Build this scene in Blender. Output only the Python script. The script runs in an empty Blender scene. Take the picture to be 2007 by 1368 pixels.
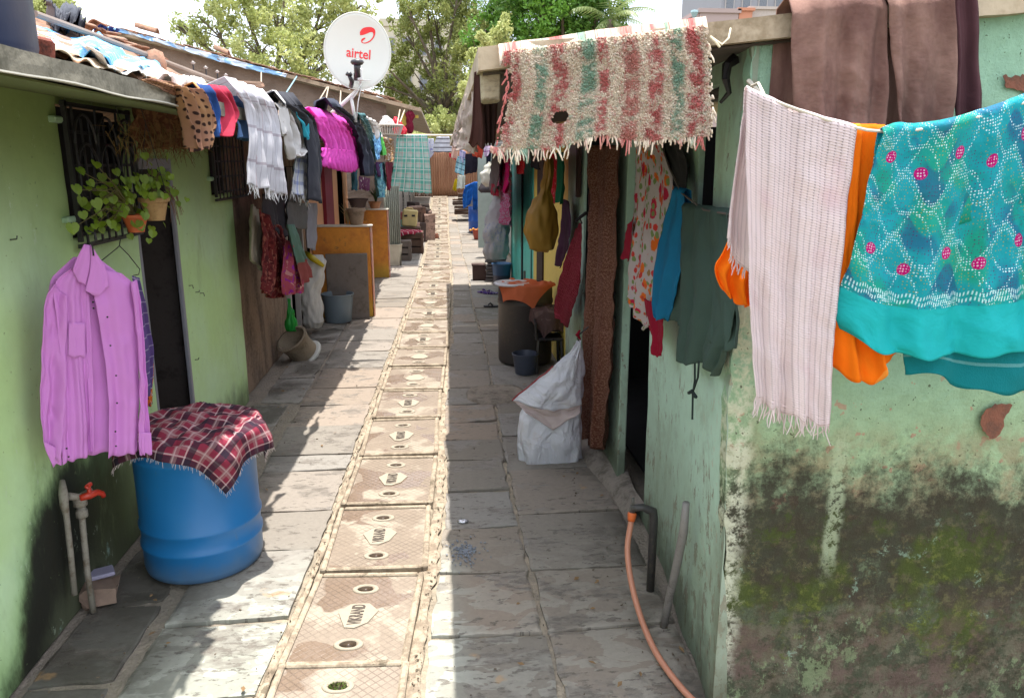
import bpy, math, random
from mathutils import Vector, Matrix, noise
R=math.radians; PI=math.pi
random.seed(7)
scene=bpy.context.scene; COL=scene.collection
# ---------------- camera geometry (photo 2007x1368) ----------------
FPX=1500.; EYE=2.0
PHI=math.atan(366/FPX); TH=math.atan(135*math.cos(PHI)/FPX)
cR=Vector((math.cos(TH),-math.sin(TH),0)); cF=Vector((math.sin(TH)*math.cos(PHI),math.cos(TH)*math.cos(PHI),-math.sin(PHI)))
cU=Vector((math.sin(TH)*math.sin(PHI),math.cos(TH)*math.sin(PHI),math.cos(PHI)))
CAM=Vector((0,0,EYE))
def at(px,py,pl):
    """point of the plane pl seen at photo pixel px,py; pl = ('X',v) | ('Y',v) | ('Z',v) | ((x0,y0),(x1,y1)) vertical | ('P',p0,n)"""
    d=cR*((px-1003.5)/FPX)-cU*((py-684)/FPX)+cF
    if pl[0] in('X','Y','Z'):
        n=Vector((pl[0]=='X',pl[0]=='Y',pl[0]=='Z')); p0=n*pl[1]
    elif pl[0]=='P': p0,n=Vector(pl[1]),Vector(pl[2])
    else:
        a=Vector((*pl[0],0));b=Vector((*pl[1],0)); t=b-a; n=Vector((-t.y,t.x,0)); p0=a
    return CAM+d*((p0-CAM).dot(n)/d.dot(n))
def ss(a,b,x):
    t=max(0,min(1,(x-a)/(b-a))); return t*t*(3-2*t)
def ground_z(y): return .72*ss(20,30,y)
def nz(x,y,z=0,s=1.): return noise.noise(Vector((x*s,y*s,z*s)))
# ---------------- tagging ----------------
def tag(o,label=None,cat=None,group=None,kind=None):
    if label:o['label']=label
    if cat:o['category']=cat
    if group:o['group']=group
    if kind:o['kind']=kind
    return o
def thing(name,loc,label,cat,group=None):
    o=bpy.data.objects.new(name,None); COL.objects.link(o); o.location=loc; o.empty_display_size=.1
    return tag(o,label,cat,group)
def wloc(o):
    v=Vector(o.location)
    while o.parent: o=o.parent; v+=Vector(o.location)
    return v
def copy_tree(o,parent=None):
    c=o.copy(); COL.objects.link(c); c.parent=parent
    for ch in list(o.children): copy_tree(ch,c)
    return c
# ---------------- mesh builder (world coordinates) ----------------
class MB:
    def __init__(s): s.v=[];s.f=[];s.uv=[];s.has=False
    def add(s,vs,fs,uvs=None):
        b=len(s.v); s.v+= [Vector(v) for v in vs]; s.f+=[tuple(i+b for i in f) for f in fs]
        if uvs: s.has=True; s.uv+=list(uvs)
        else: s.uv+=[(v[0]+v[1],v[2]) for v in vs]
        return s
    def box(s,c,d,rz=0,M=None,b=0.0,jit=0):
        x,y,z=d[0]/2,d[1]/2,d[2]/2
        if b<=0:
            vs=[(sx*x,sy*y,sz*z) for sx in(-1,1) for sy in(-1,1) for sz in(-1,1)]
            fs=[(0,1,3,2),(4,6,7,5),(0,4,5,1),(2,3,7,6),(0,2,6,4),(1,5,7,3)]
        else:
            b=min(b,x*.9,y*.9,z*.9); vs=[];fs=[]
            idx={}
            for sx in(-1,1):
                for sy in(-1,1):
                    for sz in(-1,1):
                        for a in range(3):
                            p=[sx*x,sy*y,sz*z]
                            for k in range(3):
                                if k!=a: p[k]-=[sx,sy,sz][k]*b
                            idx[(sx,sy,sz,a)]=len(vs); vs.append(tuple(p))
            I=lambda *k:idx[k]
            S=((-1,-1),(1,-1),(1,1),(-1,1))
            for g in(-1,1):
                fs.append(tuple(I(g,p,q,0) for p,q in S)); fs.append(tuple(I(p,g,q,1) for p,q in S)); fs.append(tuple(I(p,q,g,2) for p,q in S))
            for p in(-1,1):
                for q in(-1,1):
                    fs.append((I(-1,p,q,1),I(1,p,q,1),I(1,p,q,2),I(-1,p,q,2)))
                    fs.append((I(p,-1,q,0),I(p,1,q,0),I(p,1,q,2),I(p,-1,q,2)))
                    fs.append((I(p,q,-1,0),I(p,q,1,0),I(p,q,1,1),I(p,q,-1,1)))
                    for r in(-1,1): fs.append((I(p,q,r,0),I(p,q,r,1),I(p,q,r,2)))
        m=M if M is not None else Matrix.Rotation(rz,4,'Z')
        c=Vector(c)
        s.add([m@Vector([q+random.uniform(-jit,jit) for q in v])+c for v in vs],fs); return s
    def tube(s,pts,r,n=8,cap=True):
        pts=[Vector(p) for p in pts]; rs=r if isinstance(r,(list,tuple)) else [r]*len(pts)
        vs=[];fs=[];up=None
        for i,p in enumerate(pts):
            t=(pts[min(i+1,len(pts)-1)]-pts[max(i-1,0)]).normalized()
            if up is None:
                up=t.orthogonal().normalized()
            up=(up-t*up.dot(t)).normalized(); w=t.cross(up)
            for k in range(n):
                a=2*PI*k/n; vs.append(p+(up*math.cos(a)+w*math.sin(a))*rs[i])
        for i in range(len(pts)-1):
            for k in range(n):
                a=i*n+k;b=i*n+(k+1)%n; fs.append((a,b,b+n,a+n))
        if cap: fs.append(tuple(range(n-1,-1,-1))); fs.append(tuple((len(pts)-1)*n+k for k in range(n)))
        s.add(vs,fs); return s
    def lathe(s,prof,c,n=32,sx=1,sy=1,wob=0,M=None):
        vs=[];fs=[];c=Vector(c)
        for j,(r,z) in enumerate(prof):
            for k in range(n):
                a=2*PI*k/n; rr=r*(1+wob*nz(math.cos(a)*1.5,math.sin(a)*1.5,z*6))
                v=Vector((rr*math.cos(a)*sx,rr*math.sin(a)*sy,z)); vs.append((M@v if M else v)+c)
        for j in range(len(prof)-1):
            for k in range(n):
                a=j*n+k;b=j*n+(k+1)%n; fs.append((a,b,b+n,a+n))
        if prof[0][0]>1e-4: fs.append(tuple(range(n-1,-1,-1)))
        if prof[-1][0]>1e-4: fs.append(tuple((len(prof)-1)*n+k for k in range(n)))
        s.add(vs,fs); return s
    def prism(s,poly,d):
        """polygon (3D points) extruded by vector d"""
        n=len(poly);d=Vector(d); poly=[Vector(p) for p in poly]
        s.add(poly+[p+d for p in poly],[tuple(range(n-1,-1,-1)),tuple(range(n,2*n))]+[(i,(i+1)%n,n+(i+1)%n,n+i) for i in range(n)]); return s
    def grid(s,fn,nu,nv,uvf=None,skip=None):
        vs=[];uv=[];fs=[]
        for j in range(nv+1):
            for i in range(nu+1):
                u,v=i/nu,j/nv; vs.append(fn(u,v)); uv.append(uvf(u,v) if uvf else (u,v))
        for j in range(nv):
            for i in range(nu):
                if skip and skip((i+.5)/nu,(j+.5)/nv): continue
                a=j*(nu+1)+i; fs.append((a,a+1,a+nu+2,a+nu+1))
        s.add(vs,fs,uv); return s
    def build(s,name,mat,parent=None,smooth=False,solid=0,loc=None,auto=None,world=True):
        me=bpy.data.meshes.new(name)
        if parent is not None: org=wloc(parent) if world else Vector((0,0,0))
        elif loc is not None: org=Vector(loc)
        else:
            xs=[v.x for v in s.v];ys=[v.y for v in s.v];zs=[v.z for v in s.v]
            org=Vector(((min(xs)+max(xs))/2,(min(ys)+max(ys))/2,min(zs)))
        me.from_pydata([v-org for v in s.v],[],s.f)
        uvl=me.uv_layers.new(name='UVMap')
        for l in me.loops: uvl.data[l.index].uv=s.uv[l.vertex_index]
        for m in (mat if isinstance(mat,list) else [mat]): me.materials.append(m)
        if smooth:
            for p in me.polygons:p.use_smooth=True
            if auto:
                try: me.set_sharp_from_angle(angle=R(auto))
                except Exception: pass
        me.update()
        o=bpy.data.objects.new(name,me); COL.objects.link(o)
        if parent is not None: o.parent=parent
        else: o.location=org
        if solid:
            md=o.modifiers.new('thickness','SOLIDIFY'); md.thickness=solid; md.offset=0
        return o
def text_mesh(txt,size,M,extr=.001,bold=0):
    cu=bpy.data.curves.new('lettering','FONT'); cu.body=txt; cu.size=size; cu.extrude=extr; cu.align_x='CENTER'; cu.align_y='CENTER'; cu.offset=bold; cu.resolution_u=3
    o=bpy.data.objects.new('tmp_text',cu); COL.objects.link(o)
    dg=bpy.context.evaluated_depsgraph_get(); me=bpy.data.meshes.new_from_object(o.evaluated_get(dg))
    b=MB(); b.add([M(v.co) for v in me.vertices],[tuple(p.vertices) for p in me.polygons])
    bpy.data.objects.remove(o); bpy.data.curves.remove(cu); bpy.data.meshes.remove(me)
    return b
# ---------------- node expressions ----------------
class S:
    T=None
    def __init__(s,k): s.k=k
    def __add__(a,b): return m_('ADD',a,b)
    def __radd__(a,b): return m_('ADD',b,a)
    def __sub__(a,b): return m_('SUBTRACT',a,b)
    def __rsub__(a,b): return m_('SUBTRACT',b,a)
    def __mul__(a,b): return m_('MULTIPLY',a,b)
    def __rmul__(a,b): return m_('MULTIPLY',b,a)
    def __truediv__(a,b): return m_('DIVIDE',a,b)
    def __lt__(a,b): return m_('LESS_THAN',a,b)
    def __gt__(a,b): return m_('GREATER_THAN',a,b)
def put(sock,x):
    if isinstance(x,S): S.T.links.new(x.k,sock)
    elif isinstance(x,(tuple,list)): sock.default_value=(*x,1) if len(x)==3 and len(sock.default_value)==4 else x
    else: sock.default_value=x
def m_(op,*a):
    n=S.T.nodes.new('ShaderNodeMath'); n.operation=op
    for i,x in enumerate(a): put(n.inputs[i],x)
    return S(n.outputs[0])
def fract(x): return m_('FRACT',x)
def sin(x): return m_('SINE',x)
def floor(x): return m_('FLOOR',x)
def ab(x): return m_('ABSOLUTE',x)
def mx(a,b): return m_('MAXIMUM',a,b)
def mn(a,b): return m_('MINIMUM',a,b)
def sq(x): return m_('SQRT',x)
def sstep(a,b,x):
    n=S.T.nodes.new('ShaderNodeMapRange'); n.interpolation_type='SMOOTHSTEP'
    put(n.inputs[0],x); n.inputs[1].default_value=a; n.inputs[2].default_value=b; return S(n.outputs[0])
def mix(a,b,f):
    n=S.T.nodes.new('ShaderNodeMix'); n.data_type='RGBA'; put(n.inputs[0],f); put(n.inputs[6],a); put(n.inputs[7],b); return S(n.outputs[2])
def mult(a,f):
    n=S.T.nodes.new('ShaderNodeMix'); n.data_type='RGBA'; n.blend_type='MULTIPLY'; n.inputs[0].default_value=1; put(n.inputs[6],a)
    c=S.T.nodes.new('ShaderNodeCombineColor')
    for i in range(3): put(c.inputs[i],f)
    S.T.links.new(c.outputs[0],n.inputs[7]); return S(n.outputs[2])
def vec(x,y,z=0.):
    n=S.T.nodes.new('ShaderNodeCombineXYZ'); put(n.inputs[0],x);put(n.inputs[1],y);put(n.inputs[2],z); return S(n.outputs[0])
def noi(v,scale,detail=3,rough=.55,dist=0):
    n=S.T.nodes.new('ShaderNodeTexNoise'); put(n.inputs['Vector'],v); n.inputs['Scale'].default_value=scale; n.inputs['Detail'].default_value=detail
    n.inputs['Roughness'].default_value=rough; n.inputs['Distortion'].default_value=dist; return S(n.outputs[0])
def voro(v,scale,out=0,feat='F1',rnd=1):
    n=S.T.nodes.new('ShaderNodeTexVoronoi'); n.feature=feat; put(n.inputs['Vector'],v); n.inputs['Scale'].default_value=scale; n.inputs['Randomness'].default_value=rnd; return S(n.outputs[out])
def uvm():
    n=S.T.nodes.new('ShaderNodeUVMap'); s=S.T.nodes.new('ShaderNodeSeparateXYZ'); S.T.links.new(n.outputs[0],s.inputs[0])
    return S(n.outputs[0]),S(s.outputs[0]),S(s.outputs[1])
def pos():
    n=S.T.nodes.new('ShaderNodeNewGeometry'); s=S.T.nodes.new('ShaderNodeSeparateXYZ'); S.T.links.new(n.outputs[0],s.inputs[0])
    return S(n.outputs[0]),S(s.outputs[0]),S(s.outputs[1]),S(s.outputs[2])
def rndo():
    n=S.T.nodes.new('ShaderNodeObjectInfo'); return S(n.outputs['Random'])
MATS={}
def mat(name,fn,rough=.85,transl=0,metal=0,spec=.5,bump=.3,bdist=.01,alpha=None):
    """fn() -> colour or (colour, bump height, roughness)"""
    if name in MATS: return MATS[name]
    m=bpy.data.materials.new(name); m.use_nodes=True; nt=m.node_tree; S.T=nt; nt.nodes.clear()
    out=nt.nodes.new('ShaderNodeOutputMaterial'); p=nt.nodes.new('ShaderNodeBsdfPrincipled')
    r=fn(); c,h,ro=(r+(None,None))[:3] if isinstance(r,tuple) and not isinstance(r[0],(int,float)) else (r,None,None)
    put(p.inputs['Base Color'],c); put(p.inputs['Roughness'],ro if ro is not None else rough); p.inputs['Metallic'].default_value=metal
    p.inputs['Specular IOR Level'].default_value=spec
    if h is not None:
        b=nt.nodes.new('ShaderNodeBump'); b.inputs['Strength'].default_value=bump; b.inputs['Distance'].default_value=bdist; put(b.inputs['Height'],h)
        nt.links.new(b.outputs[0],p.inputs['Normal'])
    sh=p.outputs[0]
    if transl:
        t=nt.nodes.new('ShaderNodeBsdfTranslucent'); put(t.inputs[0],c); x=nt.nodes.new('ShaderNodeMixShader'); x.inputs[0].default_value=transl
        nt.links.new(sh,x.inputs[1]); nt.links.new(t.outputs[0],x.inputs[2]); sh=x.outputs[0]
    nt.links.new(sh,out.inputs[0]); MATS[name]=m; return m
def srgb(r,g,b):
    f=lambda c:(c/255/12.92 if c/255<=.04045 else ((c/255+.055)/1.055)**2.4)
    return (f(r),f(g),f(b))
def plain(name,col,rough=.6,var=.25,scale=8,metal=0,bump=.15,transl=0,spec=.5,bdist=.004):
    def fn():
        P,x,y,z=pos(); n=noi(P,scale,4); n2=noi(P,scale*6,3)
        c=mult(col,1-var+var*1.6*n); return c,n*.5+n2*.5,sstep(0,1,n)*.2+(rough-.1)
    return mat(name,fn,rough,transl,metal,spec,bump,bdist)
def dirty(name,col,dirt,amt=.5,rough=.6,scale=5,bump=.3,metal=0,streak=1.,spec=.5):
    def fn():
        P,x,y,z=pos(); n=noi(vec(x,y,z*streak),scale,6,.65); n2=noi(P,scale*7,4)
        f=sstep(.62-amt*.35,.75-amt*.2,n*.7+n2*.3); c=mix(col,dirt,f*.9); return mult(c,.85+.3*n2),n2,f*.2+rough
    return mat(name,fn,rough,0,metal,spec,bump,.006)
# ---------------- cloth colour functions (u,v metres) ----------------
def wrink(u,v,k=1.): 
    return noi(vec(u*1.0,v*.5,0.),9*k,5,.55,.9)*1.1+noi(vec(u,v),45,3)*.3
def cl_solid(col,var=.2):
    def fn():
        _,u,v=uvm(); n=noi(vec(u,v),7,3); return mult(col,1-var+2*var*n),wrink(u,v),None
    return fn
def cl_plaid(base,bands,var=.1):
    """bands: (axis 0|1, period, offset, width fraction, colour, strength)"""
    def fn():
        _,u,v=uvm(); c=base
        for a,p,o,w,col,st in bands:
            t=fract((u if a==0 else v)*(1/p)+o); c=mix(c,col,(t<w)*st)
        n=noi(vec(u,v),9,3); return mult(c,1-var+2*var*n),wrink(u,v)+noi(vec(u,v),220,1)*.3,None
    return fn
def cl_dots(base,dot,s,r=.3,rnd=.25,base2=None):
    def fn():
        _,u,v=uvm(); d=voro(vec(u,v),1/s,0,'F1',rnd); c=mix(base,base2,sstep(.4,.6,noi(vec(u,v),5,2))) if base2 else base
        return mix(c,dot,sstep(r+.05,r-.05,d)),wrink(u,v),None
    return fn
def cl_print(base,cols,s=.05,th=.42,var=.15):
    def fn():
        _,u,v=uvm(); c=base
        for i,col in enumerate(cols):
            n=noi(vec(u+i*3.7,v-i*1.9),1/s,2,.5,.8); c=mix(c,col,sstep(1-th,1.03-th,n))
        n=noi(vec(u,v),7,3); return mult(c,1-var+2*var*n),wrink(u,v),None
    return fn
def C(name,fn,transl=.25,rough=.9,bump=.35): return mat(name,fn,rough,transl,0,.2,bump*1.2,.016)
# ---------------- cloth geometry ----------------
def poly_at(pts,t):
    L=[0]
    for a,b in zip(pts,pts[1:]): L.append(L[-1]+(b-a).length)
    d=t*L[-1]
    for i in range(len(pts)-1):
        if d<=L[i+1] or i==len(pts)-2:
            k=(d-L[i])/max(1e-9,L[i+1]-L[i]); return pts[i].lerp(pts[i+1],min(1,k))
def smooth_poly(pts,n=2):
    for _ in range(n):
        q=[pts[0]]
        for a,b in zip(pts,pts[1:]): q+=[a.lerp(b,.25),a.lerp(b,.75)]
        pts=q+[pts[-1]]
    return pts
def cloth(name,label,cat,pl,L,Rr,m,top=None,bot=None,folds=4,amp=.02,back=.25,nu=44,nv=44,n0=.3,seed=None,fringe=None,fm=None,group=None,over=.03,hem=.006,skip=None,parent=None,off=0,solid=.003,ragged=0,lean=0,build=True,sm=2,crump=None):
    """a hanging cloth: outline given on plane pl, folds displaced along the plane's normal, its back part falling behind the line it hangs on"""
    crump=max(.014,amp*.9) if crump is None else crump
    sd=seed if seed is not None else sum(map(ord,label or name))%97
    rs=random.Random(sd)
    cv=lambda ps:smooth_poly([at(x,y,pl) for x,y in ps],sm)
    Lc,Rc=cv(L),cv(Rr); Tc=cv([L[0]]+(top or [])+[Rr[0]]); Bc=cv([L[-1]]+(bot or [])+[Rr[-1]])
    a,b,c=Tc[0],Tc[-1],Bc[0].lerp(Bc[-1],.5)
    n=(b-a).cross(c-a)
    if n.length<1e-9: n=Vector((0,1,0))
    n.normalize()
    if n.dot(CAM-a)<0:n=-n
    W=(Rc[len(Rc)//2]-Lc[len(Lc)//2]).length; H=(poly_at(Lc,1)-poly_at(Lc,0)).length*.5+(Rc[-1]-Rc[0]).length*.5
    W=max(W,(b-a).length,(Bc[-1]-Bc[0]).length)
    ph=[rs.uniform(0,6.28) for _ in range(6)]; fr=[folds*(1+rs.uniform(-.15,.15)),folds*2.1*(1+rs.uniform(-.2,.2)),folds*.5]
    def disp(u,v):
        g=n0+(1-n0)*min(1,max(v,0))
        w=.12*math.sin(v*3+ph[3])+.06*nz(u*2+sd,v*1.5)
        s=math.sin(2*PI*fr[0]*(u+w*.4)+ph[0])+.35*math.sin(2*PI*fr[1]*(u+w*.3)+ph[1])+.5*math.sin(2*PI*fr[2]*u+ph[2]+v*1.5)
        q=nz(u*W*5,v*H*4,sd)*.5; return amp*g*s+.5*amp*nz(u*W*9+sd,v*H*9,sd)+crump*(.9*(.25-abs(nz(u*W*7+q,v*H*5-q,sd+3)))+.5*(.2-abs(nz(u*W*16-q*2,v*H*12+q,sd+7))))+lean*max(v,0)
    def P(u,v):
        if v>=0:
            p=Lc_(v)*(1-u)+Rc_(v)*u+T_(u)*(1-v)+B_(u)*v-(a*(1-u)*(1-v)+b*u*(1-v)+Bc[0]*(1-u)*v+Bc[-1]*u*v)
            p=p+n*(disp(u,v)+off)
            if ragged and (v>.98 or u<.02 or u>.98): p=p+Vector((nz(u*30,v*30,sd)*ragged,0,nz(u*40,v*30,sd+5)*ragged))
            if v>.97: p.z+=hem*math.sin(u*folds*9+ph[4])
            return p
        t=-v # 0..1 over the rod and behind
        p=T_(u)+n*(disp(u,0)+off)
        if t<.3:
            q=t/.3*PI; return p-n*over*(1-math.cos(q))*.5+Vector((0,0,over*.5*math.sin(q)))
        return p-n*(over+disp(u,0)*.5+.2*disp(1-u,t)*t)-Vector((0,0,(t-.3)/.7*back))
    cache={}
    def mk(c,k):
        def f(t):
            key=(k,round(t,5))
            if key not in cache: cache[key]=poly_at(c,t)
            return cache[key]
        return f
    Lc_,Rc_,T_,B_=mk(Lc,0),mk(Rc,1),mk(Tc,2),mk(Bc,3)
    nb=8 if back else 0; tot=nv+nb
    v2=lambda j:(j*tot-nb)/nv if j*tot>nb else ((j*tot-nb)/nb if nb else 0)
    mb=MB()
    mb.grid(lambda u,j:P(u,v2(j)),nu,tot,lambda u,j:(u*W,(1-v2(j))*H if v2(j)>=0 else H-v2(j)*back),(lambda u,j:skip(u,v2(j))) if skip else None)
    if not build: return mb,P
    o=mb.build(name,m,parent,True,solid)
    if cat: tag(o,label,cat,group)
    if fringe:
        ln,cnt=fringe; fb=MB()
        for i in range(cnt):
            u=(i+.5+rs.uniform(-.3,.3))/cnt; p=P(min(max(u,0),1),.995); l=ln*rs.uniform(.6,1.2); q=[p]
            dx=Vector((rs.uniform(-1,1),rs.uniform(-1,1),0))*ln*.35
            for k in (1,2,3): q.append(p+dx*(k/3)**1.5+Vector((rs.uniform(-1,1),rs.uniform(-1,1),0))*ln*.06-Vector((0,0,l*k/3)))
            fb.tube(q,[.0022,.0022,.0018,.001],4,False)
        fb.build('fringe',fm or m,o)
    return o
# -------- wall with openings --------
def wallmesh(A,Z,holes,fpos,name,m,parent,back=True,step=.08):
    def subdiv(lo,hi,extra):
        s={lo,hi}|{e for e in extra if lo<e<hi}; s=sorted(s); out=[s[0]]
        for p,q in zip(s,s[1:]):
            k=max(1,int(round((q-p)/step))); out+=[p+(q-p)*i/k for i in range(1,k+1)]
        return out
    a=subdiv(*A,[h for H in holes for h in H[:2]]); z=subdiv(*Z,[h for H in holes for h in H[2:]])
    ex=lambda i,j:0<=i<len(a)-1 and 0<=j<len(z)-1 and not any(H[0]<(a[i]+a[i+1])/2<H[1] and H[2]<(z[j]+z[j+1])/2<H[3] for H in holes)
    idx={};vs=[];fs=[]
    def V_(i,j,s):
        if (i,j,s) not in idx: idx[(i,j,s)]=len(vs); vs.append(fpos(a[i],z[j],s))
        return idx[(i,j,s)]
    for i in range(len(a)-1):
        for j in range(len(z)-1):
            if not ex(i,j): continue
            fs.append((V_(i,j,0),V_(i+1,j,0),V_(i+1,j+1,0),V_(i,j+1,0)))
            fs.append((V_(i,j,1),V_(i,j+1,1),V_(i+1,j+1,1),V_(i+1,j,1)))
            for (di,dj,p,q) in((-1,0,(i,j),(i,j+1)),(1,0,(i+1,j),(i+1,j+1)),(0,-1,(i,j),(i+1,j)),(0,1,(i,j+1),(i+1,j+1))):
                if not ex(i+di,j+dj): fs.append((V_(*p,0),V_(*q,0),V_(*q,1),V_(*p,1)))
    mb=MB(); mb.add(vs,fs); return mb.build(name,m,parent,False)
# =============== world, sun, camera ===============
w=bpy.data.worlds.new('World'); scene.world=w; w.use_nodes=True
sun_dir=Vector((.045,.15,1)).normalized()
el=math.asin(sun_dir.z); az=math.atan2(sun_dir.x,sun_dir.y)
nt=w.node_tree; S.T=nt; bg=nt.nodes['Background']
sky=nt.nodes.new('ShaderNodeTexSky'); sky.sky_type='NISHITA'; sky.sun_disc=False; sky.sun_elevation=el; sky.sun_rotation=az
sky.air_density=1.0; sky.dust_density=4.0; sky.ozone_density=1.0; sky.altitude=10
tc=nt.nodes.new('ShaderNodeTexCoord'); cl=noi(S(tc.outputs['Generated']),2.2,6,.6,.3)
put(bg.inputs['Color'],mix(S(sky.outputs[0]),(9.,9.5,10.4),sstep(.25,.6,cl)*.8)); bg.inputs['Strength'].default_value=.15
L=bpy.data.lights.new('sun','SUN'); L.energy=4.1; L.angle=R(.55); L.color=(1,.955,.88)
lo=bpy.data.objects.new('sun',L); COL.objects.link(lo); lo.rotation_euler=sun_dir.to_track_quat('Z','Y').to_euler(); lo.location=(0,0,30)
cd=bpy.data.cameras.new('camera'); cam=bpy.data.objects.new('camera',cd); COL.objects.link(cam); scene.camera=cam
cam.location=CAM; cam.rotation_euler=(PI/2-PHI,0,-TH); cd.lens=FPX/2007*36; cd.sensor_width=36; cd.clip_end=3000; cd.clip_start=.05
vs_=scene.view_settings; vs_.view_transform='Standard'; vs_.look='None'; vs_.exposure=1.15; vs_.gamma=1
scene.cycles.max_bounces=8; scene.cycles.diffuse_bounces=5; scene.cycles.transmission_bounces=4

# =============== ground and paving ===============
def f_soil():
    P,x,y,z=pos(); n=noi(P,.6,5); return mix((.20,.15,.10),(.10,.11,.05),n),noi(P,9,4),None
m_soil=mat('earth',f_soil,.95)
def interp(T,y):
    if y<=T[0][0]: return T[0][1]
    for (a,p),(b,q) in zip(T,T[1:]):
        if y<=b: return p+(q-p)*(y-a)/(b-a)
    return T[-1][1]
DR=[(0,-.26),(2.75,-.195),(3.4,-.15),(4.2,-.108),(5.8,-.08),(9.1,.03),(14,.1),(20,.1),(30,.12)]
DL=[(0,-.78),(2.79,-.715),(3.47,-.668),(4.25,-.65),(5.85,-.62),(9.17,-.55),(14,-.46),(20,-.45),(30,-.42)]
g=MB()
ys=[-60,-20,-5,0]+[i*.8 for i in range(1,60)]+[60,90,150,300,900,2500]
xs=[-2500,-600,-200,-60,-20,-8,-4,-2,0,2,4,8,20,60,200,600,2500]
vs=[(x,y,ground_z(y)-.035) for y in ys for x in xs]; nx_=len(xs)
g.add(vs,[(j*nx_+i,j*nx_+i+1,(j+1)*nx_+i+1,(j+1)*nx_+i) for j in range(len(ys)-1) for i in range(nx_-1)])
tag(g.build('ground',m_soil,loc=(0,0,-.035)),kind='structure')
def f_mortar():
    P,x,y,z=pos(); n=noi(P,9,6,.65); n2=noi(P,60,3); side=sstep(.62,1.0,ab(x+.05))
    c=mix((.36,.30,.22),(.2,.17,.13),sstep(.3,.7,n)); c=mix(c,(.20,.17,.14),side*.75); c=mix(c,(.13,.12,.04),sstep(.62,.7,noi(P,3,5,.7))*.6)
    return mult(c,.75+.5*n2),n*.6+n2*.6,None
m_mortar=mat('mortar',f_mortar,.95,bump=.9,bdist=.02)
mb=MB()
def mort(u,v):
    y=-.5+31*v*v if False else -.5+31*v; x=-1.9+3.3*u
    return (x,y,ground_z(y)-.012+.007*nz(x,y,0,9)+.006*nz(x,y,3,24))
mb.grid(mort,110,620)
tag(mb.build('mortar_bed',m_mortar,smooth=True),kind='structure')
def f_slab():
    P,x,y,z=pos(); _,u,v=uvm()
    c=mix((.225,.195,.16),(.285,.265,.24),u); c=mix(c,(.34,.26,.20),sstep(.6,1.,v)*.6)
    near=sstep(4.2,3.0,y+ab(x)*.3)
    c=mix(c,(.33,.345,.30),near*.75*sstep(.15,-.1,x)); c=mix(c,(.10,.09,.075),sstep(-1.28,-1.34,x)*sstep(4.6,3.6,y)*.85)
    warp=noi(P,3,3); n=noi(vec(x*1.,y*1.9,warp),2.6,7,.62); fl=noi(vec(x*.9,y*2.2,1.),16,6,.7)
    damp=sstep(.52,.60,n); flake=sstep(.545,.57,fl*.62+n*.38)
    pal=sstep(.50,.515,noi(vec(x,y*1.8,5.),5,3,.5,.7))
    c=mix(c,(.50,.51,.45),pal*near*.6*sstep(-1.36,-1.28,x)*(.35+.65*sstep(.2,-.1,x)))                       # pale worn skin on the nearest slates
    c=mix(c,(.10,.085,.07),flake*.72); c=mix(c,(.20,.175,.15),damp*.6)
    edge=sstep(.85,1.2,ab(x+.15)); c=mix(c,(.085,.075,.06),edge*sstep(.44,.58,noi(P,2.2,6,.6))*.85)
    c=mix(c,(.45,.27,.12),sstep(.68,.73,noi(vec(x,y,9.),4,4))*.5)
    rough=.86-damp*.42-edge*.1-pal*near*.1
    return mult(c,.72+.26*noi(P,40,3)),fl*.7-flake*.4-damp*.15+noi(P,90,2)*.15,rough
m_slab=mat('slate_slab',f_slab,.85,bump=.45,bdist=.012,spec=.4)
rs=random.Random(4)
sl=MB()
def slab(c4,z0):
    cx=sum(p[0] for p in c4)/4; cy=sum(p[1] for p in c4)/4; tl=(rs.uniform(-.006,.006),rs.uniform(-.005,.005)); uv=(rs.random(),rs.random())
    n=9
    def fn(u,v):
        x=(c4[0][0]*(1-u)+c4[1][0]*u)*(1-v)+(c4[3][0]*(1-u)+c4[2][0]*u)*v; y=(c4[0][1]*(1-u)+c4[1][1]*u)*(1-v)+(c4[3][1]*(1-u)+c4[2][1]*u)*v
        e=min(u,1-u,v,1-v)
        if e<=1e-6:
            k=.012*nz(x,y,1,11)+.006*nz(x,y,2,37); x+=k*(1 if u<.5 else -1)*(u in(0,1)); y+=k*(1 if v<.5 else -1)*(v in(0,1))
            zz=-.004
        else: zz=.003*nz(x,y,0,6)
        return (x,y,ground_z(y)+z0+zz+(x-cx)*tl[0]+(y-cy)*tl[1])
    b0=len(sl.v); us=[0,.03]+[i/n for i in range(1,n)]+[.97,1]
    vs=[fn(u,v) for v in us for u in us]; k=len(us); fs=[(j*k+i,j*k+i+1,(j+1)*k+i+1,(j+1)*k+i) for j in range(k-1) for i in range(k-1)]
    ring=[i for i in range(k)]+[j*k+k-1 for j in range(1,k)]+[(k-1)*k+i for i in range(k-2,-1,-1)]+[j*k for j in range(k-2,0,-1)]
    low=[(vs[i][0],vs[i][1],vs[i][2]-.022) for i in ring]; base=len(vs); vs+=low
    m=len(ring); fs+=[(ring[i],ring[(i+1)%m],base+(i+1)%m,base+i) for i in range(m)]
    sl.add(vs,fs,[uv]*len(vs))
def strip(xa,xb,joints,zo=.006,drop=0):
    for a,b in zip(joints,joints[1:]):
        if rs.random()<drop: continue
        gp=rs.uniform(.004,.012); k=rs.uniform(-.03,.03); j=lambda:rs.uniform(-.006,.006)
        slab([(xa(a)+gp+j(),a+gp+k+j()),(xb(a)-gp+j(),a+gp-k+j()),(xb(b)-gp+j(),b-gp+j()*2),(xa(b)+gp+j(),b-gp+j()*2)],zo+rs.uniform(-.005,.006))
def cuts(a,b,lo,hi):
    o=[a]
    while o[-1]<b: o.append(o[-1]+rs.uniform(lo,hi))
    return o
dl=lambda y:interp(DL,y); dr=lambda y:interp(DR,y)
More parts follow.
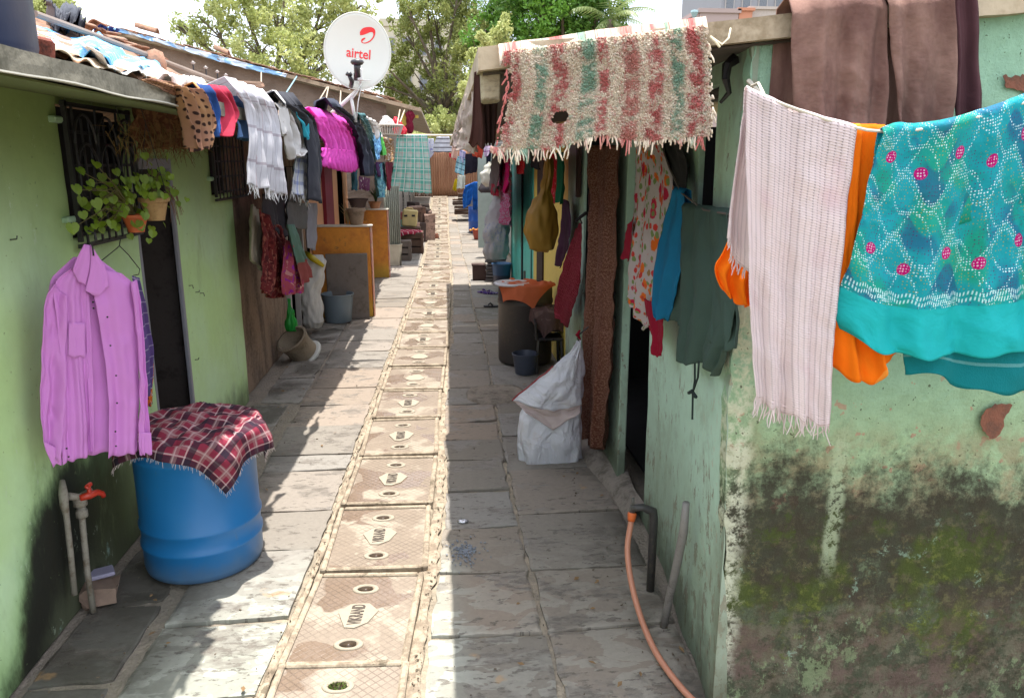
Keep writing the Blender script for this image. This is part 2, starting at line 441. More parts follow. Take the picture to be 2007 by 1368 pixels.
strip(lambda y:dr(y)+.075 if y<5.2 else dr(y)+.03,lambda y:.40+.02*math.sin(y),[1.5,2.2,2.93,3.45,3.95,4.45,4.95,5.35,5.75,6.2,6.7,7.3]+cuts(7.9,30,.5,.8))
strip(lambda y:.405+.02*math.sin(y),lambda y:1.0 if y<14 else 1.25,[1.4,2.15,2.95,3.47,4.1,4.75,5.4,5.95]+cuts(6.6,30,.55,.9))
strip(lambda y:-1.28+.02*math.sin(y*2) if y<3.9 else -1.25,lambda y:dl(y)-.045,[1.3,2.1,2.62,3.13,3.78,4.25,4.86,5.15,5.75,6.3,6.8,7.5]+cuts(8.2,30,.5,.85))
strip(lambda y:-1.67,lambda y:-1.345,[1.6,2.35,2.76,3.32,3.9,4.5,5.15,5.8,6.4],-.004)
strip(lambda y:-1.62 if y<14 else -1.5,lambda y:-1.26,cuts(6.4,30,.55,.95),.004)
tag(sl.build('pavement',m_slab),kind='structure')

# =============== drain covers ===============
def f_cover():
    P,x,y,z=pos(); _,u,v=uvm(); r=rndo()
    a=fract((u+v)*24); b=fract((u-v)*24); g=mx(sstep(.80,.9,a),sstep(.80,.9,b)); wear=sstep(.36,.62,noi(P,5,4)); line=g*(.25+.75*wear)
    wet=sstep(.54,.57,noi(P,2.9,3,.5,.5)); c=mix((.235,.185,.14),(.27,.22,.175),r); c=mix(c,(.20,.14,.10),wet*.8); c=mix(c,(.44,.39,.31),sstep(.5,.6,noi(P,3.1,5,.7))*(1-wet)*.5)
    c=mix(c,(.12,.09,.07),line*.55); c=mult(c,.7+.4*noi(P,22,5,.7))
    return c,noi(P,50,3)*.5-line*1.2,.85-wet*.62
m_cover=mat('cover_concrete',f_cover,.85,bump=.5,bdist=.006)
def f_frame():
    P,x,y,z=pos(); n=noi(P,14,6,.7); c=mix((.40,.33,.245),(.23,.18,.13),sstep(.42,.6,n)); c=mix(c,(.10,.08,.05),sstep(.60,.64,noi(P,5,6,.75))*.7); return mult(c,.66+.46*noi(P,70,3)),n,None
m_frame=mat('cover_frame_concrete',f_frame,.95,bump=.7,bdist=.01)
m_hole=plain('wet_dark_hole',(.07,.045,.03),.35,.3)
m_badge=plain('badge_cement',(.33,.285,.22),.85,.25,30)
m_ink=plain('dark_lettering',(.07,.055,.045),.9,.2)
def make_cover():
    t=thing('drain_cover',(0,0,0),None,'drain cover','drain covers laid in a row down the alley')
    W,Lh=.245,.355
    fr=MB()
    for sx in(-1,1): fr.box((sx*(W-.013),0,.008),(.026,2*Lh-.004,.05),b=.006,jit=.0015)
    for sy in(-1,1): fr.box((0,sy*(Lh-.013),.0082),(2*W-.054,.026,.0495),b=.006,jit=.0015)
    fr.build('frame',m_frame,t)
    pl=MB(); x0,y0=W-.027,Lh-.027
    pl.grid(lambda u,v:((u*2-1)*x0,(v*2-1)*y0,.021+.002*nz(u*5,v*7)),24,34,lambda u,v:(u*x0*2,v*y0*2),lambda u,v:any(math.hypot((u*2-1)*x0,(v*2-1)*y0-s*.215)<.028 for s in(-1,1)))
    plo=pl.build('plate',m_cover,t)
    for s in(-1,1):
        MB().lathe([(.029,.018),(.031,.027),(.038,.029),(.046,.027),(.049,.018)],(0,s*.215,0),28,1.25,.85,.05).build('lifting_ring',m_badge,t,True)
        MB().lathe([(.031,.0235),(.024,.018),(.0,.013)],(0,s*.215,0),20,1.2,.85,.3).build('lifting_hole',m_hole,t,True)
    bd=MB(); hexp=[(-.085,.02),(-.045,.085),(.035,.09),(.082,.03),(.05,-.06),(.0,-.1),(-.04,-.095)]
    bd.prism([(x,y,.0215) for x,y in hexp],(0,0,.005)); bo=bd.build('badge',m_badge,t)
    text_mesh('VIKRAND',.058,lambda c:(-c.y*1.35-.003,c.x*.62+0.002,.0272+c.z*.6),.0015,.0012).build('lettering',m_ink,bo)
    return t
cy=[2.40,3.10,3.85,4.62,5.40,6.20]
while cy[-1]<29: cy.append(cy[-1]+.79)
proto=make_cover(); n_c=len(cy)
ords=['cut off by the bottom edge, moss in its hole','nearest whole one, wet with a pale lettered badge','second whole one, damp along its near end','third whole one, dry and pale with two holes','fourth whole one between the sack and the drum','fifth whole one, level with the foot of the sack']
for i,y in enumerate(cy):
    o=proto if i==0 else copy_tree(proto)
    x=(dl(y)+dr(y))/2+.01; o.location=(x,y,ground_z(y)+.004+random.uniform(0,.008)); a=math.atan2(dl(y+.4)-dl(y-.4),.8)
    o.rotation_euler=(math.atan2(ground_z(y+.3)-ground_z(y-.3),.6)+random.uniform(-.006,.006),random.uniform(-.01,.01),-a+random.uniform(-.02,.02))
    o.scale=((dr(y)-dl(y))/.49,1.0+.05*(i>2),1)
    if i>5 and random.random()<.4: o.rotation_euler.z+=PI; o.rotation_euler.x*=-1
    if i>5 and random.random()<.45:
        for ch in list(o.children_recursive):
            if ch.name.startswith('lettering'): bpy.data.objects.remove(ch)
    if i<6: o['label']='concrete drain cover '+ords[i]
    else: o['label']='small distant concrete drain cover in the sunlit middle row of the alley'
# moss in the nearest hole
random.seed(3); mb=MB()
for i in range(160):
    a=random.uniform(0,6.28);r=.036*math.sqrt(random.random()); p=Vector(((dl(2.40)+dr(2.40))/2+.01+r*1.25*math.cos(a),2.40+.215+r*.8*math.sin(a)*.9,.03)); q=Vector((random.uniform(-1,1),random.uniform(-1,1),1)).normalized()*.012
    s=Vector((random.uniform(-1,1),random.uniform(-1,1),0))*.005; mb.add([p-s,p+s,p+q],[(0,1,2)])
tag(mb.build('moss',plain('moss_green',(.10,.16,.02),.9,.4)),kind='stuff')
# rough cement lips beside the covers
for nm,fx,side in(('mortar_strip',lambda y:dr(y)+.035,1),('mortar_strip',lambda y:dl(y)-.022,-1)):
    mb=MB()
    def lip(u,v,fx=fx):
        y=1.6+12*v; a=u*PI; wd=.8*(.038 if side>0 else .02)*(1+.8*nz(0,y,side,3)+.6*nz(0,y,side+4,13)); return (fx(y)-math.cos(a)*wd+.008*nz(u,y,2,8),y,-.001+.009*math.sin(a)*(1+1.2*nz(u*2,y,side,7))+.004*nz(u*9,y,0,30))
    mb.grid(lip,8,700); tag(mb.build(nm,m_frame,smooth=True),kind='structure')
# round stone lid on the right side
t=thing('manhole_lid',(.42,6.45,0),'worn rounded stone manhole lid set proud of the shaded paving','manhole lid')
m_lid=dirty('lid_stone',(.22,.18,.14),(.08,.065,.05),.5,.7,9,.6)
def lidp(u,v):
    a=u*2*PI; k=min(1,.02+v); rr=(abs(math.cos(a))**3+abs(math.sin(a))**3)**(-1/3)
    r=.27*(1-k)*rr*(1+.04*nz(math.cos(a)*2,math.sin(a)*2)); return (.42+r*math.cos(a),6.45+r*1.0*math.sin(a),.03+.003*nz(r*9,a)-(.03 if v<.02 else 0)-(.008 if k>.25 else 0))
MB().grid(lidp,48,14).build('lid',m_lid,t,True)
# =============== walls ===============
def f_green_left():
    P,x,y,z=pos(); n=noi(P,1.3,4); n2=noi(vec(x,y,z*.5),7,6,.65)
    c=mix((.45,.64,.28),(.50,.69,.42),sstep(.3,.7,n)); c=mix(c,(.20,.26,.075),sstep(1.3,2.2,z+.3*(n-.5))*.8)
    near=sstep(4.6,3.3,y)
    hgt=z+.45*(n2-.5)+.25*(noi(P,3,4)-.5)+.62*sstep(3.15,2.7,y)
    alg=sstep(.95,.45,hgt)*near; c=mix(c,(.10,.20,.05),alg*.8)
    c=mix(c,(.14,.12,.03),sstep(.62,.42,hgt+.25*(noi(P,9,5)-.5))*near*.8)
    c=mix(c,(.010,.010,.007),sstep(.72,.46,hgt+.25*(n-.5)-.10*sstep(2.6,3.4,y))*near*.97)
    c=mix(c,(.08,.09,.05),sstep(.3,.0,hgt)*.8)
    c=mix(c,(.33,.52,.46),sstep(.66,.72,noi(P,4,5,.6))*near*sstep(.9,.5,z)*.6)
    spk=sstep(.70,.73,noi(P,38,2)); c=mix(c,(.10,.13,.06),spk*.5)
    c=mix(c,(.26,.34,.15),sstep(.56,.75,noi(vec(x,y,z*.35),3.5,6,.7))*.5); c=mix(c,(.50,.60,.45),sstep(.62,.66,noi(vec(x,y,z*.6),9,6,.75))*.35)
    return mult(c,.92+.16*noi(P,16,4)),n2*.5+noi(P,24,4)*.35,None
def f_green_side():
    P,x,y,z=pos(); n2=noi(vec(x,y*1.2,z*.55),15,6,.75); n=noi(P,1.6,4)
    c=mix((.41,.58,.47),(.47,.64,.53),n)
    pe=sstep(.60,.62,n2+.05*sstep(1.2,.2,z)+.06*(n-.5)); pe=pe*sstep(.46,.58,noi(P,2.3,3)+.15*sstep(1.3,.2,z)); c=mix(c,(.24,.20,.16),pe*.8); c=mix(c,(.30,.36,.28),sstep(.5,.62,noi(vec(x,y,z*.7),5,6,.75))*.45)
    c=mix(c,(.46,.43,.34),sstep(.60,.62,noi(vec(x,y,z*.6),21,4,.7))*sstep(2.9,2.4,y)*.8)
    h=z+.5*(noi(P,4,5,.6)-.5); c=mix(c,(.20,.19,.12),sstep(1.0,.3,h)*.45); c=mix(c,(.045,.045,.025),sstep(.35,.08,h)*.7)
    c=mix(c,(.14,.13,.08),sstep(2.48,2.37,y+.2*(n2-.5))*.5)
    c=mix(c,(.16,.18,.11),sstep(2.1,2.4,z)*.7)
    return mult(c,.9+.2*noi(P,18,4)),noi(P,26,4)*.35-pe*.6,None
def f_green_gable():
    P,x,y,z=pos(); w=noi(P,2.2,5,.6); f=noi(P,30,6,.75); g=noi(P,8,6,.7)
    c=mix((.26,.44,.30),(.32,.49,.36),w); c=mix(c,(.30,.40,.22),sstep(1.45,1.05,z+.3*(w-.5))*.8)
    c=mix(c,(.17,.15,.06),sstep(.48,.70,g)*sstep(1.6,1.2,z)*.6*sstep(1.45,1.1,x))
    c=mix(c,(.42,.22,.16),sstep(.635,.65,noi(P,11,3,.6))*sstep(1.45,1.2,z)*.75)
    c=mix(c,(.27,.22,.13),sstep(1.2,.95,z)*sstep(.40,.6,g)*.8)
    h=z+.06*(x-1.3)+.75*(w-.5)+.55*(f-.5)+.5*(g-.5)+.4*(noi(vec(x*1.,1.,z*.18),12,4,.6)-.5)
    dk=sstep(1.12,.78,h)*sstep(.22,.55,h+.3*(g-.5)+.1); c=mix(c,(.032,.026,.017),dk*.95)
    c=mix(c,(.11,.10,.05),sstep(.9,.6,h)*sstep(.52,.62,f)*.7)
    lo_=sstep(.46,.28,h); c=mix(c,mix((.11,.085,.06),(.035,.03,.018),sstep(.42,.56,noi(P,12,6,.8))),lo_*.9); c=mix(c,(.20,.25,.13),lo_*sstep(.54,.60,noi(vec(x,y,z*.7),7,6,.8))*.7)
    ms=sstep(.72,.60,h)*sstep(.28,.44,h)*sstep(.40,.58,noi(P,5,5,.6)); c=mix(c,mix((.055,.075,.012),(.11,.135,.02),sstep(.50,.66,f)),ms*.8)
    c=mix(c,(.25,.36,.26),sstep(.60,.66,noi(P,8.5,6,.8))*sstep(.95,.6,z)*.6)
    c=mix(c,(.13,.085,.07),sstep(.50,.62,noi(P,4,6,.75))*sstep(.55,.25,z)*.7)
    st=sstep(.040,.015,ab(x-1.335+.05*(g-.5)))*sstep(1.25,1.05,z)*sstep(.5,.7,z)*sstep(.42,.52,f); c=mix(c,(.36,.42,.27),st*.65)
    cr=sstep(1.04,.97,x+.10*(noi(P,9,5,.7)-.5))*sstep(2.0,1.75,z)*sstep(.45,.55,f*.5+g*.5); c=mix(c,(.56,.57,.43),cr*.8)
    pit=sstep(.69,.71,noi(P,60,2)); c=mix(c,(.04,.035,.02),pit*.75)
    return mult(c,.7+.6*f),f*1.1+g*.6-pit*.8,None
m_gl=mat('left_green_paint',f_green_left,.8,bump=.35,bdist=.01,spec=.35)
m_gs=mat('peeling_green_paint',f_green_side,.8,bump=.4,bdist=.012,spec=.3)
m_gg=mat('mouldy_green_plaster',f_green_gable,.9,bump=.8,bdist=.015,spec=.25)
m_conc=dirty('grey_concrete',(.17,.155,.115),(.07,.065,.045),.5,.9,6,.5)
m_dark=plain('dark_interior',(.015,.013,.015),.95,.2)  # near-black colour stands in for the shade of unlit rooms and openings
m_iron=plain('black_iron',(.018,.016,.018),.5,.3,20)
m_grey_wood=plain('grey_painted_wood',(.22,.22,.25),.6,.2,12)
m_tile=dirty('terracotta_tile',(.36,.18,.11),(.16,.11,.08),.72,.85,9,.6)
m_brown_wall=dirty('grimy_brown_wall',(.26,.18,.12),(.08,.055,.04),.6,.9,5,.6,streak=.3)
m_peach=plain('peach_paint',(.72,.38,.20),.75,.1,4); m_maroon=plain('maroon_paint',(.20,.008,.03),.6,.15,6)
m_yellow=dirty('yellow_door_paint',(.85,.66,.14),(.45,.32,.08),.2,.55,5,.2); m_turq=dirty('turquoise_door_paint',(.10,.66,.55),(.06,.35,.30),.25,.5,6,.2)
def lwall(X,wv=.006):
    def f(a,z,s):
        d=0 if s else wv*nz(a,z,2,2.3)+.0025*nz(a,z,5,11)
        return (X-.02*s+d,a,z)
    return f
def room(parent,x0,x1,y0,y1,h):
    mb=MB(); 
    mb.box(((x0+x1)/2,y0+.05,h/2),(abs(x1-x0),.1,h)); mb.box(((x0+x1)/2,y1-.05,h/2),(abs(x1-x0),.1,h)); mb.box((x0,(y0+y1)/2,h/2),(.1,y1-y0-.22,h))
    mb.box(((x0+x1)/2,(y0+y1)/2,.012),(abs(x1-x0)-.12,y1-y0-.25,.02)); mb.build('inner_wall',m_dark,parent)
def tiled_roof(parent,x0,z0,x1,z1,y0,y1,name='roof'):
    mb=MB(); n=int((y1-y0)/.024); rows=int(abs(x1-x0)/.06)
    def f(u,v):
        x=x0+(x1-x0)*u; y=y0+(y1-y0)*v; r=(u*rows*.06/.28)
        z=z0+(z1-z0)*u+.028*abs(math.sin(y*PI/.2+.5*math.floor(r)))+.02*(1-(r%1))+.012*nz(x,y,0,2.5)
        return (x,y+.02*nz(math.floor(r)*3.1,0),z)
    mb.grid(f,rows,n)
    mb.box(((x0+x1)/2-.12,(y0+y1)/2,(z0+z1)/2-.03),(math.hypot(x1-x0,z1-z0)*.90,y1-y0-.02,.03),M=Matrix.Rotation(-math.atan2(z1-z0,x1-x0),4,'Y'))
    # far slope
    mb.box((x1-(x0-x1)/2+.02,(y0+y1)/2,(z0+z1)/2-.03),(math.hypot(x1-x0,z1-z0),y1-y0,.05),M=Matrix.Rotation(-math.atan2(z0-z1,x1-x0),4,'Y')*1)
    return mb.build(name,m_tile,parent)
def eave(parent,x0,x1,y0,y1,z0,z1,m=m_conc):
    mb=MB()
    def f(a,z,s): return None
    n=int((y1-y0)/.06)
    ring=[(x0,z0),(x0,(z0+z1)/2),(x0,z1),(x1,z1+.12),(x1,z0+.12)]
    vs=[];fs=[]
    for j in range(n+1):
        y=y0+(y1-y0)*j/n
        for k,(x,z) in enumerate(ring):
            q=.006 if k<3 else 0
            vs.append((x+q*nz(y,k,0,5),y,z+(.5*q)*nz(y,k,3,7)+(.012*nz(y,0,9,.9) if k<3 else 0)))
    for j in range(n):
        for k in range(5): a=j*5+k;b=j*5+(k+1)%5; fs.append((a,b,b+5,a+5))
    fs+=[(0,1,2,3,4),tuple(n*5+k for k in(4,3,2,1,0))]
    mb.add(vs,fs); return mb.build('eave_slab',m,parent)
# ---- left green house ----
XL=-1.71
h1=thing('green_house',(-2.6,3.2,0),'pale green plastered house on the left with two barred windows and an open dark doorway','house')
def wy(px,py=300,X=XL): return at(px,py,('X',X)).y
w1=(wy(120),wy(245),at(135,470,('X',XL)).z,at(120,205,('X',XL)).z); w2=(wy(407),wy(467),at(410,384,('X',XL)).z,at(410,262,('X',XL)).z)
d1=(wy(286,600),wy(363,600),.02,2.02)
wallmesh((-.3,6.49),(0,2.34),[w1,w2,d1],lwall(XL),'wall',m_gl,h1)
room(h1,-4.6,XL-.06,-.3,6.49,2.3)
eave(h1,-1.0,-1.95,-.4,6.45,2.203,2.262)
mb=MB(); mb.prism([(-1.03,-.39,2.198),(-1.73,-.39,2.286),(-1.73,-.39,2.292),(-1.03,-.39,2.204)],(0,6.83,0)); mb.build('soffit',plain('olive_soffit',(.11,.13,.045),.9,.4,3),h1)  # wall green darkened on this sheet, so bounced light leaves the underside shaded
mb=MB(); mb.tube([(-.990,y_,2.204+.004*math.sin(y_*9)) for y_ in [i*.12 for i in range(3,30)]],.0035,5); mb.build('edge_wire',plain('pale_wire',(.45,.43,.36),.7),h1)
tiled_roof(h1,-1.15,2.28,-3.6,3.28,-.4,6.5)
# door frame and its open leaf
df=h1; mb=MB()
for y in(d1[0]+.015,d1[1]-.015): mb.box((XL-.01,y,1.01),(.024,.035,2.02),b=.004)
mb.box((XL-.01,(d1[0]+d1[1])/2,1.99),(.048,d1[1]-d1[0]-.1,.06)); mb.build('door_frame',m_grey_wood,h1)
MB().box((XL-.42,d1[1]-.02,1.0),(.75,.04,1.95),rz=.25,b=.004).build('inner_door',dirty('dim_door_wood',(.022,.014,.011),(.01,.006,.005),.4,.7,6),h1)
def grille(parent,wn,fancy):
    y0,y1,z0,z1=wn; X=XL+.035; mb=MB()
    for z in([z0+.02,z0+.30*(z1-z0),z0+.55*(z1-z0),z0+.8*(z1-z0)]): mb.box((X,(y0+y1)/2,z),(.012,y1-y0,.014))
    n=9
    for i in range(n):
        y=y0+(y1-y0)*(i+.5)/n; top=z1-.06 if fancy and i%3 else z1-.01
        mb.box((X+.014,y,(z0-.03+top)/2),(.008,.012,top-z0+.03))
    for z in(z0-.035,z1): mb.box((X,(y0+y1)/2,z),(.02,y1-y0+.03,.018))
    for y in(y0,y1): mb.box((X,y,(z0+z1)/2),(.02,.018,z1-z0+.03))
    if fancy:
        for k in range(3):
            yc=y0+(y1-y0)*(k+.5)/3; r=(y1-y0)/6.6
            for zc in (z1-.17,z1-.30): mb.tube([(X+.026,yc+r*math.cos(a*PI/8),zc+r*1.2*math.sin(a*PI/8)) for a in range(9)],.007,5)
            for s in(-1,1): mb.tube([(X+.026,yc+s*r,z1-.17),(X+.026,yc+s*r*.95,z1-.36),(X+.026,yc+s*r*.3,z1-.5)],.006,5)
    return mb
for wn,fancy in((w1,True),(w2,False)):
    y0,y1,z0,z1=wn; wo=MB()
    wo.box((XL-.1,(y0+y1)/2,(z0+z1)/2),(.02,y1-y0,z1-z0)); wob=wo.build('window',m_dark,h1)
    grille(h1,wn,fancy).build('grille',m_iron,wob)
    cb=MB()
    for z in([z1-.07,z0+.09] if fancy else [z0+.12]): cb.box((XL+.01,y0-.03,z),(.04,.10,.028),b=.006,jit=.002)
    cb.build('wall_cleat',plain('green_painted_cleat',(.34,.50,.33),.7,.2),wob)
# ---- left row behind ----
h2=thing('brown_house',(-2.6,8.3,0),'narrow grimy brown walled house between the left green house and the orange parapets','house')
d2=(8.55,9.55,.02,1.95)
wallmesh((6.5,10.1),(0,2.3),[d2],lwall(-1.76,.02),'wall',m_brown_wall,h2); room(h2,-4.6,-1.83,6.5,10.1,2.3)
eave(h2,-1.02,-1.95,6.46,10.1,2.19,2.245); tiled_roof(h2,-1.2,2.27,-3.6,3.15,6.5,10.12)
mb=MB()
for y in(8.58,9.1,9.52): mb.box((-1.74,y,.98),(.06,.06 if y!=9.1 else .04,1.93),b=.004)
mb.build('door_frame',plain('pale_grey_post',(.38,.36,.34),.7,.3),h2)
h3=thing('peach_house',(-2.6,12.1,0),'peach painted house with a maroon pilaster behind the orange parapets','house')
wallmesh((10.12,14.2),(0,2.35),[(12.9,13.7,.05,1.9)],lwall(-1.72),'wall',m_peach,h3,step=.3); room(h3,-4.6,-1.79,10.12,14.2,2.3)
MB().box((-1.70,wy(643,400,-1.7),1.1),(.06,(wy(651,400,-1.7)-wy(636,400,-1.7)),2.2)).build('pilaster',m_maroon,h3)
eave(h3,-1.0,-1.95,10.11,14.1,2.17,2.225); tiled_roof(h3,-1.2,2.25,-3.6,3.1,10.13,14.2)
# ---- orange parapets ----
def f_or():
    P,x,y,z=pos(); n=noi(P,5,6,.65); c=mix((.66,.26,.035),(.50,.17,.03),sstep(.35,.7,n)); c=mix(c,(.20,.10,.04),sstep(.60,.70,noi(P,4,6,.7))*.7); c=mix(c,(.45,.33,.04),sstep(.35,.1,z)*.6)
    return mult(c,.85+.3*noi(P,30,4)),n,None
m_or=mat('orange_plaster',f_or,.85,bump=.5,bdist=.008)
m_pinkedge=dirty('pink_chipped_edge',(.62,.26,.20),(.60,.42,.30),.6,.9,14,.5)
for lab,Yw,x0,x1,zt in(('nearer orange plastered parapet wall with a grey stone slab leaning on it',10.12,-1.71,-.945,at(700,445,('Y',10.12)).z),('farther orange plastered parapet wall with flower pots on top',13.68,-1.71,-.98,at(740,412,('Y',13.68)).z)):
    t=thing('parapet_wall',((x0+x1)/2,Yw+.06,0),lab,'parapet wall','orange parapet walls')
    MB().box(((x0+x1)/2-.01,Yw+.06,zt/2),(x1-x0-.02,.12,zt),b=.008,jit=.003).build('wall',m_or,t)
    MB().box((x1-.008,Yw+.06,zt/2),(.018,.124,zt-.004),b=.006,jit=.003).build('edge',m_pinkedge,t)
    MB().box(((x0+x1)/2,Yw+.06,zt+.012),(x1-x0+.02,.15,.025),b=.006,jit=.003).build('coping',plain('pale_coping',(.62,.55,.45),.9,.2),t)
# ---- mud house with the long gable ----
h4=thing('mud_house',(-4,19,0),'long brown mud gabled house with a tarp edged roof rising behind the washing','house')
YG=16.0
gp=[at(x,y,('Y',YG)) for x,y in((200,62),(560,160),(800,218))]
f_mud=lambda:(lambda P,x,y,z,n:(mult(mix((.27,.20,.155),(.17,.12,.09),sstep(.35,.65,n)),.8+.4*noi(P,12,4)),noi(vec(x,y,z*2.5),5,6,.7),None))(*pos(),noi(pos()[0],1.5,5,.6))
m_mud=mat('mud_plaster',f_mud,.95,bump=1.,bdist=.06)
X0=gp[0].x; X1=-1.1
def gtop(x): 
    k=(x-gp[0].x)/(gp[2].x-gp[0].x); return gp[0].z+(gp[2].z-gp[0].z)*k
mb=MB()
mb.grid(lambda u,v:(X0+(X1-X0)*u,YG-.012*nz(u*30,v*8)-.02*nz(u*9,v*9,4),v*gtop(X0+(X1-X0)*u)),120,50)
mb.build('gable_wall',m_mud,h4)
wallmesh((YG+.01,29.8),(0,2.85),[(17,18,.1,1.9),(21,22,.1,1.9),(25,26,.1,1.9)],lwall(-1.1,.03),'wall',dirty('weathered_boards',(.30,.27,.23),(.14,.11,.09),.6,.9,4,.6,streak=.2),h4,step=.3)
MB().box(((X0+X1)/2,29.75,1.5),(X1-X0,.1,3)).build('inner_wall',m_dark,h4)
# sloping roof, eave over the alley
ev=at(826,222,('Y',YG)); dxr=(gp[0].z-ev.z)/(ev.x-gp[0].x); ang=math.atan(dxr)
c_=Vector(((gp[0].x+ev.x)/2,0,(gtop(gp[0].x)+ev.z)/2+.03))
Lr=(ev-gp[0]).length
RM=Matrix.Rotation(math.atan2(gp[0].z-ev.z,ev.x-gp[0].x),4,'Y')
MB().box((c_.x,22.8,c_.z+.02),(Lr,14,.03),M=RM).build('roof',dirty('roof_board',(.42,.34,.25),(.2,.15,.1),.4,.9,4),h4)
MB().box((c_.x,YG-.23,c_.z+.01),(Lr*1.0,.05,.07),M=RM).build('barge_board',dirty('weathered_timber',(.33,.25,.17),(.15,.1,.07),.5,.9,6),h4)
mb=MB(); random.seed(5)
for k in range(64):
    u=.03+.9*k/64; p=gp[0].lerp(ev,u); 
    for r_ in range(2):
        if random.random()<.25: continue
        mb.box((p.x,YG-.12+r_*.33+random.uniform(-.05,.05),p.z+.10+random.uniform(0,.035)),(.15,.3,.02),M=RM@Matrix.Rotation(random.uniform(-.12,.12),4,'Y')@Matrix.Rotation(random.uniform(-.3,.3),4,'Z'),b=.004)
mb.build('roof_tiles',m_tile,h4)
# orange chunk tiles at the ridge are separate pieces
for k,(px,py) in enumerate(((292,57),(438,100))):
    p=at(px,py,('Y',YG)); 
    mb=MB(); mb.grid(lambda u,v:(p.x+(u-.5)*(.38,.25)[k],p.y-.1+.09*math.cos(v*PI),p.z-.05+.09*math.sin(v*PI)-(u-.5)*.1),8,10)
    tag(mb.build('ridge_tile',m_tile,smooth=True,solid=.015),('long','short')[k]+' orange ridge tile lying on the blue edged mud house roof','roof tile','loose ridge tiles on the mud house roof')
# ---- right house: gable and slab ----
XR=1.12; YR=2.35
XWT=[(2.35,.925),(2.84,.995),(3.4,1.07),(4.2,1.10),(7,1.12)]
XW=lambda y:interp(XWT,y)
h5=thing('weathered_green_house',(2.6,5,0),'pale green house on the right with mouldy peeling walls and an overhanging concrete slab','house')
def slabz(x): return 2.252+.1125*(x-.11)
def flare(y,z): return .07*ss(1.2,0,z)*ss(2.9,2.35,y)
def rside(a,z,s):
    d=0 if s else .008*nz(a,z,1,2.2)+.003*nz(a,z,3,12)+flare(a,z)
    y=a
    if a<YR+.001 and not s: y=YR+.006*nz(z,1,1,9); d+=.012*nz(z,3,1,14)
    return (XW(max(y,YR))+.02*s+d,y,z)
D5=(wy(1261,900,1.08),wy(1212,900,1.08)); slot=(wy(1391,350,.97),wy(1351,350,.99),at(1370,412,('X',.98)).z,2.27); D5b=(wy(1187,700,1.1),wy(1135,700,1.1))
print('doors right',D5,slot,D5b)
wallmesh((YR,7.0),(0,2.40),[(D5[0],D5[1],.06,2.25),slot,(D5b[0],D5b[1],.06,2.25)],rside,'wall',m_gs,h5)
def gab(a,z,s):
    zz=z*(slabz(a)/2.40) if s<2 else z
    d=0 if s else .012*nz(a,z,7,1.8)+.006*nz(a,z,2,9)+.004*nz(a,z,4,28)
    x=a
    if a<=XW(YR)+.0001: x=XW(YR)+flare(YR,zz)+.012*nz(z,3,1,14)+.008*nz(z,1,1,2.2); d=-.006*nz(z,1,1,9)
    return (x,YR-d+.06*s,zz)
wallmesh((XW(YR),4.2),(0,2.40),[],gab,'gable_wall',m_gg,h5,step=.03)
room(h5,4.2,XR+.10,YR+.09,6.95,2.3)
sb=MB(); Y0=2.30; TH_=.062
def slabring(y,q): return [(.125+q,y,slabz(.125)),(4.3,y,slabz(4.3)),(4.3,y,slabz(4.3)+TH_),(.125+q,y,slabz(.125)+TH_)]
n=60; vs=[];fs=[]
for j in range(n+1):
    x=.105+(4.2-.105)*j/n
    for (y,dz) in((Y0,0),(Y0,TH_),(7.0,TH_),(7.0,0)): vs.append((x,y+(.008*nz(x,dz*9,1,6) if y==Y0 else 0),slabz(x)+dz+(.006*nz(x,dz*30,2,5) if y==Y0 else 0)))
for j in range(n):
    for k in range(4): a=j*4+k;b=j*4+(k+1)%4; fs.append((a,b,b+4,a+4))
fs+=[(0,1,2,3),(n*4+3,n*4+2,n*4+1,n*4)]
sb.add(vs,fs)
m_slabc=dirty('weathered_slab_concrete',(.46,.37,.26),(.20,.15,.09),.5,.9,5,.6)
sb.build('roof_slab',m_slabc,h5)
m_soffit_shade=plain('sooty_soffit',(.07,.055,.045),.95,.4,4)  # shade under the slab painted as a dark colour, against bounced light
MB().prism([(.12,2.34,slabz(.12)-.003),(1.6,2.34,slabz(1.6)-.003),(1.6,2.34,slabz(1.6)-.010),(.12,2.34,slabz(.12)-.010)],(0,4.6,0)).build('soffit',m_soffit_shade,h5)
# doors: frame post, open leaf, threshold step
mb=MB(); yj=D5[1]
mb.box((1.075,(wy(1187,600,1.06)+wy(1224,600,1.06))/2,1.13),(.05,wy(1187,600,1.06)-wy(1224,600,1.06)-.0,2.24),b=.006)
dl_=mb.build('door_leaf',m_gs,h5)
mb=MB(); mb.tube([(1.045,D5[1]+.09,1.22),(1.03,D5[1]+.09,1.19),(1.03,D5[1]+.09,1.08),(1.045,D5[1]+.09,1.05)],.007,6); mb.build('latch',m_iron,dl_)
mb=MB()
mb.grid(lambda u,v:(1.11-(.10+.10*ss(3.9,5.0,3.95+3*u))*v-.02*nz(u*9,v*3),3.95+3.0*u,.10*(1-v*v)+.012*nz(u*14,v*4)),60,10)
mb.build('step',dirty('worn_cement_step',(.24,.20,.17),(.09,.075,.06),.5,.85,6,.6),h5,True)
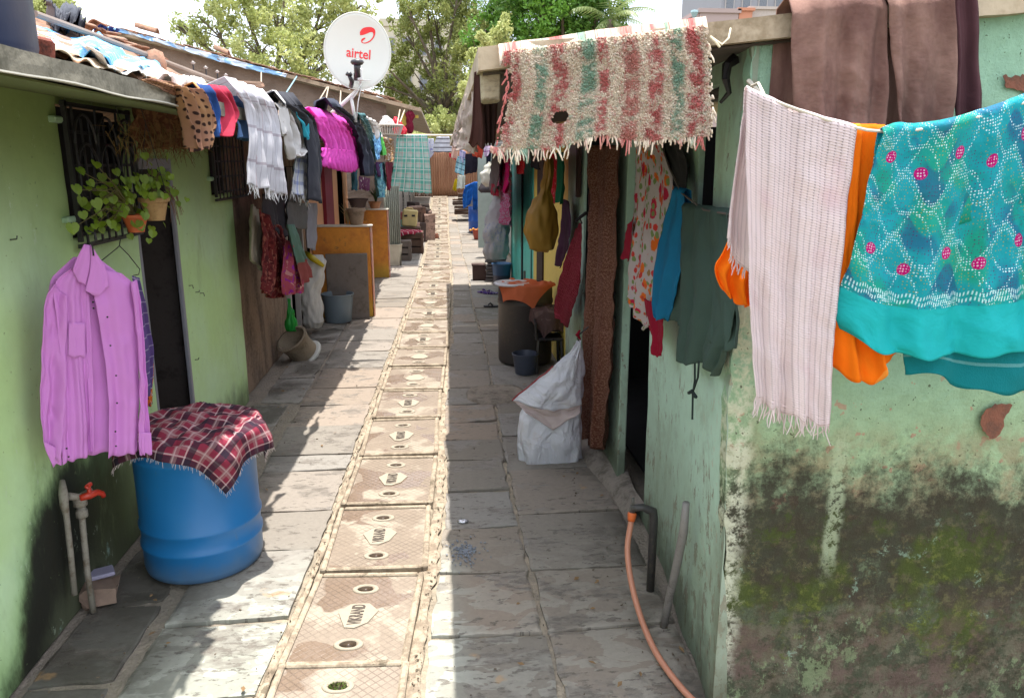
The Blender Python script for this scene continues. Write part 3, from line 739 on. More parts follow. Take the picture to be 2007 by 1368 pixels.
# broken brick patch and chip on the gable
m_brick=dirty('exposed_brick',(.20,.075,.045),(.10,.05,.035),.5,.95,18,.8)
def patch(name,pts,pl,m,parent,dep=.006):
    P3=[at(x,y,pl) for x,y in pts]; P3=[p+Vector((nz(p.x*60,p.z*60,1)*.012,0,nz(p.x*60,p.z*60,7)*.012)) for p in smooth_poly(P3+[P3[0]],2)[:-1]]
    mb=MB(); mb.prism([p+Vector((0,-.001,0)) for p in P3],(0,-dep,0)); return mb.build(name,m,parent)
patch('exposed_brick',[(1925,812),(1950,790),(1985,792),(1972,815),(1955,862),(1935,856),(1922,835)],('Y',2.342),m_brick,h5,.0015)
patch('exposed_brick',[(1965,152),(1985,148),(2007,150),(2040,165),(2030,182),(1985,176),(1966,166)],('Y',2.342),m_brick,h5,.0015)
# small hooks/scar by the corner
mb=MB(); q=at(1437,150,('X',.93)); mb.tube([q+Vector((0,0,.05)),q+Vector((-.03,-.02,.03)),q+Vector((-.035,-.03,-.01)),q+Vector((-.01,0,-.05)),q+Vector((-.03,.02,-.08))],[.02,.016,.013,.009,.005],6); mb.build('broken_bracket',m_iron,h5)
# ---- right row behind ----
h6=thing('yellow_house',(2.6,8.2,0),'yellow painted double door front in the right hand row','house')
wallmesh((7.0,9.75),(0,2.38),[],lambda a,z,s:(1.13+.06*s,a,z),'wall',m_yellow,h6,step=.5)
ya,yb=at(1064,540,('X',1.12)).y,at(1053,540,('X',1.12)).y
MB().box((1.125,(ya+yb)/2,1.1),(.03,yb-ya,2.2)).build('door_gap',plain('dark_brown_wood',(.03,.012,.01),.7),h6)
h7=thing('turquoise_house',(2.6,11.3,0),'turquoise painted wooden door front in the right hand row','house')
wallmesh((9.75,13.1),(0,2.38),[],lambda a,z,s:(1.13+.06*s,a,z),'wall',m_turq,h7,step=.5)
y7=at(1023,450,('X',1.12)).y
MB().box((1.125,y7,1.1),(.02,.16,2.2)).build('door_gap',m_dark,h7)
mb=MB()
for yy in(9.95,12.9): mb.box((1.125,yy,1.1),(.02,.07,2.2))
mb.build('door_stile',plain('dark_teal_trim',(.03,.22,.19),.5),h7)
for hh,a,b in((h6,7.01,9.74),(h7,9.76,13.05)):
    mb=MB(); mb.prism([(.115,a,slabz(.115)),(4.2,a,slabz(4.2)),(4.2,a,slabz(4.2)+.06),(.115,a,slabz(.115)+.06)],(0,b-a,0)); mb.build('roof_slab',m_slabc,hh)
h8=thing('grey_house',(2.8,20,0),'grey walled house front at the far end of the right hand row','house')
wallmesh((13.12,29.8),(0,2.6),[(15,15.9,.1,1.9),(19,19.9,.1,1.9),(23,24,.1,1.9)],lambda a,z,s:(1.45+.06*s,a,z),'wall',dirty('grey_plaster',(.33,.35,.32),(.15,.13,.10),.5,.85,3,.4),h8,step=.5)
mb=MB(); mb.box((2.9,21.4,2.66),(3.3,16.6,.06)); mb.box((1.7,13.17,1.3),(.9,.08,2.6)); mb.box((3.2,21.4,1.3),(.1,16.4,2.6)); mb.build('roof',m_slabc,h8)
# ---- far gate ----
gt=thing('corrugated_gate',(.0,30,.72),'tall brown corrugated metal gate closing the far end of the alley','gate')
mb=MB(); gz=at(868,296,('Y',30)).z
mb.grid(lambda u,v:(-1.5+3.2*u,30+.025*math.sin(u*3.2/.09*2*PI),.6+v*(2.62-.6+.0)),320,4); mb.build('sheet',dirty('rusty_sheet',(.50,.27,.16),(.30,.13,.07),.4,.7,3,.2,streak=.25),gt,True,.004)
MB().box((0,29.92,2.66),(3.3,.05,.06)).build('rail',plain('pale_rail',(.6,.5,.4),.7),gt)
bw=MB(); bw.box((8,30.3,1.4),(12.6,.2,2.2)); bw.box((-8,30.3,1.4),(12.6,.2,2.2)); tag(bw.build('boundary_wall',m_brown_wall),'low brown boundary wall running behind the far gate','wall')
# =============== big drapes on the right ===============
def f_rug():
    _,u,v=uvm(); P,x,y,z=pos(); fk=noi(vec(u+4.,v),75,3,.7); c=mix((.92,.82,.68),(.72,.36,.31),sstep(.54,.62,fk)*.75); c=mix(c,(.30,.48,.36),sstep(.60,.66,noi(vec(u+9.,v),60,3,.7))*.5); U=u+.012*(noi(vec(u,v),30,3)-.5)
    n=noi(vec(u,v),42,4,.7); nb=noi(vec(u*1.0,v,3.),16,3)
    for a,w_,col in((.035,.05,1),(.125,.04,2),(.185,.05,1),(.27,.05,2),(.315,.03,1),(.40,.05,2),(.475,.055,1),(.545,.035,2),(.60,.05,1),(.69,.055,1),(.76,.05,1)):
        k=sstep(w_*.62,w_*.3,ab(U-a))*sstep(.44,.54,n*.5+nb*.5); c=mix(c,(.60,.05,.07) if col==1 else ((.16,.42,.30) if col==2 and a in(.125,.27,.545) else (.62,.17,.15)),k*.76)
    return mult(c,.75+.5*n),n+noi(vec(u,v),120,2)*.5,None
m_rug=C('rag_rug',f_rug,.4,.95,1.); MATS['rag_rug'].node_tree.nodes['Bump'].inputs['Distance'].default_value=.03
holeC=(.305,.60)
def rskip(u,v):
    if v<0: return False
    if ((u-.30)/.042)**2+((v-.66-.25*(u-.3))/.075)**2<1+.4*nz(u*60,v*30): return True
    return (u<.02+.028*(1+nz(v*14,3)) and v>.05) or (v>.955+.035*nz(u*16,5)-.02*nz(u*60,1)) or (u>.985+.012*nz(v*20,9))
mb,rp=cloth('rug','',None,('Y',2.27),[(978,122),(985,170),(968,230),(958,296)],[(1388,66),(1396,120),(1398,200),(1396,272)],m_rug,top=[(1090,104),(1180,92),(1290,78)],bot=[(1010,300),(1070,300),(1130,285),(1180,268),(1240,285),(1330,280)],folds=2.4,amp=.014,back=.02,nu=200,nv=90,n0=.6,over=.10,skip=rskip,seed=3,build=False)
random.seed(9)
# shag: short tufts all over the face, threads at the hem
def add_tufts(mb,P,cnt,ln,rng=((.02,.985),(-.05,.96)),wdt=.0009,droop=.6,out=Vector((0,-1,0))):
    for _ in range(cnt):
        u=random.uniform(*rng[0]);v=random.uniform(*rng[1])
        if rskip(u,v): continue
        p=P(u,v); l=ln*random.uniform(.4,1.3); d=(out+Vector((random.uniform(-.9,.9),0,random.uniform(-1.1,.5)))).normalized()
        q=p+d*l*.5; r_=q+(d+Vector((0,0,-droop))).normalized()*l*.6; s=Vector((random.uniform(-1,1),0,random.uniform(-1,1))).normalized()*wdt
        W=.65;H=.34; uv=(u*W,(1-v)*H)
        mb.add([p-s,p+s,q+s,q-s,r_],[(0,1,2,3),(3,2,4)],[uv]*5)
add_tufts(mb,rp,30000,.0085)
for _ in range(360):   # hem threads
    u=random.uniform(.0,.98); 
    v=.955+.02*nz(u*16,5); side=random.random()<.22
    if side: u,v=random.choice((.03,.99)),random.uniform(.1,.98)
    p=rp(u,v-.01); l=random.choice((.008,.013,.02,.04))*random.uniform(.6,1.3)*(1.0 if not side else .6); q=[p]; d=Vector((random.uniform(-.7,.7)+(-.8 if side and u<.5 else (.4 if side else 0)),random.uniform(-.6,0),-1)).normalized()
    for k in(1,2,3): q.append(q[-1]+(d+Vector((random.uniform(-.4,.4),0,-.3*k))).normalized()*l/3)
    b0=len(mb.v); mb.tube(q,[.0011,.001,.0008,.0004],4,False); mb.uv[b0:]=[(u*.8,.02)]*(len(mb.v)-b0)
rug=tag(mb.build('rag_rug',m_rug,smooth=True,solid=.004),'shaggy cream, red and green rag rug with a torn hole hanging from the slab edge','rug')
mb=MB(); p0=at(1392,72,('Y',2.262)); mb.tube([p0,at(1415,88,('Y',2.255)),at(1428,76,('Y',2.262)),at(1432,56,('Y',2.28))],.0028,6); mb.tube([p0,at(1400,80,('Y',2.255)),at(1411,93,('Y',2.255))],.0035,6)
tag(mb.build('string',plain('cream_string',(.7,.62,.45),.9)),'cream string knotted at the corner of the rag rug','string')
# wood block at slab end
mb=MB(); q=at(962,158,('Y',2.36)); mb.box((q.x+.0,2.40,q.z-.01),(.06,.10,.10),b=.008,jit=.004); tag(mb.build('timber_beam_end',dirty('old_timber',(.36,.30,.20),(.16,.12,.08),.5,.85,12,.6,streak=4)),'square grey timber beam end under the left end of the rug','beam')
brn=C('brown_faded_cloth',lambda:(lambda a,u,v:(mult(mix((.145,.075,.062),(.25,.145,.115),sstep(.36,.62,noi(vec(u,v*.5),6,5,.6))),.85+.3*noi(vec(u,v),60,3)),wrink(u,v,.6)+.35*noi(vec(u,v),35,4,.6),None))(*uvm()),.14,.9,.5)
cloth('brown_trousers','faded brown trousers draped over the roof slab above the teal cloth','trousers',('Y',2.225),[(1556,26),(1556,100),(1558,180),(1562,250),(1566,330)],[(1740,14),(1738,110),(1737,200),(1728,260),(1722,345)],brn,top=[(1600,20),(1670,6)],folds=2.6,amp=.02,back=.4,n0=.55,over=.12,nu=50,nv=60,seed=5)
cloth('brown_trousers','faded brown trousers leg hanging right beside the first leg','trousers',('Y',2.22),[(1738,12),(1744,110),(1752,200),(1760,300)],[(1866,0),(1872,100),(1862,200),(1848,290),(1846,330)],brn,top=[(1800,4)],folds=1.8,amp=.016,back=.4,n0=.5,over=.12,nu=40,nv=60,seed=8)
cloth('dark_brown_cloth','dark plum brown cloth hanging narrow at the right of the faded trousers','cloth',('Y',2.24),[(1862,-20),(1868,100),(1866,200),(1862,330)],[(1914,-20),(1918,80),(1922,170),(1924,330)],C('plum_cloth',cl_solid((.07,.028,.033)),.1),folds=1.5,amp=.014,back=.3,over=.12,nu=24,nv=40,n0=.5)
# ---- string line and its cloths ----
YS=1.96
ropepts=[at(x,y,('Y',YS)) for x,y in((1380,380),)]  # unused anchor
A_=Vector((.905,2.31,at(1462,172,('Y',2.31)).z)); lp=[at(x,y,('Y',YS)) for x,y in((1500,192),(1560,214),(1640,242),(1720,260),(1800,256),(1880,240),(1960,218),(2060,184))]
mb=MB(); mb.tube([A_,Vector((.88,2.18,A_.z-.0))]+smooth_poly(lp,1),.004,6); mb.tube([A_+Vector((0,.01,.02)),A_+Vector((.02,-.04,-.02)),A_+Vector((0,-.03,-.06))],.007,6)
lend=lp[-1]; mb.tube([lend,Vector((3.2,2.1,lend.z+.45))],.004,6)
tag(mb.build('washing_line',plain('line_rope',(.55,.5,.42),.8)),'sagging washing line carrying the pinkish towel and the teal cloth','washing line')
def f_twl():
    _,u,v=uvm(); a=fract(u*58); b=fract(v*145); c=(.80,.68,.68)
    rib=sstep(.62,.8,a); hol=rib*0+sstep(.66,.74,a)*sstep(.5,.62,b)*sstep(.98,.92,fract(u*58)); c=mix(c,(.20,.15,.17),hol*.55); c=mix(c,(.44,.36,.36),0)
    row=sstep(.25,.5,ab(b-.5)); st=noi(vec(u,v*.3),8,3)
    return mult(mix(c,(.70,.50,.55),sstep(.55,.7,noi(vec(u,v),5,2))*.5),.92+.16*st),row*.3+sstep(.3,.6,ab(a-.5))*.25+noi(vec(u,v*.5),12,4,.6,.8)*1.6,None
twm=C('pinkish_ribbed_towel',f_twl,.3,.85,.55); fringem=C('towel_fringe',cl_solid((.6,.5,.48)),.2)
twt=thing('towel',at(1560,840,('Y',YS)),'long pinkish white ribbed towel with a knotted fringe on the washing line','towel')
cloth('front_half','long pinkish white ribbed towel with a knotted fringe on the washing line',None,('Y',YS),[(1464,176),(1462,300),(1466,450),(1468,560),(1474,680),(1482,775)],[(1680,254),(1668,380),(1652,520),(1638,660),(1634,760),(1632,842)],twm,top=[(1520,204),(1600,232)],bot=[(1510,800),(1560,822)],folds=3.4,amp=.013,back=.05,n0=.3,over=.02,nu=70,nv=90,fringe=(.05,46),fm=fringem,seed=11,lean=-.02,parent=twt)
cloth('back_half','back half',None,('Y',YS+.06),[(1463,178),(1448,260),(1436,350),(1424,440),(1422,468)],[(1500,200),(1500,330),(1504,460),(1510,560)],twm,bot=[(1440,500),(1475,552)],folds=1.4,amp=.012,back=0,nu=30,nv=40,fringe=(.035,22),fm=fringem,seed=4,parent=twt)
org=C('orange_cotton',cl_print((.86,.20,.005),[(.90,.35,.05)],.08,.35),.35)
cloth('orange_cloth','bright orange cotton cloth hanging between the ribbed towel and teal cloth','cloth',('Y',YS+.035),[(1668,254),(1662,400),(1640,560),(1632,660),(1632,722)],[(1740,256),(1726,400),(1720,560),(1750,650),(1766,700)],org,bot=[(1690,755),(1728,748),(1735,715)],folds=2.2,amp=.018,back=.3,seed=6,nu=40,nv=50)
cloth('orange_cloth_fold','orange cloth bundle showing left of the ribbed towel edge','cloth',('Y',YS+.10),[(1428,460),(1412,500),(1398,520),(1405,545),(1420,570)],[(1480,520),(1482,540),(1482,565),(1480,600)],org,top=[(1450,490)],bot=[(1440,590),(1462,602)],folds=2.4,amp=.02,back=0,seed=9)
# teal bandhani
def f_teal():
    _,u,v=uvm(); W=noi(vec(u,v),2.5,2)-.5
    u2=u+.03*W; v2=v+.03*W
    base=mix((.012,.36,.42),(.012,.36,.27),sstep(.45,.6,noi(vec(u,v),6,2)))
    # ogee lattice: two mirrored wave families
    px_=.17; f1=v2/.17+.5+.28*sin(u2*(2*PI/px_)); f2=v2/.17+.0-.28*sin(u2*(2*PI/px_)+.6)
    cells=sstep(.30,.22,ab(fract(f1)-.5)); base=mix(base,(.02,.10,.26),cells*sstep(.47,.6,noi(vec(u,v),7,1))*.65)
    dd=.0072; d1=voro(vec(u2,v2),1/dd,0,'F1',.25); dot=sstep(.34,.24,d1)
    small=sstep(.25,.18,voro(vec(u,v),1/.0085,0,'F1',.35))
    base=mix(base,(.42,.36,.04),small*(1-cells)*.75); base=mix(base,(.10,.02,.14),small*cells*.8)
    lines=mx(sstep(.045,.03,ab(fract(f1)-.25)),mx(sstep(.045,.03,ab(fract(f2)-.25)),mx(sstep(.04,.028,ab(fract(f1+.11)-.25)),sstep(.04,.028,ab(fract(f2*1.0+u2*9)-.75)))))
    c=mix(base,(.70,.92,.92),lines*dot)
    # magenta ovals
    a=u/.115; row=floor(a); fu=fract(a)-.5; fv=fract(v/.255+.37+.16*(row-2*floor(row*.5)))-.5
    e=sq(fu*fu*.013+fv*fv*.065+.0)*1.; ov=sstep(.0175,.0155,e+.0); c=mix(c,(.50,.0,.17),ov); c=mix(c,(.75,.55,.65),ov*sstep(.36,.26,voro(vec(u,v),1/.0075,0,'F1',.3))*sstep(.015,.012,e))
    hemz=sstep(.150,.146,v+.03*u); c=mix(c,mix((.01,.42,.44),(.02,.52,.52),noi(vec(u,v),9,3)),hemz)
    wz=sstep(.007,.003,ab(v+.03*u-.164-.004*sin(u*130)));wz2=sstep(.007,.003,ab(v+.03*u-.180-.004*sin(u*130+1.))); c=mix(c,(.60,.85,.85),mx(wz,wz2)*sstep(.3,.5,ab(fract(u*130)-.5)+.1))
    return c,noi(vec(u*.8,v*.8),8,4,.5,.8)*1.3+noi(vec(u,v),45,2)*.25,None
tealm=C('teal_tie_dye',f_teal,.35,.7,.5); teal2=C('teal_plain',cl_plaid((.005,.19,.21),[(1,.09,.2,.10,(.2,.45,.45),.5)]),.25)
tlt=thing('tie_dyed_cloth',at(1850,700,('Y',YS)),'teal tie-dyed cloth with white dots and magenta ovals on the washing line','cloth')
cloth('front_layer','teal tie-dyed cloth',None,('Y',YS-.01),[(1728,262),(1706,340),(1684,440),(1664,540),(1645,620),(1662,650)],[(2120,162),(2125,300),(2128,450),(2130,560),(2125,680)],tealm,top=[(1760,250),(1800,256),(1900,236),(2000,200)],bot=[(1700,682),(1780,705),(1900,704),(2000,694)],folds=3.2,amp=.02,back=.28,n0=.35,nu=130,nv=90,seed=15,lean=-.02,parent=tlt)
cloth('back_layer','darker teal back layer',None,('Y',YS+.05),[(1775,640),(1772,690),(1778,732)],[(2130,600),(2130,700),(2130,772)],teal2,bot=[(1850,735),(1880,762),(1960,770)],folds=2.5,amp=.012,back=0,nu=50,nv=20,parent=tlt)
# ---- cloths along the right wall ----
def f_floral(base=(.52,.44,.45)):
    def fn():
        _,u,v=uvm(); c=base
        for s,cols,k in((17,((.50,.02,.06),(.72,.15,.02)),0.),(30,((.62,.05,.04),(.20,.28,.10)),3.)):
            vv=vec(u+k,v); d=voro(vv,s); i=voro(vv,s,1); n=noi(vv,60,3)
            sp=S.T.nodes.new('ShaderNodeSeparateColor'); S.T.links.new(i.k,sp.inputs[0]); r=S(sp.outputs[0])
            c=mix(c,mix(cols[0],cols[1],sstep(.5,.55,r)),sstep(.46,.38,d+.35*(n-.5))*sstep(.25,.3,r))
        return c,wrink(u,v,1.4),None
    return fn
flor=C('floral_cotton',f_floral(),.2)
cloth('floral_cloth','white floral cloth with red and orange blooms hanging by the right doorway','dress',((.97,3.0),(1.0,5.0)),[(1252,282),(1244,380),(1232,480),(1226,560),(1236,600)],[(1296,284),(1316,350),(1312,480),(1300,600),(1272,640)],flor,bot=[(1245,600),(1262,650)],folds=3,amp=.02,back=.03,nu=40,nv=60,n0=.5)
crim=C('crimson_cloth',cl_solid((.30,.008,.03)),.2)
cloth('crimson_cloth','crimson cloth tails showing below the floral cloth','cloth',((.96,3.0),(.98,5.0)),[(1262,585),(1264,630),(1272,655),(1282,690)],[(1302,600),(1304,640),(1300,670),(1294,700)],crim,folds=2,amp=.015,back=0)
cloth('crimson_cloth','small crimson cloth corner left of the floral cloth','cloth',((.96,3.0),(.98,5.0)),[(1232,440),(1224,480),(1219,506)],[(1240,430),(1236,500),(1232,512)],crim,folds=1,amp=.006,back=0,nu=8)
cloth('blue_cloth','bright blue cloth hanging between the floral cloth and grey green trousers','cloth',((.93,2.9),(.95,5.0)),[(1322,374),(1302,440),(1284,540),(1280,600),(1288,622)],[(1340,378),(1344,420),(1330,520),(1312,600),(1302,628)],C('blue_cotton',cl_solid((.012,.16,.32)),.25),folds=1.8,amp=.016,back=.05,nu=24,nv=50)
gg=C('grey_green_drill',cl_solid((.052,.085,.072),.15),.12)
cloth('grey_green_trousers','dark grey green trousers with a dangling drawstring on the right wall','trousers',((.87,2.3),(.95,3.2)),[(1340,405),(1335,520),(1333,600),(1332,705)],[(1428,420),(1432,520),(1440,620),(1400,735)],gg,bot=[(1350,715),(1380,712),(1385,728)],folds=2.6,amp=.022,back=.1,nu=40,nv=60,seed=21)
cloth('grey_green_trousers','second leg of the grey green trousers nearest the wall corner','trousers',((.885,2.3),(.965,3.2)),[(1395,415),(1400,520),(1405,600),(1400,670)],[(1440,425),(1448,520),(1450,600),(1446,680)],gg,bot=[(1420,690)],folds=2,amp=.014,back=0,nu=30,nv=40,seed=2)
cloth('grey_green_cloth','dull green cloth end between the blue cloth and trousers','cloth',((.95,2.8),(.97,4.8)),[(1325,500),(1316,570),(1304,625)],[(1340,520),(1340,590),(1336,640)],gg,folds=1,amp=.01,back=0,nu=12)
mb=MB(); w0=((.87,2.3),(.95,3.2)); a=at(1362,712,w0)
mb.tube([a,at(1362,745,w0),at(1358,772,w0)],.004,5); mb.tube([at(1370,708,w0),at(1368,740,w0),at(1357,772,w0)],.004,5); mb.tube([at(1350,770,w0),at(1356,766,w0),at(1364,778,w0)],.007,5); mb.tube([at(1358,772,w0),at(1357,822,w0)],.004,5)
tag(mb.build('drawstring',C('dark_cord',cl_solid((.02,.03,.028)),0)),'dark knotted drawstring dangling from the grey green trousers','cord')
mb=MB(); mb.tube([at(1296,282,w0),at(1312,330,w0),at(1335,378,w0),at(1380,412,w0),at(1450,424,w0),A_+Vector((-.03,0,-.4))],.004,5); tag(mb.build('rope',plain('dark_rope',(.10,.08,.07),.9)),'thin dark rope strung along the right wall above the grey green trousers','rope')
cloth('dark_cloth','dark triangular cloth hanging under the rug beside the floral cloth','cloth',((.99,3.0),(1.02,5.0)),[(1290,275),(1300,300),(1312,350)],[(1330,275),(1346,330),(1346,400)],C('dark_grey_cloth',cl_solid((.03,.028,.03)),.05),bot=[(1335,390)],folds=1,amp=.012,back=0,nu=16)
# brown curtain on door
def f_cur():
    _,u,v=uvm(); c=(.105,.036,.022); l=sstep(.45,.30,ab(voro(vec(u,v*1.2),26)-.35)); n=noi(vec(u,v),70,3); k=sstep(.5,.62,n); c=mix(c,(.27,.15,.11),k*.55)
    bd=sstep(.5,.3,ab(fract(u*4.5+.2)-.5)); c=mix(c,(.24,.13,.095),bd*sstep(.46,.6,noi(vec(u,v),120,2))*.6)
    return c,wrink(u,v),None
curm=C('brown_lace_curtain',f_cur,.12)
pc=((.98,4.4),(1.0,6.0))
cloth('door_curtain','patterned brown curtain hanging long in the second right doorway','curtain',pc,[(1160,285),(1164,450),(1156,620),(1150,760),(1146,870)],[(1210,285),(1206,480),(1200,700),(1192,800),(1186,882)],curm,folds=2.4,amp=.03,back=0,nu=40,nv=80,n0=.7)
cloth('door_curtain_inner','dark maroon inner strip of curtain behind the brown curtain','curtain',((1.03,4.4),(1.05,6.0)),[(1150,290),(1156,470),(1142,640),(1140,860)],[(1180,285),(1186,480),(1178,700),(1170,860)],C('dark_maroon_curtain',cl_solid((.06,.012,.01)),.1),folds=1.5,amp=.018,back=0,nu=20,nv=60)
def f_knit():
    _,u,v=uvm(); a=fract(u*28+.22*sin(v*150)); c=mix((.42,.045,.07),(.26,.02,.04),sstep(.5,.2,ab(a-.5)*1.+.1)); return c,sstep(.5,.0,ab(a-.5))+.3*sin(v*150),None
kn=C('crimson_knit',f_knit,.1,.95,.9)
cloth('knitted_cloth','crimson cable knitted cloth hanging on a hook on the pale wall','knitwear',((.97,5.2),(1.0,8)),[(1130,448),(1112,500),(1096,570),(1090,610),(1093,625)],[(1140,436),(1142,500),(1134,570),(1122,610),(1112,641)],kn,folds=1.2,amp=.02,back=0,nu=30,nv=50)
MB_=MB(); q=at(1141,425,((.97,5.2),(1.0,8))); MB_.tube([q+Vector((.1,0,.02)),q+Vector((.02,0,.03)),q+Vector((-.02,0,0)),q+Vector((0,0,-.05))],.006,5); MB_.tube([q+Vector((-.05,-.02,-.03)),q+Vector((.03,-.02,.03))],.011,6); tag(MB_.build('hook',m_iron),'black hook holding the crimson knitted cloth','hook')
cloth('purple_cloth','dark purple cloth hanging beside the crimson knitted cloth','cloth',((1.04,6),(1.06,9)),[(1104,390),(1100,460),(1092,500),(1090,520)],[(1116,395),(1122,440),(1112,500),(1100,525)],C('dark_purple',cl_solid((.06,.02,.05)),.1),folds=1,amp=.015,back=0,nu=14)
cloth('green_cloth','dark green cloth hanging high beside the mustard bag','cloth',((.95,6),(.97,9)),[(1090,300),(1091,340),(1090,375),(1090,395)],[(1107,298),(1108,340),(1107,375),(1104,400)],C('bottle_green',cl_solid((.01,.12,.05)),.2),folds=1.2,amp=.02,back=0,nu=16)
cloth('red_cloth','bright red cloth hanging behind the mustard bag','cloth',((.97,6.5),(1.0,9.5)),[(1078,300),(1074,340),(1070,370)],[(1094,300),(1092,350),(1088,400)],C('bright_red',cl_print((.50,.01,.015),[(.55,.12,.12)],.04),.25),folds=1.5,amp=.02,back=0,nu=16)
cloth('black_cloth','black cloth hanging under the rug above the mustard bag','cloth',((.9,7),(.92,10)),[(1036,290),(1036,310),(1040,325)],[(1056,292),(1056,315),(1052,333)],C('black_cotton',cl_solid((.012,.012,.016)),.05),folds=1.2,amp=.02,back=0,nu=12)
cloth('red_cloth','small bright red cloth hanging against the turquoise door','cloth',((.95,9.5),(.97,12)),[(1008,303),(1012,325),(1015,340)],[(1027,300),(1025,325),(1024,342)],C('bright_red',None),folds=1.2,amp=.02,back=0,nu=12)
mb=MB(); q1=at(1131,290,((1.08,6),(1.09,7)));q2=at(1137,388,((1.08,6),(1.09,7)))
mb.box(((q1.x+q2.x)/2,(q1.y+q2.y)/2,(q1.z+q2.z)/2),(.03,.09,q1.z-q2.z),b=.004); tag(mb.build('wooden_batten',plain('maroon_wood',(.05,.015,.012),.6)),'dark red wooden batten fixed high on the pale wall','batten')
# mustard bag
def blob(name,rings,m,label=None,cat=None,parent=None,n=40,cr=.02,fs=7,seed=1,smooth=True,sq_=2.3,build=True,ph=0):
    """rings: (centre, rx, ry, rot) from bottom to top -> crumpled sack skin"""
    mb=MB(); K=len(rings); sub=7; vs=[];fs_=[]
    tot=(K-1)*sub
    for j in range(tot+1):
        i=min(j//sub,K-2); t=(j-i*sub)/sub; ct=t*t*(3-2*t)
        a,b=rings[i],rings[i+1]; c=Vector(a[0]).lerp(Vector(b[0]),t); rx=a[1]+(b[1]-a[1])*ct; ry=a[2]+(b[2]-a[2])*ct
        for k in range(n):
            an=2*PI*k/n+ph; ca,sa=math.cos(an),math.sin(an); rr=(abs(ca)**sq_+abs(sa)**sq_)**(-1/sq_)
            w_=1+cr/max(rx,ry,.03)*(abs(nz(ca*2+seed,sa*2,c.z*fs))-.25)*1.6+cr/max(rx,ry,.03)*nz(ca*5,sa*5+seed,c.z*fs*2)*.5
            vs.append(c+Vector((rx*rr*ca*w_,ry*rr*sa*w_,.012*nz(ca,sa,j*.3+seed))))
    for j in range(tot):
        for k in range(n): a=j*n+k;b=j*n+(k+1)%n; fs_.append((a,b,b+n,a+n))
    fs_+=[tuple(range(n-1,-1,-1)),tuple(tot*n+k for k in range(n))]
    mb.add(vs,fs_)
    if not build: return mb
    o=mb.build(name,m,parent,smooth)
    return tag(o,label,cat) if label else o
bp=('Y',6.6)
bc=at(1062,440,bp); top=at(1068,345,bp); mus=plain('mustard_plastic',(.30,.16,.014),.65,.2,6,bump=.4)
r_=lambda px,py:at(px,py,bp)
bagt=thing('mustard_bag',(bc.x,6.6,r_(1060,494).z),'large mustard yellow bag hanging full on the yellow doors','bag')
blob('bag_body',[(r_(1064,493),.05,.05),(r_(1062,487),.11,.09),(r_(1060,455),.138,.11),(r_(1061,420),.122,.10),(r_(1064,395),.085,.075),(r_(1070,370),.045,.045),(r_(1074,345),.03,.03),(r_(1076,310),.025,.03)],mus,parent=bagt,cr=.028,fs=4,seed=4)
mb=MB(); mb.tube([r_(1076,330),r_(1076,300),Vector((1.1,6.7,2.3))],.008,6); mb.build('handle',mus,bagt)
# ---- white sack ----
wsm=mat('white_woven_sack',lambda:(lambda a,x,y,z:(mult(mix((.80,.80,.86),(.74,.66,.64),sstep(.55,.7,noi(a,6,3))*.4),.93+.12*noi(a,300,1)),noi(a,6,5,.5,1.8)*1.6,None))(*pos()),.6,.25,0,.4,.8,.035)
sk=thing('white_sack',(.70,4.9,.0),'white woven plastic sack with a red edge hooked up by the right doorway','sack')
yp=('Y',4.95); s_=lambda px,py,y=4.95:at(px,py,('Y',y))
gz0=.03
bl=s_(1022,915);br=s_(1132,895)
def sackring(pxl,pxr,py,ry,y=4.95):
    a=s_(pxl,py,y);b=s_(pxr,py,y); return ((a+b)/2,(b.x-a.x)/2,ry)
blob('sack_body',[sackring(1026,1130,912,.09),sackring(1020,1134,895,.13),sackring(1017,1136,850,.15),sackring(1019,1138,815,.14),sackring(1036,1140,780,.10,4.97),sackring(1085,1143,735,.05,5.0),sackring(1118,1141,690,.02,5.02),sackring(1130,1139,668,.008,5.03)],wsm,parent=sk,cr=.03,fs=3.2,seed=8,sq_=3.2,n=64)
# flap folding out to the left
mb=MB()
fl=[s_(1138,672,4.9),s_(1005,785,4.86),s_(1020,790,4.80),s_(1100,800,4.78),s_(1140,795,4.86)]
def flap(u,v):
    a=fl[0].lerp(fl[1],v); b=fl[0].lerp(fl[4],v*.98); p=a.lerp(b,u); bulge=math.sin(u*PI)*math.sin(min(1,v*1.05)*PI*.75)*.07
    return p+Vector((0,-bulge-.02*nz(u*5,v*6,1)-.012*abs(nz(u*12,v*9,4)),.018*nz(u*6,v*7,3)-(.035*math.sin(u*PI)*v*v)))
mb.grid(flap,40,40); mb.build('sack_flap',wsm,sk,True,.003)
mb=MB(); 
def under(u,v):
    p=flap(u,1); q=s_(1030+u*108,843-70*abs(u-.5),4.74+.05*v); return p.lerp(q,v)+Vector((0,.03*math.sin(v*PI)-.02*nz(u*6,v*4),0))
mb.grid(under,30,14); mb.build('sack_mouth',plain('sack_inside_pink',(.50,.40,.38),.6,.1),sk,True,.003)
mb=MB(); mb.tube([flap(0,v/10)+Vector((-.004,0,0)) for v in range(4,11)],.006,5); mb.build('red_edge',plain('red_tape',(.25,.005,.01),.5),sk)
mb=MB(); h=s_(1136,655,5.03); mb.tube([h+Vector((.06,0,.05)),h,h+Vector((-.012,0,-.03)),h+Vector((0,0,-.06))],.005,5); mb.build('hook',m_iron,sk)
mb=MB(); mb.tube([h+Vector((0,-.01,.03)),h+Vector((-.02,-.02,.0)),h+Vector((.005,-.02,-.035))],[.006,.014,.004],6); tag(mb.build('red_rag',crim),'tiny red rag tied at the hook above the white sack','rag')
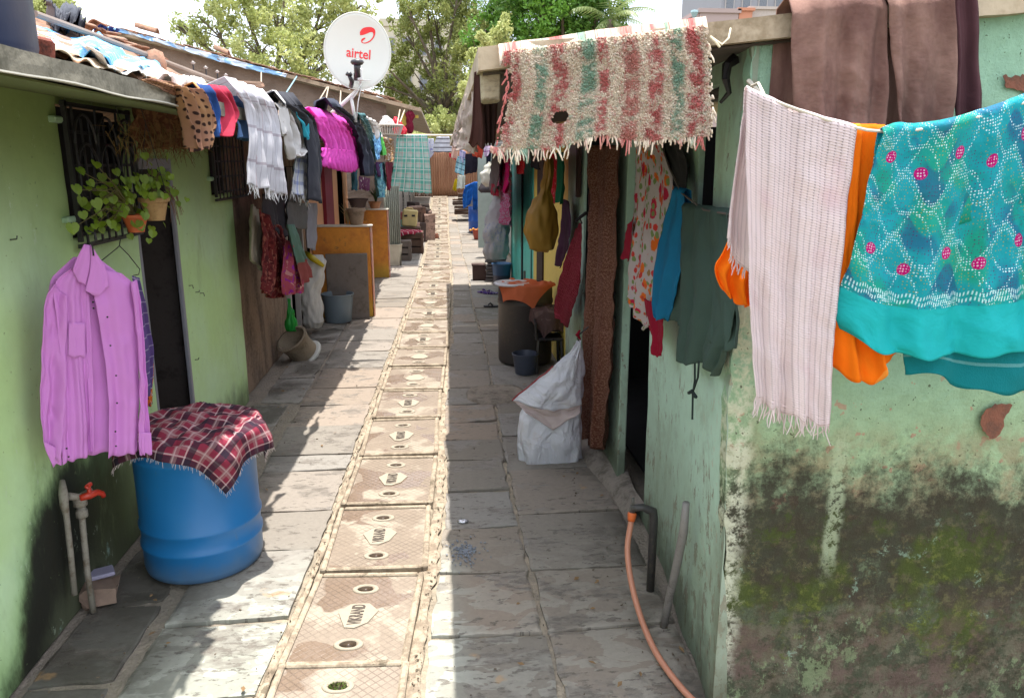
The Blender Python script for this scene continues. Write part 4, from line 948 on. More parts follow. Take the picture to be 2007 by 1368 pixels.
# ---- drum, bucket, chair with cloth ----
def drum(name,label,cx,cy,r,h,m,ribs,parent_tag=None,open_=False,n=48):
    t=thing(name,(cx,cy,ground_z(cy)),label,'drum'); z0=ground_z(cy)+.01
    prof=[(r*.90,0),(r*.97,.012),(r*.995,.04)]
    for zr in ribs: prof+=[(r*.995,zr*h-.018),(r*1.022,zr*h-.006),(r*1.022,zr*h+.006),(r*.995,zr*h+.018)]
    prof+=[(r*.995,h-.04),(r*.97,h-.01),(r*.99,h)]
    MB().lathe([(a,b+z0) for a,b in prof]+([(r*.93,h+z0),(r*.92,h-.02+z0),(r*.90,.1+z0),(0,.1+z0)] if open_ else [(r*.94,h+z0),(r*.93,h-.015+z0),(0,h-.012+z0)]),(cx,cy,0),n,wob=.004).build('drum_body',m,t,True,auto=50)
    return t
m_ddr=dirty('dark_drum_plastic',(.045,.038,.036),(.09,.07,.055),.3,.45,4,.2)
d_=drum('water_drum','dark grey plastic drum with an orange cloth over its rim',.80,7.62,.275,.80,m_ddr,(.78,.8),open_=True)
MB().lathe([(.18,.0),(.19,.01),(.17,.025),(.15,.02)],(.66,7.52,.82),24).build('rim_lid',plain('pale_plastic',(.6,.6,.62),.4),d_,True)
def drape(name,label,cat,cx,cy,R_,zt,W,H,m,rot=0,ox=0,oy=0,nu=60,fold=9,fa=.03,seed=0,drop=None,zj=.006,parent=None):
    """square cloth laid over a round top: flat inside the rim, hanging with folds outside it"""
    mb=MB(); ca,sa=math.cos(rot),math.sin(rot)
    def f(u,v):
        a=(u-.5)*W;b=(v-.5)*H; x=a*ca-b*sa+ox; y=a*sa+b*ca+oy; rr=math.hypot(x,y); th=math.atan2(y,x)
        z=zt+.012+zj*nz(x*12,y*12,seed)*2+.01*abs(nz(x*6+seed,y*6))
        if rr>R_:
            e=rr-R_; k=min(1,e/.10); r2=R_+.012+.02*min(1,e/.03)+k*fa*(.5+.5*math.sin(th*fold+seed+2*nz(th,1,seed)))+.01*nz(th*5,e*9)
            z=zt+.012-max(0,e-.015)*.97; x=r2*math.cos(th);y=r2*math.sin(th); z=max(z,.02)
        return (cx+x,cy+y,z)
    mb.grid(f,nu,nu,lambda u,v:(u*W,v*H)); o=mb.build(name,m,parent,True,.003)
    return tag(o,label,cat) if label else o
orc=C('salmon_cloth',cl_solid((.62,.16,.07),.15),.2)
drape('orange_cloth','crumpled salmon orange cloth thrown over the dark drum rim','cloth',.80,7.62,.275,.82,.46,.50,orc,1.1,-.03,-.21,fold=4,fa=.02,seed=3,zj=.025)
def bucket(label,cx,cy,r,h,m,name='bucket',tp=.78,handle=False,z=None):
    z0=ground_z(cy)+.008 if z is None else z; t=thing(name,(cx,cy,z0),label,'bucket')
    MB().lathe([(r*tp,z0),(r*tp*1.02,z0+.01),(r*.985,z0+h-.03),(r*.985,z0+h-.02),(r*1.04,z0+h-.018),(r*1.05,z0+h),(r*1.0,z0+h+.002),(r*.96,z0+h-.01),(r*tp*.97,z0+.015),(0,z0+.015)],(cx,cy,0),40).build('bucket_body',m,t,True,auto=45)
    mb=MB(); 
    if handle: mb.tube([(cx+r*1.03*math.cos(a*PI/10+.3),cy-r*.3+r*.9*math.sin(-a*PI/10)*.35,z0+h-.02-.05*math.sin(a*PI/10)) for a in range(11)],.003,5); mb.build('handle',m_iron,t)
    return t
bucket('dark blue grey bucket standing in front of the dark drum',.755,7.14,.125,.20,plain('dark_bucket',(.05,.06,.09),.4,.15))
t=thing('black_chair',(.98,7.3,0),'small black plastic chair by the wall under a grey brown cloth','chair'); 
mb=MB(); mb.box((.99,7.25,.34),(.26,.28,.03),b=.01); mb.build('seat',plain('black_plastic',(.02,.018,.02),.3),t)
MB().box((1.0,7.38,.49),(.26,.03,.26),b=.01).build('backrest',MATS['black_plastic'],t)
for sx in(-1,1):
    for sy in(-1,1): MB().tube([(.99+sx*.11,7.25+sy*.12,.33),(.99+sx*.13,7.25+sy*.14,.0)],.016,6).build('leg',MATS['black_plastic'],t)
for sx in(-1,): MB().tube([(.99+sx*.13,7.13,.34),(.99+sx*.14,7.12,.50),(.99+sx*.14,7.2,.52),(.99+sx*.13,7.38,.52)],.014,6).build('armrest',m_iron,t)
drape('grey_brown_cloth','grey brown cloth draped over the back of the black chair','cloth',1.0,7.32,.14,.60,.50,.60,C('grey_brown',cl_print((.10,.06,.055),[(.14,.09,.08)],.08),.1),.3,-.02,-.05,fold=7,fa=.02,seed=6,zj=.02)
# lid slippers bricks slates
def slipper(label,x,y,rz,m1,m2,grp=None):
    t=thing('slipper',(x,y,.01),label,'slipper',grp); M=Matrix.Rotation(rz,4,'Z'); out=[]
    for k in range(20):
        a=2*PI*k/20; out.append(M@Vector((.043*math.cos(a)*(1+.15*math.sin(a)),.125*math.sin(a),0))+Vector((x,y,.012)))
    MB().prism(out,(0,0,.018)).build('sole',m1,t)
    mb=MB(); mb.tube([M@Vector((-.04,-.01,.01))+Vector((x,y,.02)),M@Vector((-.02,.03,.045))+Vector((x,y,.02)),M@Vector((0,.06,.02))+Vector((x,y,.02))],.009,6); mb.tube([M@Vector((.04,-.01,.01))+Vector((x,y,.02)),M@Vector((.02,.03,.045))+Vector((x,y,.02)),M@Vector((0,.06,.02))+Vector((x,y,.02))],.009,6); mb.build('strap',m2,t)
vio=cl_print((.06,.02,.20),[(.6,.5,.6),(.05,.01,.06)],.02,.45); mvi=C('violet_print',vio,0)
for i,(px,py) in enumerate(((951,575),(962,577))):
    p=at(px,py,('Z',0)); slipper('purple patterned slipper, '+('left','right')[i]+' one of the pair on the shaded paving by the bricks',p.x,p.y,1.4,mvi,mvi,'purple slippers')
p=at(965,603,('Z',0)); slipper('single black slipper beside the dark drum',p.x,p.y,1.5,m_iron,m_iron)
m_br=dirty('dark_red_block',(.06,.03,.025),(.03,.018,.015),.4,.8,14,.5)
p=at(940,551,('Z',0)); t=thing('block',(p.x,p.y,0),'dark red brown block standing where the roof shade ends','block')
MB().box((p.x,p.y+.1,.135),(.235,.2,.26),b=.012,jit=.004).build('block_body',m_br,t); MB().box((p.x-.01,p.y+.1,.275),(.25,.21,.03),b=.01,jit=.004).build('cap',m_br,t)
m_sl2=dirty('stacked_slate',(.16,.145,.14),(.06,.05,.05),.4,.8,9,.5)
q=at(978,556,('Z',0)); bx,by=q.x,q.y; random.seed(12)
for i in range(11):
    z=.035+i*.052
    tag(MB().box((bx-.02+random.uniform(-.02,.02)+(0 if i>5 else -.0),by+.42+random.uniform(-.02,.02),z),(.34+random.uniform(-.03,.03),.36,.034 if i<9 else .045),rz=random.uniform(-.08,.08),b=.006,jit=.008).build('stone_slab',m_sl2),'dark stone slab in the tall stack by the turquoise door','stone slab','stone slabs stacked by the turquoise door')
blob('cloth_bundle',[((bx,by+.42,.605),.15,.13),((bx,by+.42,.64),.17,.14),((bx+.01,by+.42,.68),.12,.10),((bx,by+.42,.70),.05,.04)],C('cream_rag',cl_solid((.42,.36,.26)),.1),'cream rag bundle lying on top of the stone slab stack','cloth bundle',cr=.05,fs=9)
def f_bb():
    P,x,y,z=pos(); return mix((.05,.11,.22),(.05,.05,.08),sstep(.15,.13,z+.03*(noi(P,5,2)-.5))),None,None
bucket('blue bucket with a muddy lower half in front of the slab stack',bx+.05,by+.05,.165,.33,mat('blue_bucket_muddy',f_bb,.4),tp=.82)
# taps by the turquoise door
t=thing('tap_pipe',(1.0,10.0,0),'small standpipe with taps rising beside the turquoise door','tap'); mb=MB(); y=9.9
mb.tube([(1.03,y,0),(1.03,y,.62)],.016,8); mb.tube([(.9,y,.28),(1.05,y,.28)],.016,8); mb.build('pipe',plain('grey_pipe',(.14,.14,.14),.5,.3),t); mb=MB(); mb.tube([(.88,y,.30),(.88,y,.24)],.014,8); mb.box((.88,y,.33),(.06,.02,.02)); mb.build('tap',plain('old_brass',(.16,.09,.07),.4),t)
mb=MB(); mb.tube([(1.0,8.9,.05),(1.0,8.9,.52),(1.0,8.96,.60),(1.05,9.0,.60)],.022,8); tag(mb.build('drain_pipe',plain('dark_green_pipe',(.03,.07,.06),.5)),'dark bent pipe standing before the yellow door','pipe')
# ---- far right cluster ----
def c2(name,label,cat,pl,L,Rr,m,**k): k.setdefault('nu',18);k.setdefault('nv',24);k.setdefault('folds',1.6);k.setdefault('amp',.025);k.setdefault('back',0); return cloth(name,label,cat,pl,L,Rr,m,**k)
c2('brown_cloth','dark chocolate cloth hanging from the slab end left of the rug','cloth',('Y',2.42),[(930,142),(928,200),(925,250),(918,285)],[(944,138),(946,200),(952,250),(950,290)],C('chocolate',cl_solid((.055,.022,.018)),.1),nv=50,folds=1.3,amp=.012)
c2('brown_cloth','darker brown cloth close behind the rug edge','cloth',('Y',2.5),[(940,150),(945,200),(950,280)],[(975,170),(975,220),(970,285)],C('dark_chocolate',cl_solid((.03,.014,.012)),.05),folds=2.2,amp=.01)
c2('beige_cloth','pale beige cloth hanging along the right eave','cloth',((.12,2.7),(.11,7.5)),[(901,222),(899,250),(896,275),(898,288)],[(934,150),(934,200),(930,250),(926,300)],C('beige_thin',cl_print((.55,.45,.38),[(.42,.22,.20)],.08,.35),.35),top=[(918,190)],folds=4,amp=.03,nu=40,nv=40)
pk=C('pink_floral',cl_print((.40,.33,.42),[(.50,.02,.16),(.45,.10,.22)],.06,.5),.25)
c2('pink_sari_cloth','long grey pink floral cloth hanging before the turquoise door','cloth',((.85,10.2),(.9,13)),[(983,300),(974,350),(968,400),(964,430)],[(1000,295),(1002,350),(1000,400),(998,445)],pk,folds=3,amp=.04,nu=30,nv=50)
c2('magenta_cloth','vivid magenta cloth strip over the grey pink floral cloth','cloth',((.82,10),(.87,12.8)),[(988,315),(985,350),(983,375)],[(998,310),(998,350),(992,380)],C('magenta',cl_solid((.55,.0,.13)),.25))
c2('brown_grey_cloth','brown grey cloth hanging left of the magenta one','cloth',((.75,11),(.8,14)),[(966,298),(962,340),(962,372)],[(980,298),(980,340),(972,382)],C('brown_grey',cl_solid((.12,.09,.09)),.15),folds=2.2)
c2('crimson_cloth','narrow crimson cloth end low beside the grey sack','cloth',((.75,12),(.8,15)),[(964,360),(962,378)],[(972,362),(972,386)],crim)
gs=mat('grey_printed_sack',lambda:(lambda a,x,y,z:(mix(mult((.50,.50,.51),.9+.2*noi(a,9,3)),(.08,.16,.50),sstep(.52,.60,noi(vec(x*3,y,z*2),9,4,.7))*sstep(.62,.75,z)*sstep(1.15,1.0,z)*.45),noi(a,8,4),None))(*pos()),.6,.15,0,.4,.7,.02)
gy=('Y',12.3); g_=lambda px,py:at(px,py,gy)
def gr(l,r,y,ry): a,b=g_(l,y),g_(r,y); return ((a+b)/2,(b.x-a.x)/2,ry)
blob('grey_sack',[gr(950,992,508,.13),gr(948,996,490,.18),gr(950,998,455,.18),gr(956,996,420,.13),gr(966,994,390,.09),gr(976,990,365,.04)],gs,'tall grey woven sack with faded blue print leaning by the turquoise door','sack',cr=.05,fs=4,seed=5)
# blue barrel far with cloths
bd_=mat('far_blue_plastic',lambda:((.01,.09,.42),None,None),.35)
t=drum('blue_drum','far tall blue plastic drum with blue clothes over its rim',.97,21.9,.29,.95,bd_,(.33,.66))
c2('blue_clothes','bright blue clothes hanging over the far blue drum rim','clothes',('Y',21.5),[(911,366),(906,385),(908,410)],[(930,358),(926,385),(922,400)],C('royal_blue',cl_solid((.02,.14,.50),.3),.2),folds=1.5,amp=.05,back=.2)
c2('blue_clothes','second bright blue garment leg over the far blue drum','clothes',('Y',21.45),[(928,358),(926,390),(927,412)],[(940,358),(938,390),(936,410)],C('royal_blue',None),folds=1.2,amp=.04,back=.2)
c2('white_cloth','white cloth laid over the far blue drum below the blue clothes','cloth',('Y',21.56),[(914,384),(914,398)],[(957,380),(957,394)],C('white_cloth_far',cl_solid((.6,.58,.55)),.2),back=.3)
t=bucket('red basket bucket with yellow things beside the far blue drum',at(937,470,('Z',0)).x,at(937,470,('Z',0)).y,.15,.26,plain('brick_red_plastic',(.40,.07,.04),.5),tp=.7)
q=at(930,452,('Y',at(937,470,('Z',0)).y-.1)); random.seed(2)
for i in range(4): tag(MB().lathe([(0,-.035),(.03,-.02),(.035,.0),(.028,.025),(0,.035)],q+Vector((-.1+.07*i,.04,.03*(i%2))),10).build('yellow_fruit',plain('yellow_orange',(.75,.35,.03),.6),smooth=True),'small yellow orange ball heaped on the red basket bucket','fruit','yellow balls on the red bucket')
# bar across the alley and things on it
YB=15.5
mb=MB(); a=at(762,265,('Y',YB)); b=at(912,266,('Y',YB)); mb.tube([a,b],.02,8); mb.tube([b,b+Vector((.9,0,0))],.02,8)
tag(mb.build('bamboo_pole',plain('pale_bamboo',(.62,.52,.36),.6)),'pale pole laid across the alley carrying the green checked towel','pole')
gpm=C('green_plaid',cl_plaid((.50,.62,.56),[(0,.20,0,.5,(.04,.42,.33),.55),(1,.20,.1,.5,(.04,.42,.33),.55),(0,.10,.3,.07,(.7,.25,.28),.7),(1,.10,.55,.07,(.7,.25,.28),.7),(0,.20,.72,.08,(.75,.78,.75),.8),(1,.20,.82,.08,(.75,.78,.75),.8)]),.35)
cloth('checked_towel','large green and white checked towel with a fringe hung across the alley','towel',('Y',YB-.03),[(778,266),(774,310),(768,350),(764,374)],[(837,266),(842,310),(845,350),(846,380)],gpm,folds=4,amp=.012,back=.2,nu=60,nv=60,fringe=(.07,34),fm=C('white_fringe',cl_solid((.7,.7,.66)),.2))
c2('white_striped_shirt','white shirt with black stripes hanging on the far pole','shirt',('Y',YB+.3),[(856,268),(850,285),(848,299)],[(880,268),(886,285),(888,299)],C('white_black_stripe',cl_plaid((.62,.62,.66),[(1,.085,.0,.22,(.03,.03,.04),.9)]),.3))
c2('white_lilac_cloth','white lilac cloth hanging between the checked towel and striped shirt','cloth',('Y',YB+.5),[(839,272),(838,300),(842,312)],[(850,272),(852,296),(848,305)],C('white_lilac',cl_print((.65,.65,.72),[(.3,.3,.6)],.05),.3))
clus=[('pinkish_cloth','thin pinkish cloth hanging at the far end left of the beige cloth',[(886,270),(886,290),(884,310)],[(898,270),(898,290),(896,312)],(.66,.45,.36),None),
('red_cloth','tiny vivid red cloth knot at the end of the far pole',[(880,300),(881,308)],[(894,305),(893,314)],(.62,.01,.05),None),
('cyan_checked_cloth','cyan and white checked cloth in the far right cluster',[(896,306),(893,325),(891,338)],[(912,312),(911,330),(909,345)],(.35,.62,.70),(.03,.10,.16)),
('black_garment','black garment hanging in the far right cluster',[(912,302),(911,325),(911,342)],[(936,300),(937,325),(934,338)],(.025,.022,.035),None),
('rust_garment','rust red garment hanging above the black garment',[(925,282),(924,295),(926,306)],[(946,285),(947,300),(944,311)],(.42,.06,.03),None),
('white_ruffled_cloth','white ruffled cloth hanging low above the crates',[(897,343),(896,360),(895,370)],[(912,345),(912,360),(911,370)],(.62,.64,.56),None),
('lilac_garment','lilac printed garment tucked above the cyan cloth',[(901,292),(900,305),(902,318)],[(913,298),(911,310),(910,320)],(.5,.48,.68),(.2,.25,.5)),
('yellow_cloth','small yellow cloth hanging beside the white ruffled one',[(892,352),(889,362),(887,372)],[(898,350),(897,362),(894,376)],(.65,.52,.02),None),
('white_shirt','white lilac shirt hanging near the fringe of the rug',[(948,288),(948,300),(950,308)],[(962,286),(960,300),(956,306)],(.62,.5,.62),(.3,.05,.3)),
('navy_trousers','narrow navy trousers under the rug fringe',[(953,300),(953,320),(954,330)],[(963,292),(962,320),(960,331)],(.02,.025,.05),None)]
for i,(nm,lab,Lp,Rp,col,c2_) in enumerate(clus):
    c2(nm,lab,'cloth',('Y',15.2+.1*(i%4)),Lp,Rp,C(nm,cl_plaid(col,[(1,.10,.1,.2,c2_,.8),(0,.08,.3,.2,(.7,.75,.75),.4)]) if c2_ else cl_solid(col),.25))
blob('white_plastic_bag',[(at(957,366,('Y',14)),.05,.05),(at(956,358,('Y',14)),.12,.09),(at(957,342,('Y',14)),.13,.10),(at(958,328,('Y',14)),.07,.06),(at(959,318,('Y',14)),.02,.02)],plain('white_polythene',(.6,.57,.48),.4,.2,transl=.2),'bulging white plastic bag hanging in the far right cluster','bag',cr=.03)
blob('dark_bag',[(at(955,378,('Y',14.6)),.12,.06),(at(955,372,('Y',14.6)),.17,.08),(at(956,358,('Y',14.6)),.12,.06),(at(952,345,('Y',14.6)),.02,.02)],plain('dark_grey_cloth_bag',(.05,.04,.045),.8),'dark grey bag hanging behind the white plastic bag','bag',cr=.03)
mb=MB(); mb.box((.9,16.6,1.2),(.36,.03,2.0)); tag(mb.build('metal_sheet',plain('grey_green_panel',(.36,.42,.38),.7)),'upright pale grey green panel behind the far right clothes','panel')
# string for the cluster
mb=MB(); mb.tube([at(884,268,('Y',15.3)),at(905,286,('Y',15.3)),at(950,284,('Y',15.3)),(1.45,15.3,2.4)],.008,5); tag(mb.build('clothes_line',plain('grey_line',(.3,.3,.3),.8)),'far clothes line holding the small right hand cluster','washing line')
# crates far right
def fz(x,y,px): pass
random.seed(21); mcr=plain('dark_crate_wood',(.10,.055,.035),.8,.4,8)
for i,(px,py,w_,h_) in enumerate(((908,412,.55,.28),(906,396,.6,.2),(909,385,.35,.22))):
    Yc=24; c=at(px,py,('Y',Yc)); t=thing('crate',(c.x,Yc,c.z-h_/2),('low','middle','small top')[i]+' dark wooden crate in the pile behind the far blue drum','crate','crates behind the far blue drum')
    for k in range(3): MB().box((c.x,Yc,c.z-h_/2+h_*(k+.5)/3),(w_,.4,h_/3-.03),b=.01,jit=.01).build('slat',mcr,t)
MB_=MB(); 
# =============== left side ===============
# ---- eave clothes ----
def e1(name,label,cat,L,Rr,m,X=-1.02,Xb=None,**k):
    k.setdefault('folds',2);k.setdefault('amp',.02);k.setdefault('back',.12);k.setdefault('over',.06);k.setdefault('nu',30);k.setdefault('nv',36);k.setdefault('n0',.5)
    pl=('X',X) if Xb is None else ((X,2.),(Xb,10.))
    return cloth(name,label,cat,pl,L,Rr,m,**k)
polk=C('polka_brown',cl_dots((.27,.135,.085),(.03,.015,.012),.030,.24,.15,base2=(.36,.20,.10)),.25)
e1('polka_dot_scarf','brown polka dot scarf draped over the end of the left eave','scarf',[(332,168),(350,196),(366,240),(370,290)],[(392,176),(402,205),(410,240),(402,278)],polk,X=-.975,back=0,folds=3.2,amp=.03,nu=50,nv=50,bot=[(385,300)],n0=.7)
e1('polka_dot_scarf_tail','tail of the polka dot scarf lying along the eave top','scarf',[(274,157),(300,168),(330,182)],[(300,154),(360,166),(372,190)],polk,X=-.985,folds=1,amp=.01,back=0)
e1('tan_cloth','tan orange cloth folded beside the polka dot scarf','cloth',[(385,176),(394,200),(400,230),(401,255)],[(398,178),(406,205),(411,235),(408,262)],C('tan_orange',cl_solid((.55,.28,.12)),.25),X=-.985,folds=1.2,amp=.012)
e1('navy_cloth','rumpled navy blue cloth on the left eave','cloth',[(384,178),(400,196),(408,235),(411,268)],[(424,184),(430,205),(430,235),(416,262)],C('navy_rumpled',cl_solid((.02,.06,.20),.35),.15),X=-1.0,folds=2.4,amp=.03)
e1('red_vest','raspberry red vest hanging over the left eave','vest',[(424,180),(434,200),(432,240),(428,262)],[(450,184),(462,205),(474,228),(452,240)],C('raspberry',cl_solid((.50,.04,.08),.3),.25),X=-1.0,folds=2.2,amp=.025,bot=[(438,268),(442,250)])
e1('denim_shorts','small blue denim shorts hanging next to the red vest','shorts',[(452,196),(458,225),(460,250),(458,270)],[(478,205),(486,225),(488,245),(482,276)],C('denim',cl_solid((.07,.13,.25),.35),.1),X=-1.02,folds=1.6,amp=.03)
wt=C('white_check_towel',cl_plaid((.66,.65,.68),[(0,.035,.1,.10,(.32,.28,.33),.55),(1,.16,.3,.08,(.35,.28,.32),.6),(0,.14,.3,.08,(.5,.35,.38),.5)]),.35)
wfr=C('white_thread',cl_solid((.75,.75,.78)),.3)
e1('white_towel','white lightly checked towel with a fringed hem on the left eave','towel',[(466,180),(484,215),(485,290),(484,362)],[(532,200),(546,240),(548,310),(552,382)],wt,X=-.97,folds=4,amp=.02,nu=60,nv=50,fringe=(.05,40),fm=wfr,over=.14)
wht=C('white_cotton',cl_print((.68,.66,.64),[(.5,.45,.42)],.12,.4),.35)
e1('white_shirt','white cotton shirt hanging right of the white checked towel','shirt',[(546,200),(550,240),(552,268),(566,312)],[(584,212),(602,250),(606,285),(594,302)],wht,X=-1.0,folds=3,amp=.03,over=.14,nu=40)
e1('white_sleeve','loose white shirt sleeve beside the fringed towel','shirt',[(544,212),(546,250),(549,266)],[(562,215),(566,245),(562,264)],wht,X=-.98,folds=1,amp=.015,nu=14)
cyn=C('cyan_cloth',cl_solid((.05,.45,.58),.3),.3)
e1('cyan_cloth','crumpled cyan cloth over the white shirt','cloth',[(578,222),(590,245),(596,268)],[(596,218),(606,238),(605,280)],cyn,X=-.97,folds=2,amp=.02)
bct=C('blue_check_towel',cl_plaid((.60,.61,.64),[(1,.11,.2,.3,(.12,.17,.42),.5),(0,.05,.1,.2,(.45,.42,.25),.4),(0,.09,.5,.12,(.15,.2,.5),.6)]),.35)
e1('blue_checked_towel','white and blue checked towel with a fringe below the cyan cloth','towel',[(580,285),(574,330),(567,372)],[(606,280),(605,340),(603,396)],bct,X=-1.03,folds=2.4,amp=.02,fringe=(.05,22),fm=wfr,back=0)
chm=C('charcoal_trouser',cl_solid((.035,.036,.045),.2),.08)
e1('charcoal_trousers','long charcoal trousers curving over the left eave','trousers',[(560,205),(596,232),(606,290),(606,392)],[(588,206),(618,238),(628,290),(634,398)],chm,X=-.95,folds=1.4,amp=.02,nv=50,over=.16)
pkm=C('pink_dress',cl_solid((.82,.10,.55),.2),.35)
e1('pink_dress','bright pink frilled dress hanging over the left eave','dress',[(620,228),(628,250),(633,275),(634,292)],[(688,248),(698,268),(702,286),(703,300)],pkm,X=-.96,Xb=-.98,crump=.014,folds=9,amp=.02,nu=60,over=.14,top=[(650,232)])
e1('pink_frill','gathered lower frill of the bright pink dress','dress',[(632,290),(632,310),(634,326)],[(700,296),(704,310),(706,326)],pkm,X=-.945,Xb=-.965,crump=.008,folds=22,amp=.014,nu=120,nv=16,back=0,bot=[(660,334),(690,340)])
e1('maroon_lining','dark maroon cloth glimpsed above the pink dress','cloth',[(664,226),(680,240)],[(692,238),(698,262)],C('deep_maroon',cl_solid((.12,.004,.03)),.1),X=-1.04,folds=1,back=0)
e1('dark_jacket','dark slate jacket hanging right of the pink dress','jacket',[(648,208),(684,236),(704,300),(704,344)],[(670,212),(708,246),(724,300),(728,346)],C('slate_jacket',cl_solid((.04,.045,.065),.3),.1),X=-.93,folds=2,amp=.04,nv=50,over=.14)
e1('teal_grey_cloth','teal grey patterned cloth behind the slate jacket','cloth',[(700,226),(716,250),(726,290),(728,318)],[(716,228),(728,250),(733,285),(733,320)],C('teal_grey',cl_print((.06,.14,.15),[(.20,.32,.32)],.06),.15),X=-.98,folds=1.6,amp=.04,nv=40)
e1('white_wrap','white cloth bundled along the eave before the basket','cloth',[(716,232),(730,250),(732,272)],[(734,240),(745,255),(744,270)],wht,X=-.97,folds=2,amp=.04)
e1('blue_patterned_cloth','pale blue patterned cloth with green edge on the eave','cloth',[(731,268),(732,295),(733,314)],[(744,262),(746,290),(743,312)],C('pale_blue_pattern',cl_dots((.22,.48,.72),(.05,.10,.3),.05,.35,.6),.3),X=-.95,folds=2,amp=.04)
e1('green_cloth_edge','bright green cloth strip beside the pale blue patterned one','cloth',[(744,262),(746,290),(748,306)],[(750,266),(753,290),(754,304)],C('bright_green',cl_solid((.12,.5,.10)),.25),X=-.96,folds=1,amp=.03,nu=10)
e1('brown_garment','brown garment hanging below the wicker basket','garment',[(752,272),(757,295),(757,315)],[(772,276),(772,296),(766,318)],C('brown_wool',cl_print((.22,.12,.05),[(.45,.40,.35)],.07),.15),X=-.98,folds=1.8,amp=.04)
e1('maroon_cloth','narrow maroon cloth hanging low beside the corrugated screen','cloth',[(755,318),(757,345),(760,372)],[(768,316),(764,345),(761,374)],C('maroon_cloth',cl_solid((.16,.012,.03)),.15),X=-1.03,folds=1,amp=.03,back=0,nu=10)
e1('aqua_cloth','aqua patterned cloth hanging low behind the flower pots','cloth',[(734,322),(733,355),(738,385)],[(752,318),(757,350),(748,388)],C('aqua_pattern',cl_print((.10,.28,.32),[(.25,.45,.48),(.03,.1,.2)],.08),.25),X=-1.08,folds=2,amp=.04,back=0)
e1('purple_cloth','dark purple cloth hanging behind the aqua cloth','cloth',[(736,318),(738,335),(741,347)],[(746,318),(749,335),(750,346)],C('aubergine',cl_solid((.04,.005,.06)),.1),X=-1.05,folds=1,back=0,nu=10)
e1('dark_teal_cloth','dark teal cloth hanging under the pink dress end','cloth',[(689,325),(687,350),(688,372)],[(702,335),(702,355),(701,374)],C('dark_teal_cloth',cl_solid((.015,.08,.11)),.1),X=-1.12,folds=1.6,back=0)
e1('plum_cloth','plum cloth with a pale edge hanging under the slate jacket','cloth',[(702,345),(702,360),(703,372)],[(724,350),(724,362),(722,374)],C('plum_pattern',cl_print((.10,.02,.06),[(.45,.40,.35)],.07,.35),.1),X=-1.12,folds=2,back=0)
# things resting on the eave
t=thing('wicker_basket',at(757,258,('X',-1.0)),'shallow grey plastic slatted basket resting on the left eave','basket'); q=at(757,262,('X',-1.0)); mbk=plain('grey_plastic_mesh',(.45,.43,.38),.6,.2)
MB().lathe([(.30,.10),(.32,.12),(.30,.13),(.28,.11)],(q.x,q.y,q.z+.02),32).build('rim',mbk,t,True); mb=MB()
for k in range(40):
    a=2*PI*k/40; mb.tube([(q.x+.24*math.cos(a),q.y+.24*math.sin(a),q.z-.03),(q.x+.3*math.cos(a),q.y+.3*math.sin(a),q.z+.13)],.009,4)
mb.lathe([(.24,-.03),(.25,-.01),(0,-.01)],(q.x,q.y,q.z),24); mb.build('slats',mbk,t)
blob('white_bundle',[((q.x+.02,q.y+.1,q.z+.10),.12,.12),((q.x+.02,q.y+.1,q.z+.20),.12,.11),((q.x+.0,q.y+.1,q.z+.29),.06,.05),((q.x,q.y+.1,q.z+.31),.02,.02)],wht,'white cloth bundle heaped in the grey slatted basket','cloth bundle',cr=.05)
p=at(784,255,('Y',15.4)); blob('red_bag',[((p.x,15.4,p.z-.08),.12,.08),((p.x,15.4,p.z+.0),.13,.08),((p.x-.05,15.4,p.z+.15),.08,.06),((p.x-.09,15.4,p.z+.24),.02,.02)],plain('red_polythene',(.6,.01,.03),.4,.1),'bright red bag perched at the left end of the far pole','bag',cr=.04)
p=at(803,240,('Y',15.8)); blob('hanging_bundle',[((p.x,15.8,p.z-.25),.03,.03),((p.x,15.8,p.z-.1),.07,.06),((p.x,15.8,p.z+.05),.06,.05),((p.x,15.8,p.z+.15),.09,.06),((p.x,15.8,p.z+.22),.03,.03)],C('maroon_cloth',None),'maroon and grey bundle hanging under the mud house eave','bundle',cr=.05)
# ---- lower layer on brown house ----
def w2c(name,label,cat,L,Rr,m,X=-1.62,**k): k.setdefault('back',0); return e1(name,label,cat,L,Rr,m,X=X,**k)
w2c('cream_shirt','cream shirt hanging beside the green house corner','shirt',[(492,400),(489,450),(488,512),(500,513)],[(505,412),(516,450),(518,500),(519,540)],C('cream_cotton',cl_solid((.42,.37,.28)),.15),X=-1.55,folds=2,amp=.02)
w2c('dark_grey_garment','dark grey garment hanging behind the fringed white towel','garment',[(515,380),(518,420),(530,450)],[(560,385),(562,440),(560,468)],C('dark_grey_knit',cl_solid((.06,.055,.06)),.1),X=-1.5,folds=3,amp=.03)
w2c('grey_cloth','plain grey cloth hanging below the blue checked towel','cloth',[(562,395),(561,430),(562,445)],[(603,400),(604,430),(603,450)],C('mid_grey',cl_solid((.13,.13,.125)),.12),X=-1.45,folds=1.4,amp=.025)
w2c('pale_grey_garment','narrow pale grey garment between grey cloth and orange parapet','garment',[(605,398),(603,440),(604,485)],[(619,398),(620,440),(616,492)],C('pale_grey_cotton',cl_solid((.30,.30,.33)),.15),X=-1.5,folds=1.6,amp=.02)
rus=C('rust_floral',cl_print((.15,.02,.02),[(.30,.10,.07),(.08,.01,.012)],.05,.45),.15)
w2c('rust_floral_dress','dark rust floral dress hanging low on the brown house','dress',[(505,408),(516,460),(516,520),(508,568)],[(556,450),(566,490),(562,540),(556,582)],rus,X=-1.48,folds=3.4,amp=.03,bot=[(530,585)],nv=50)
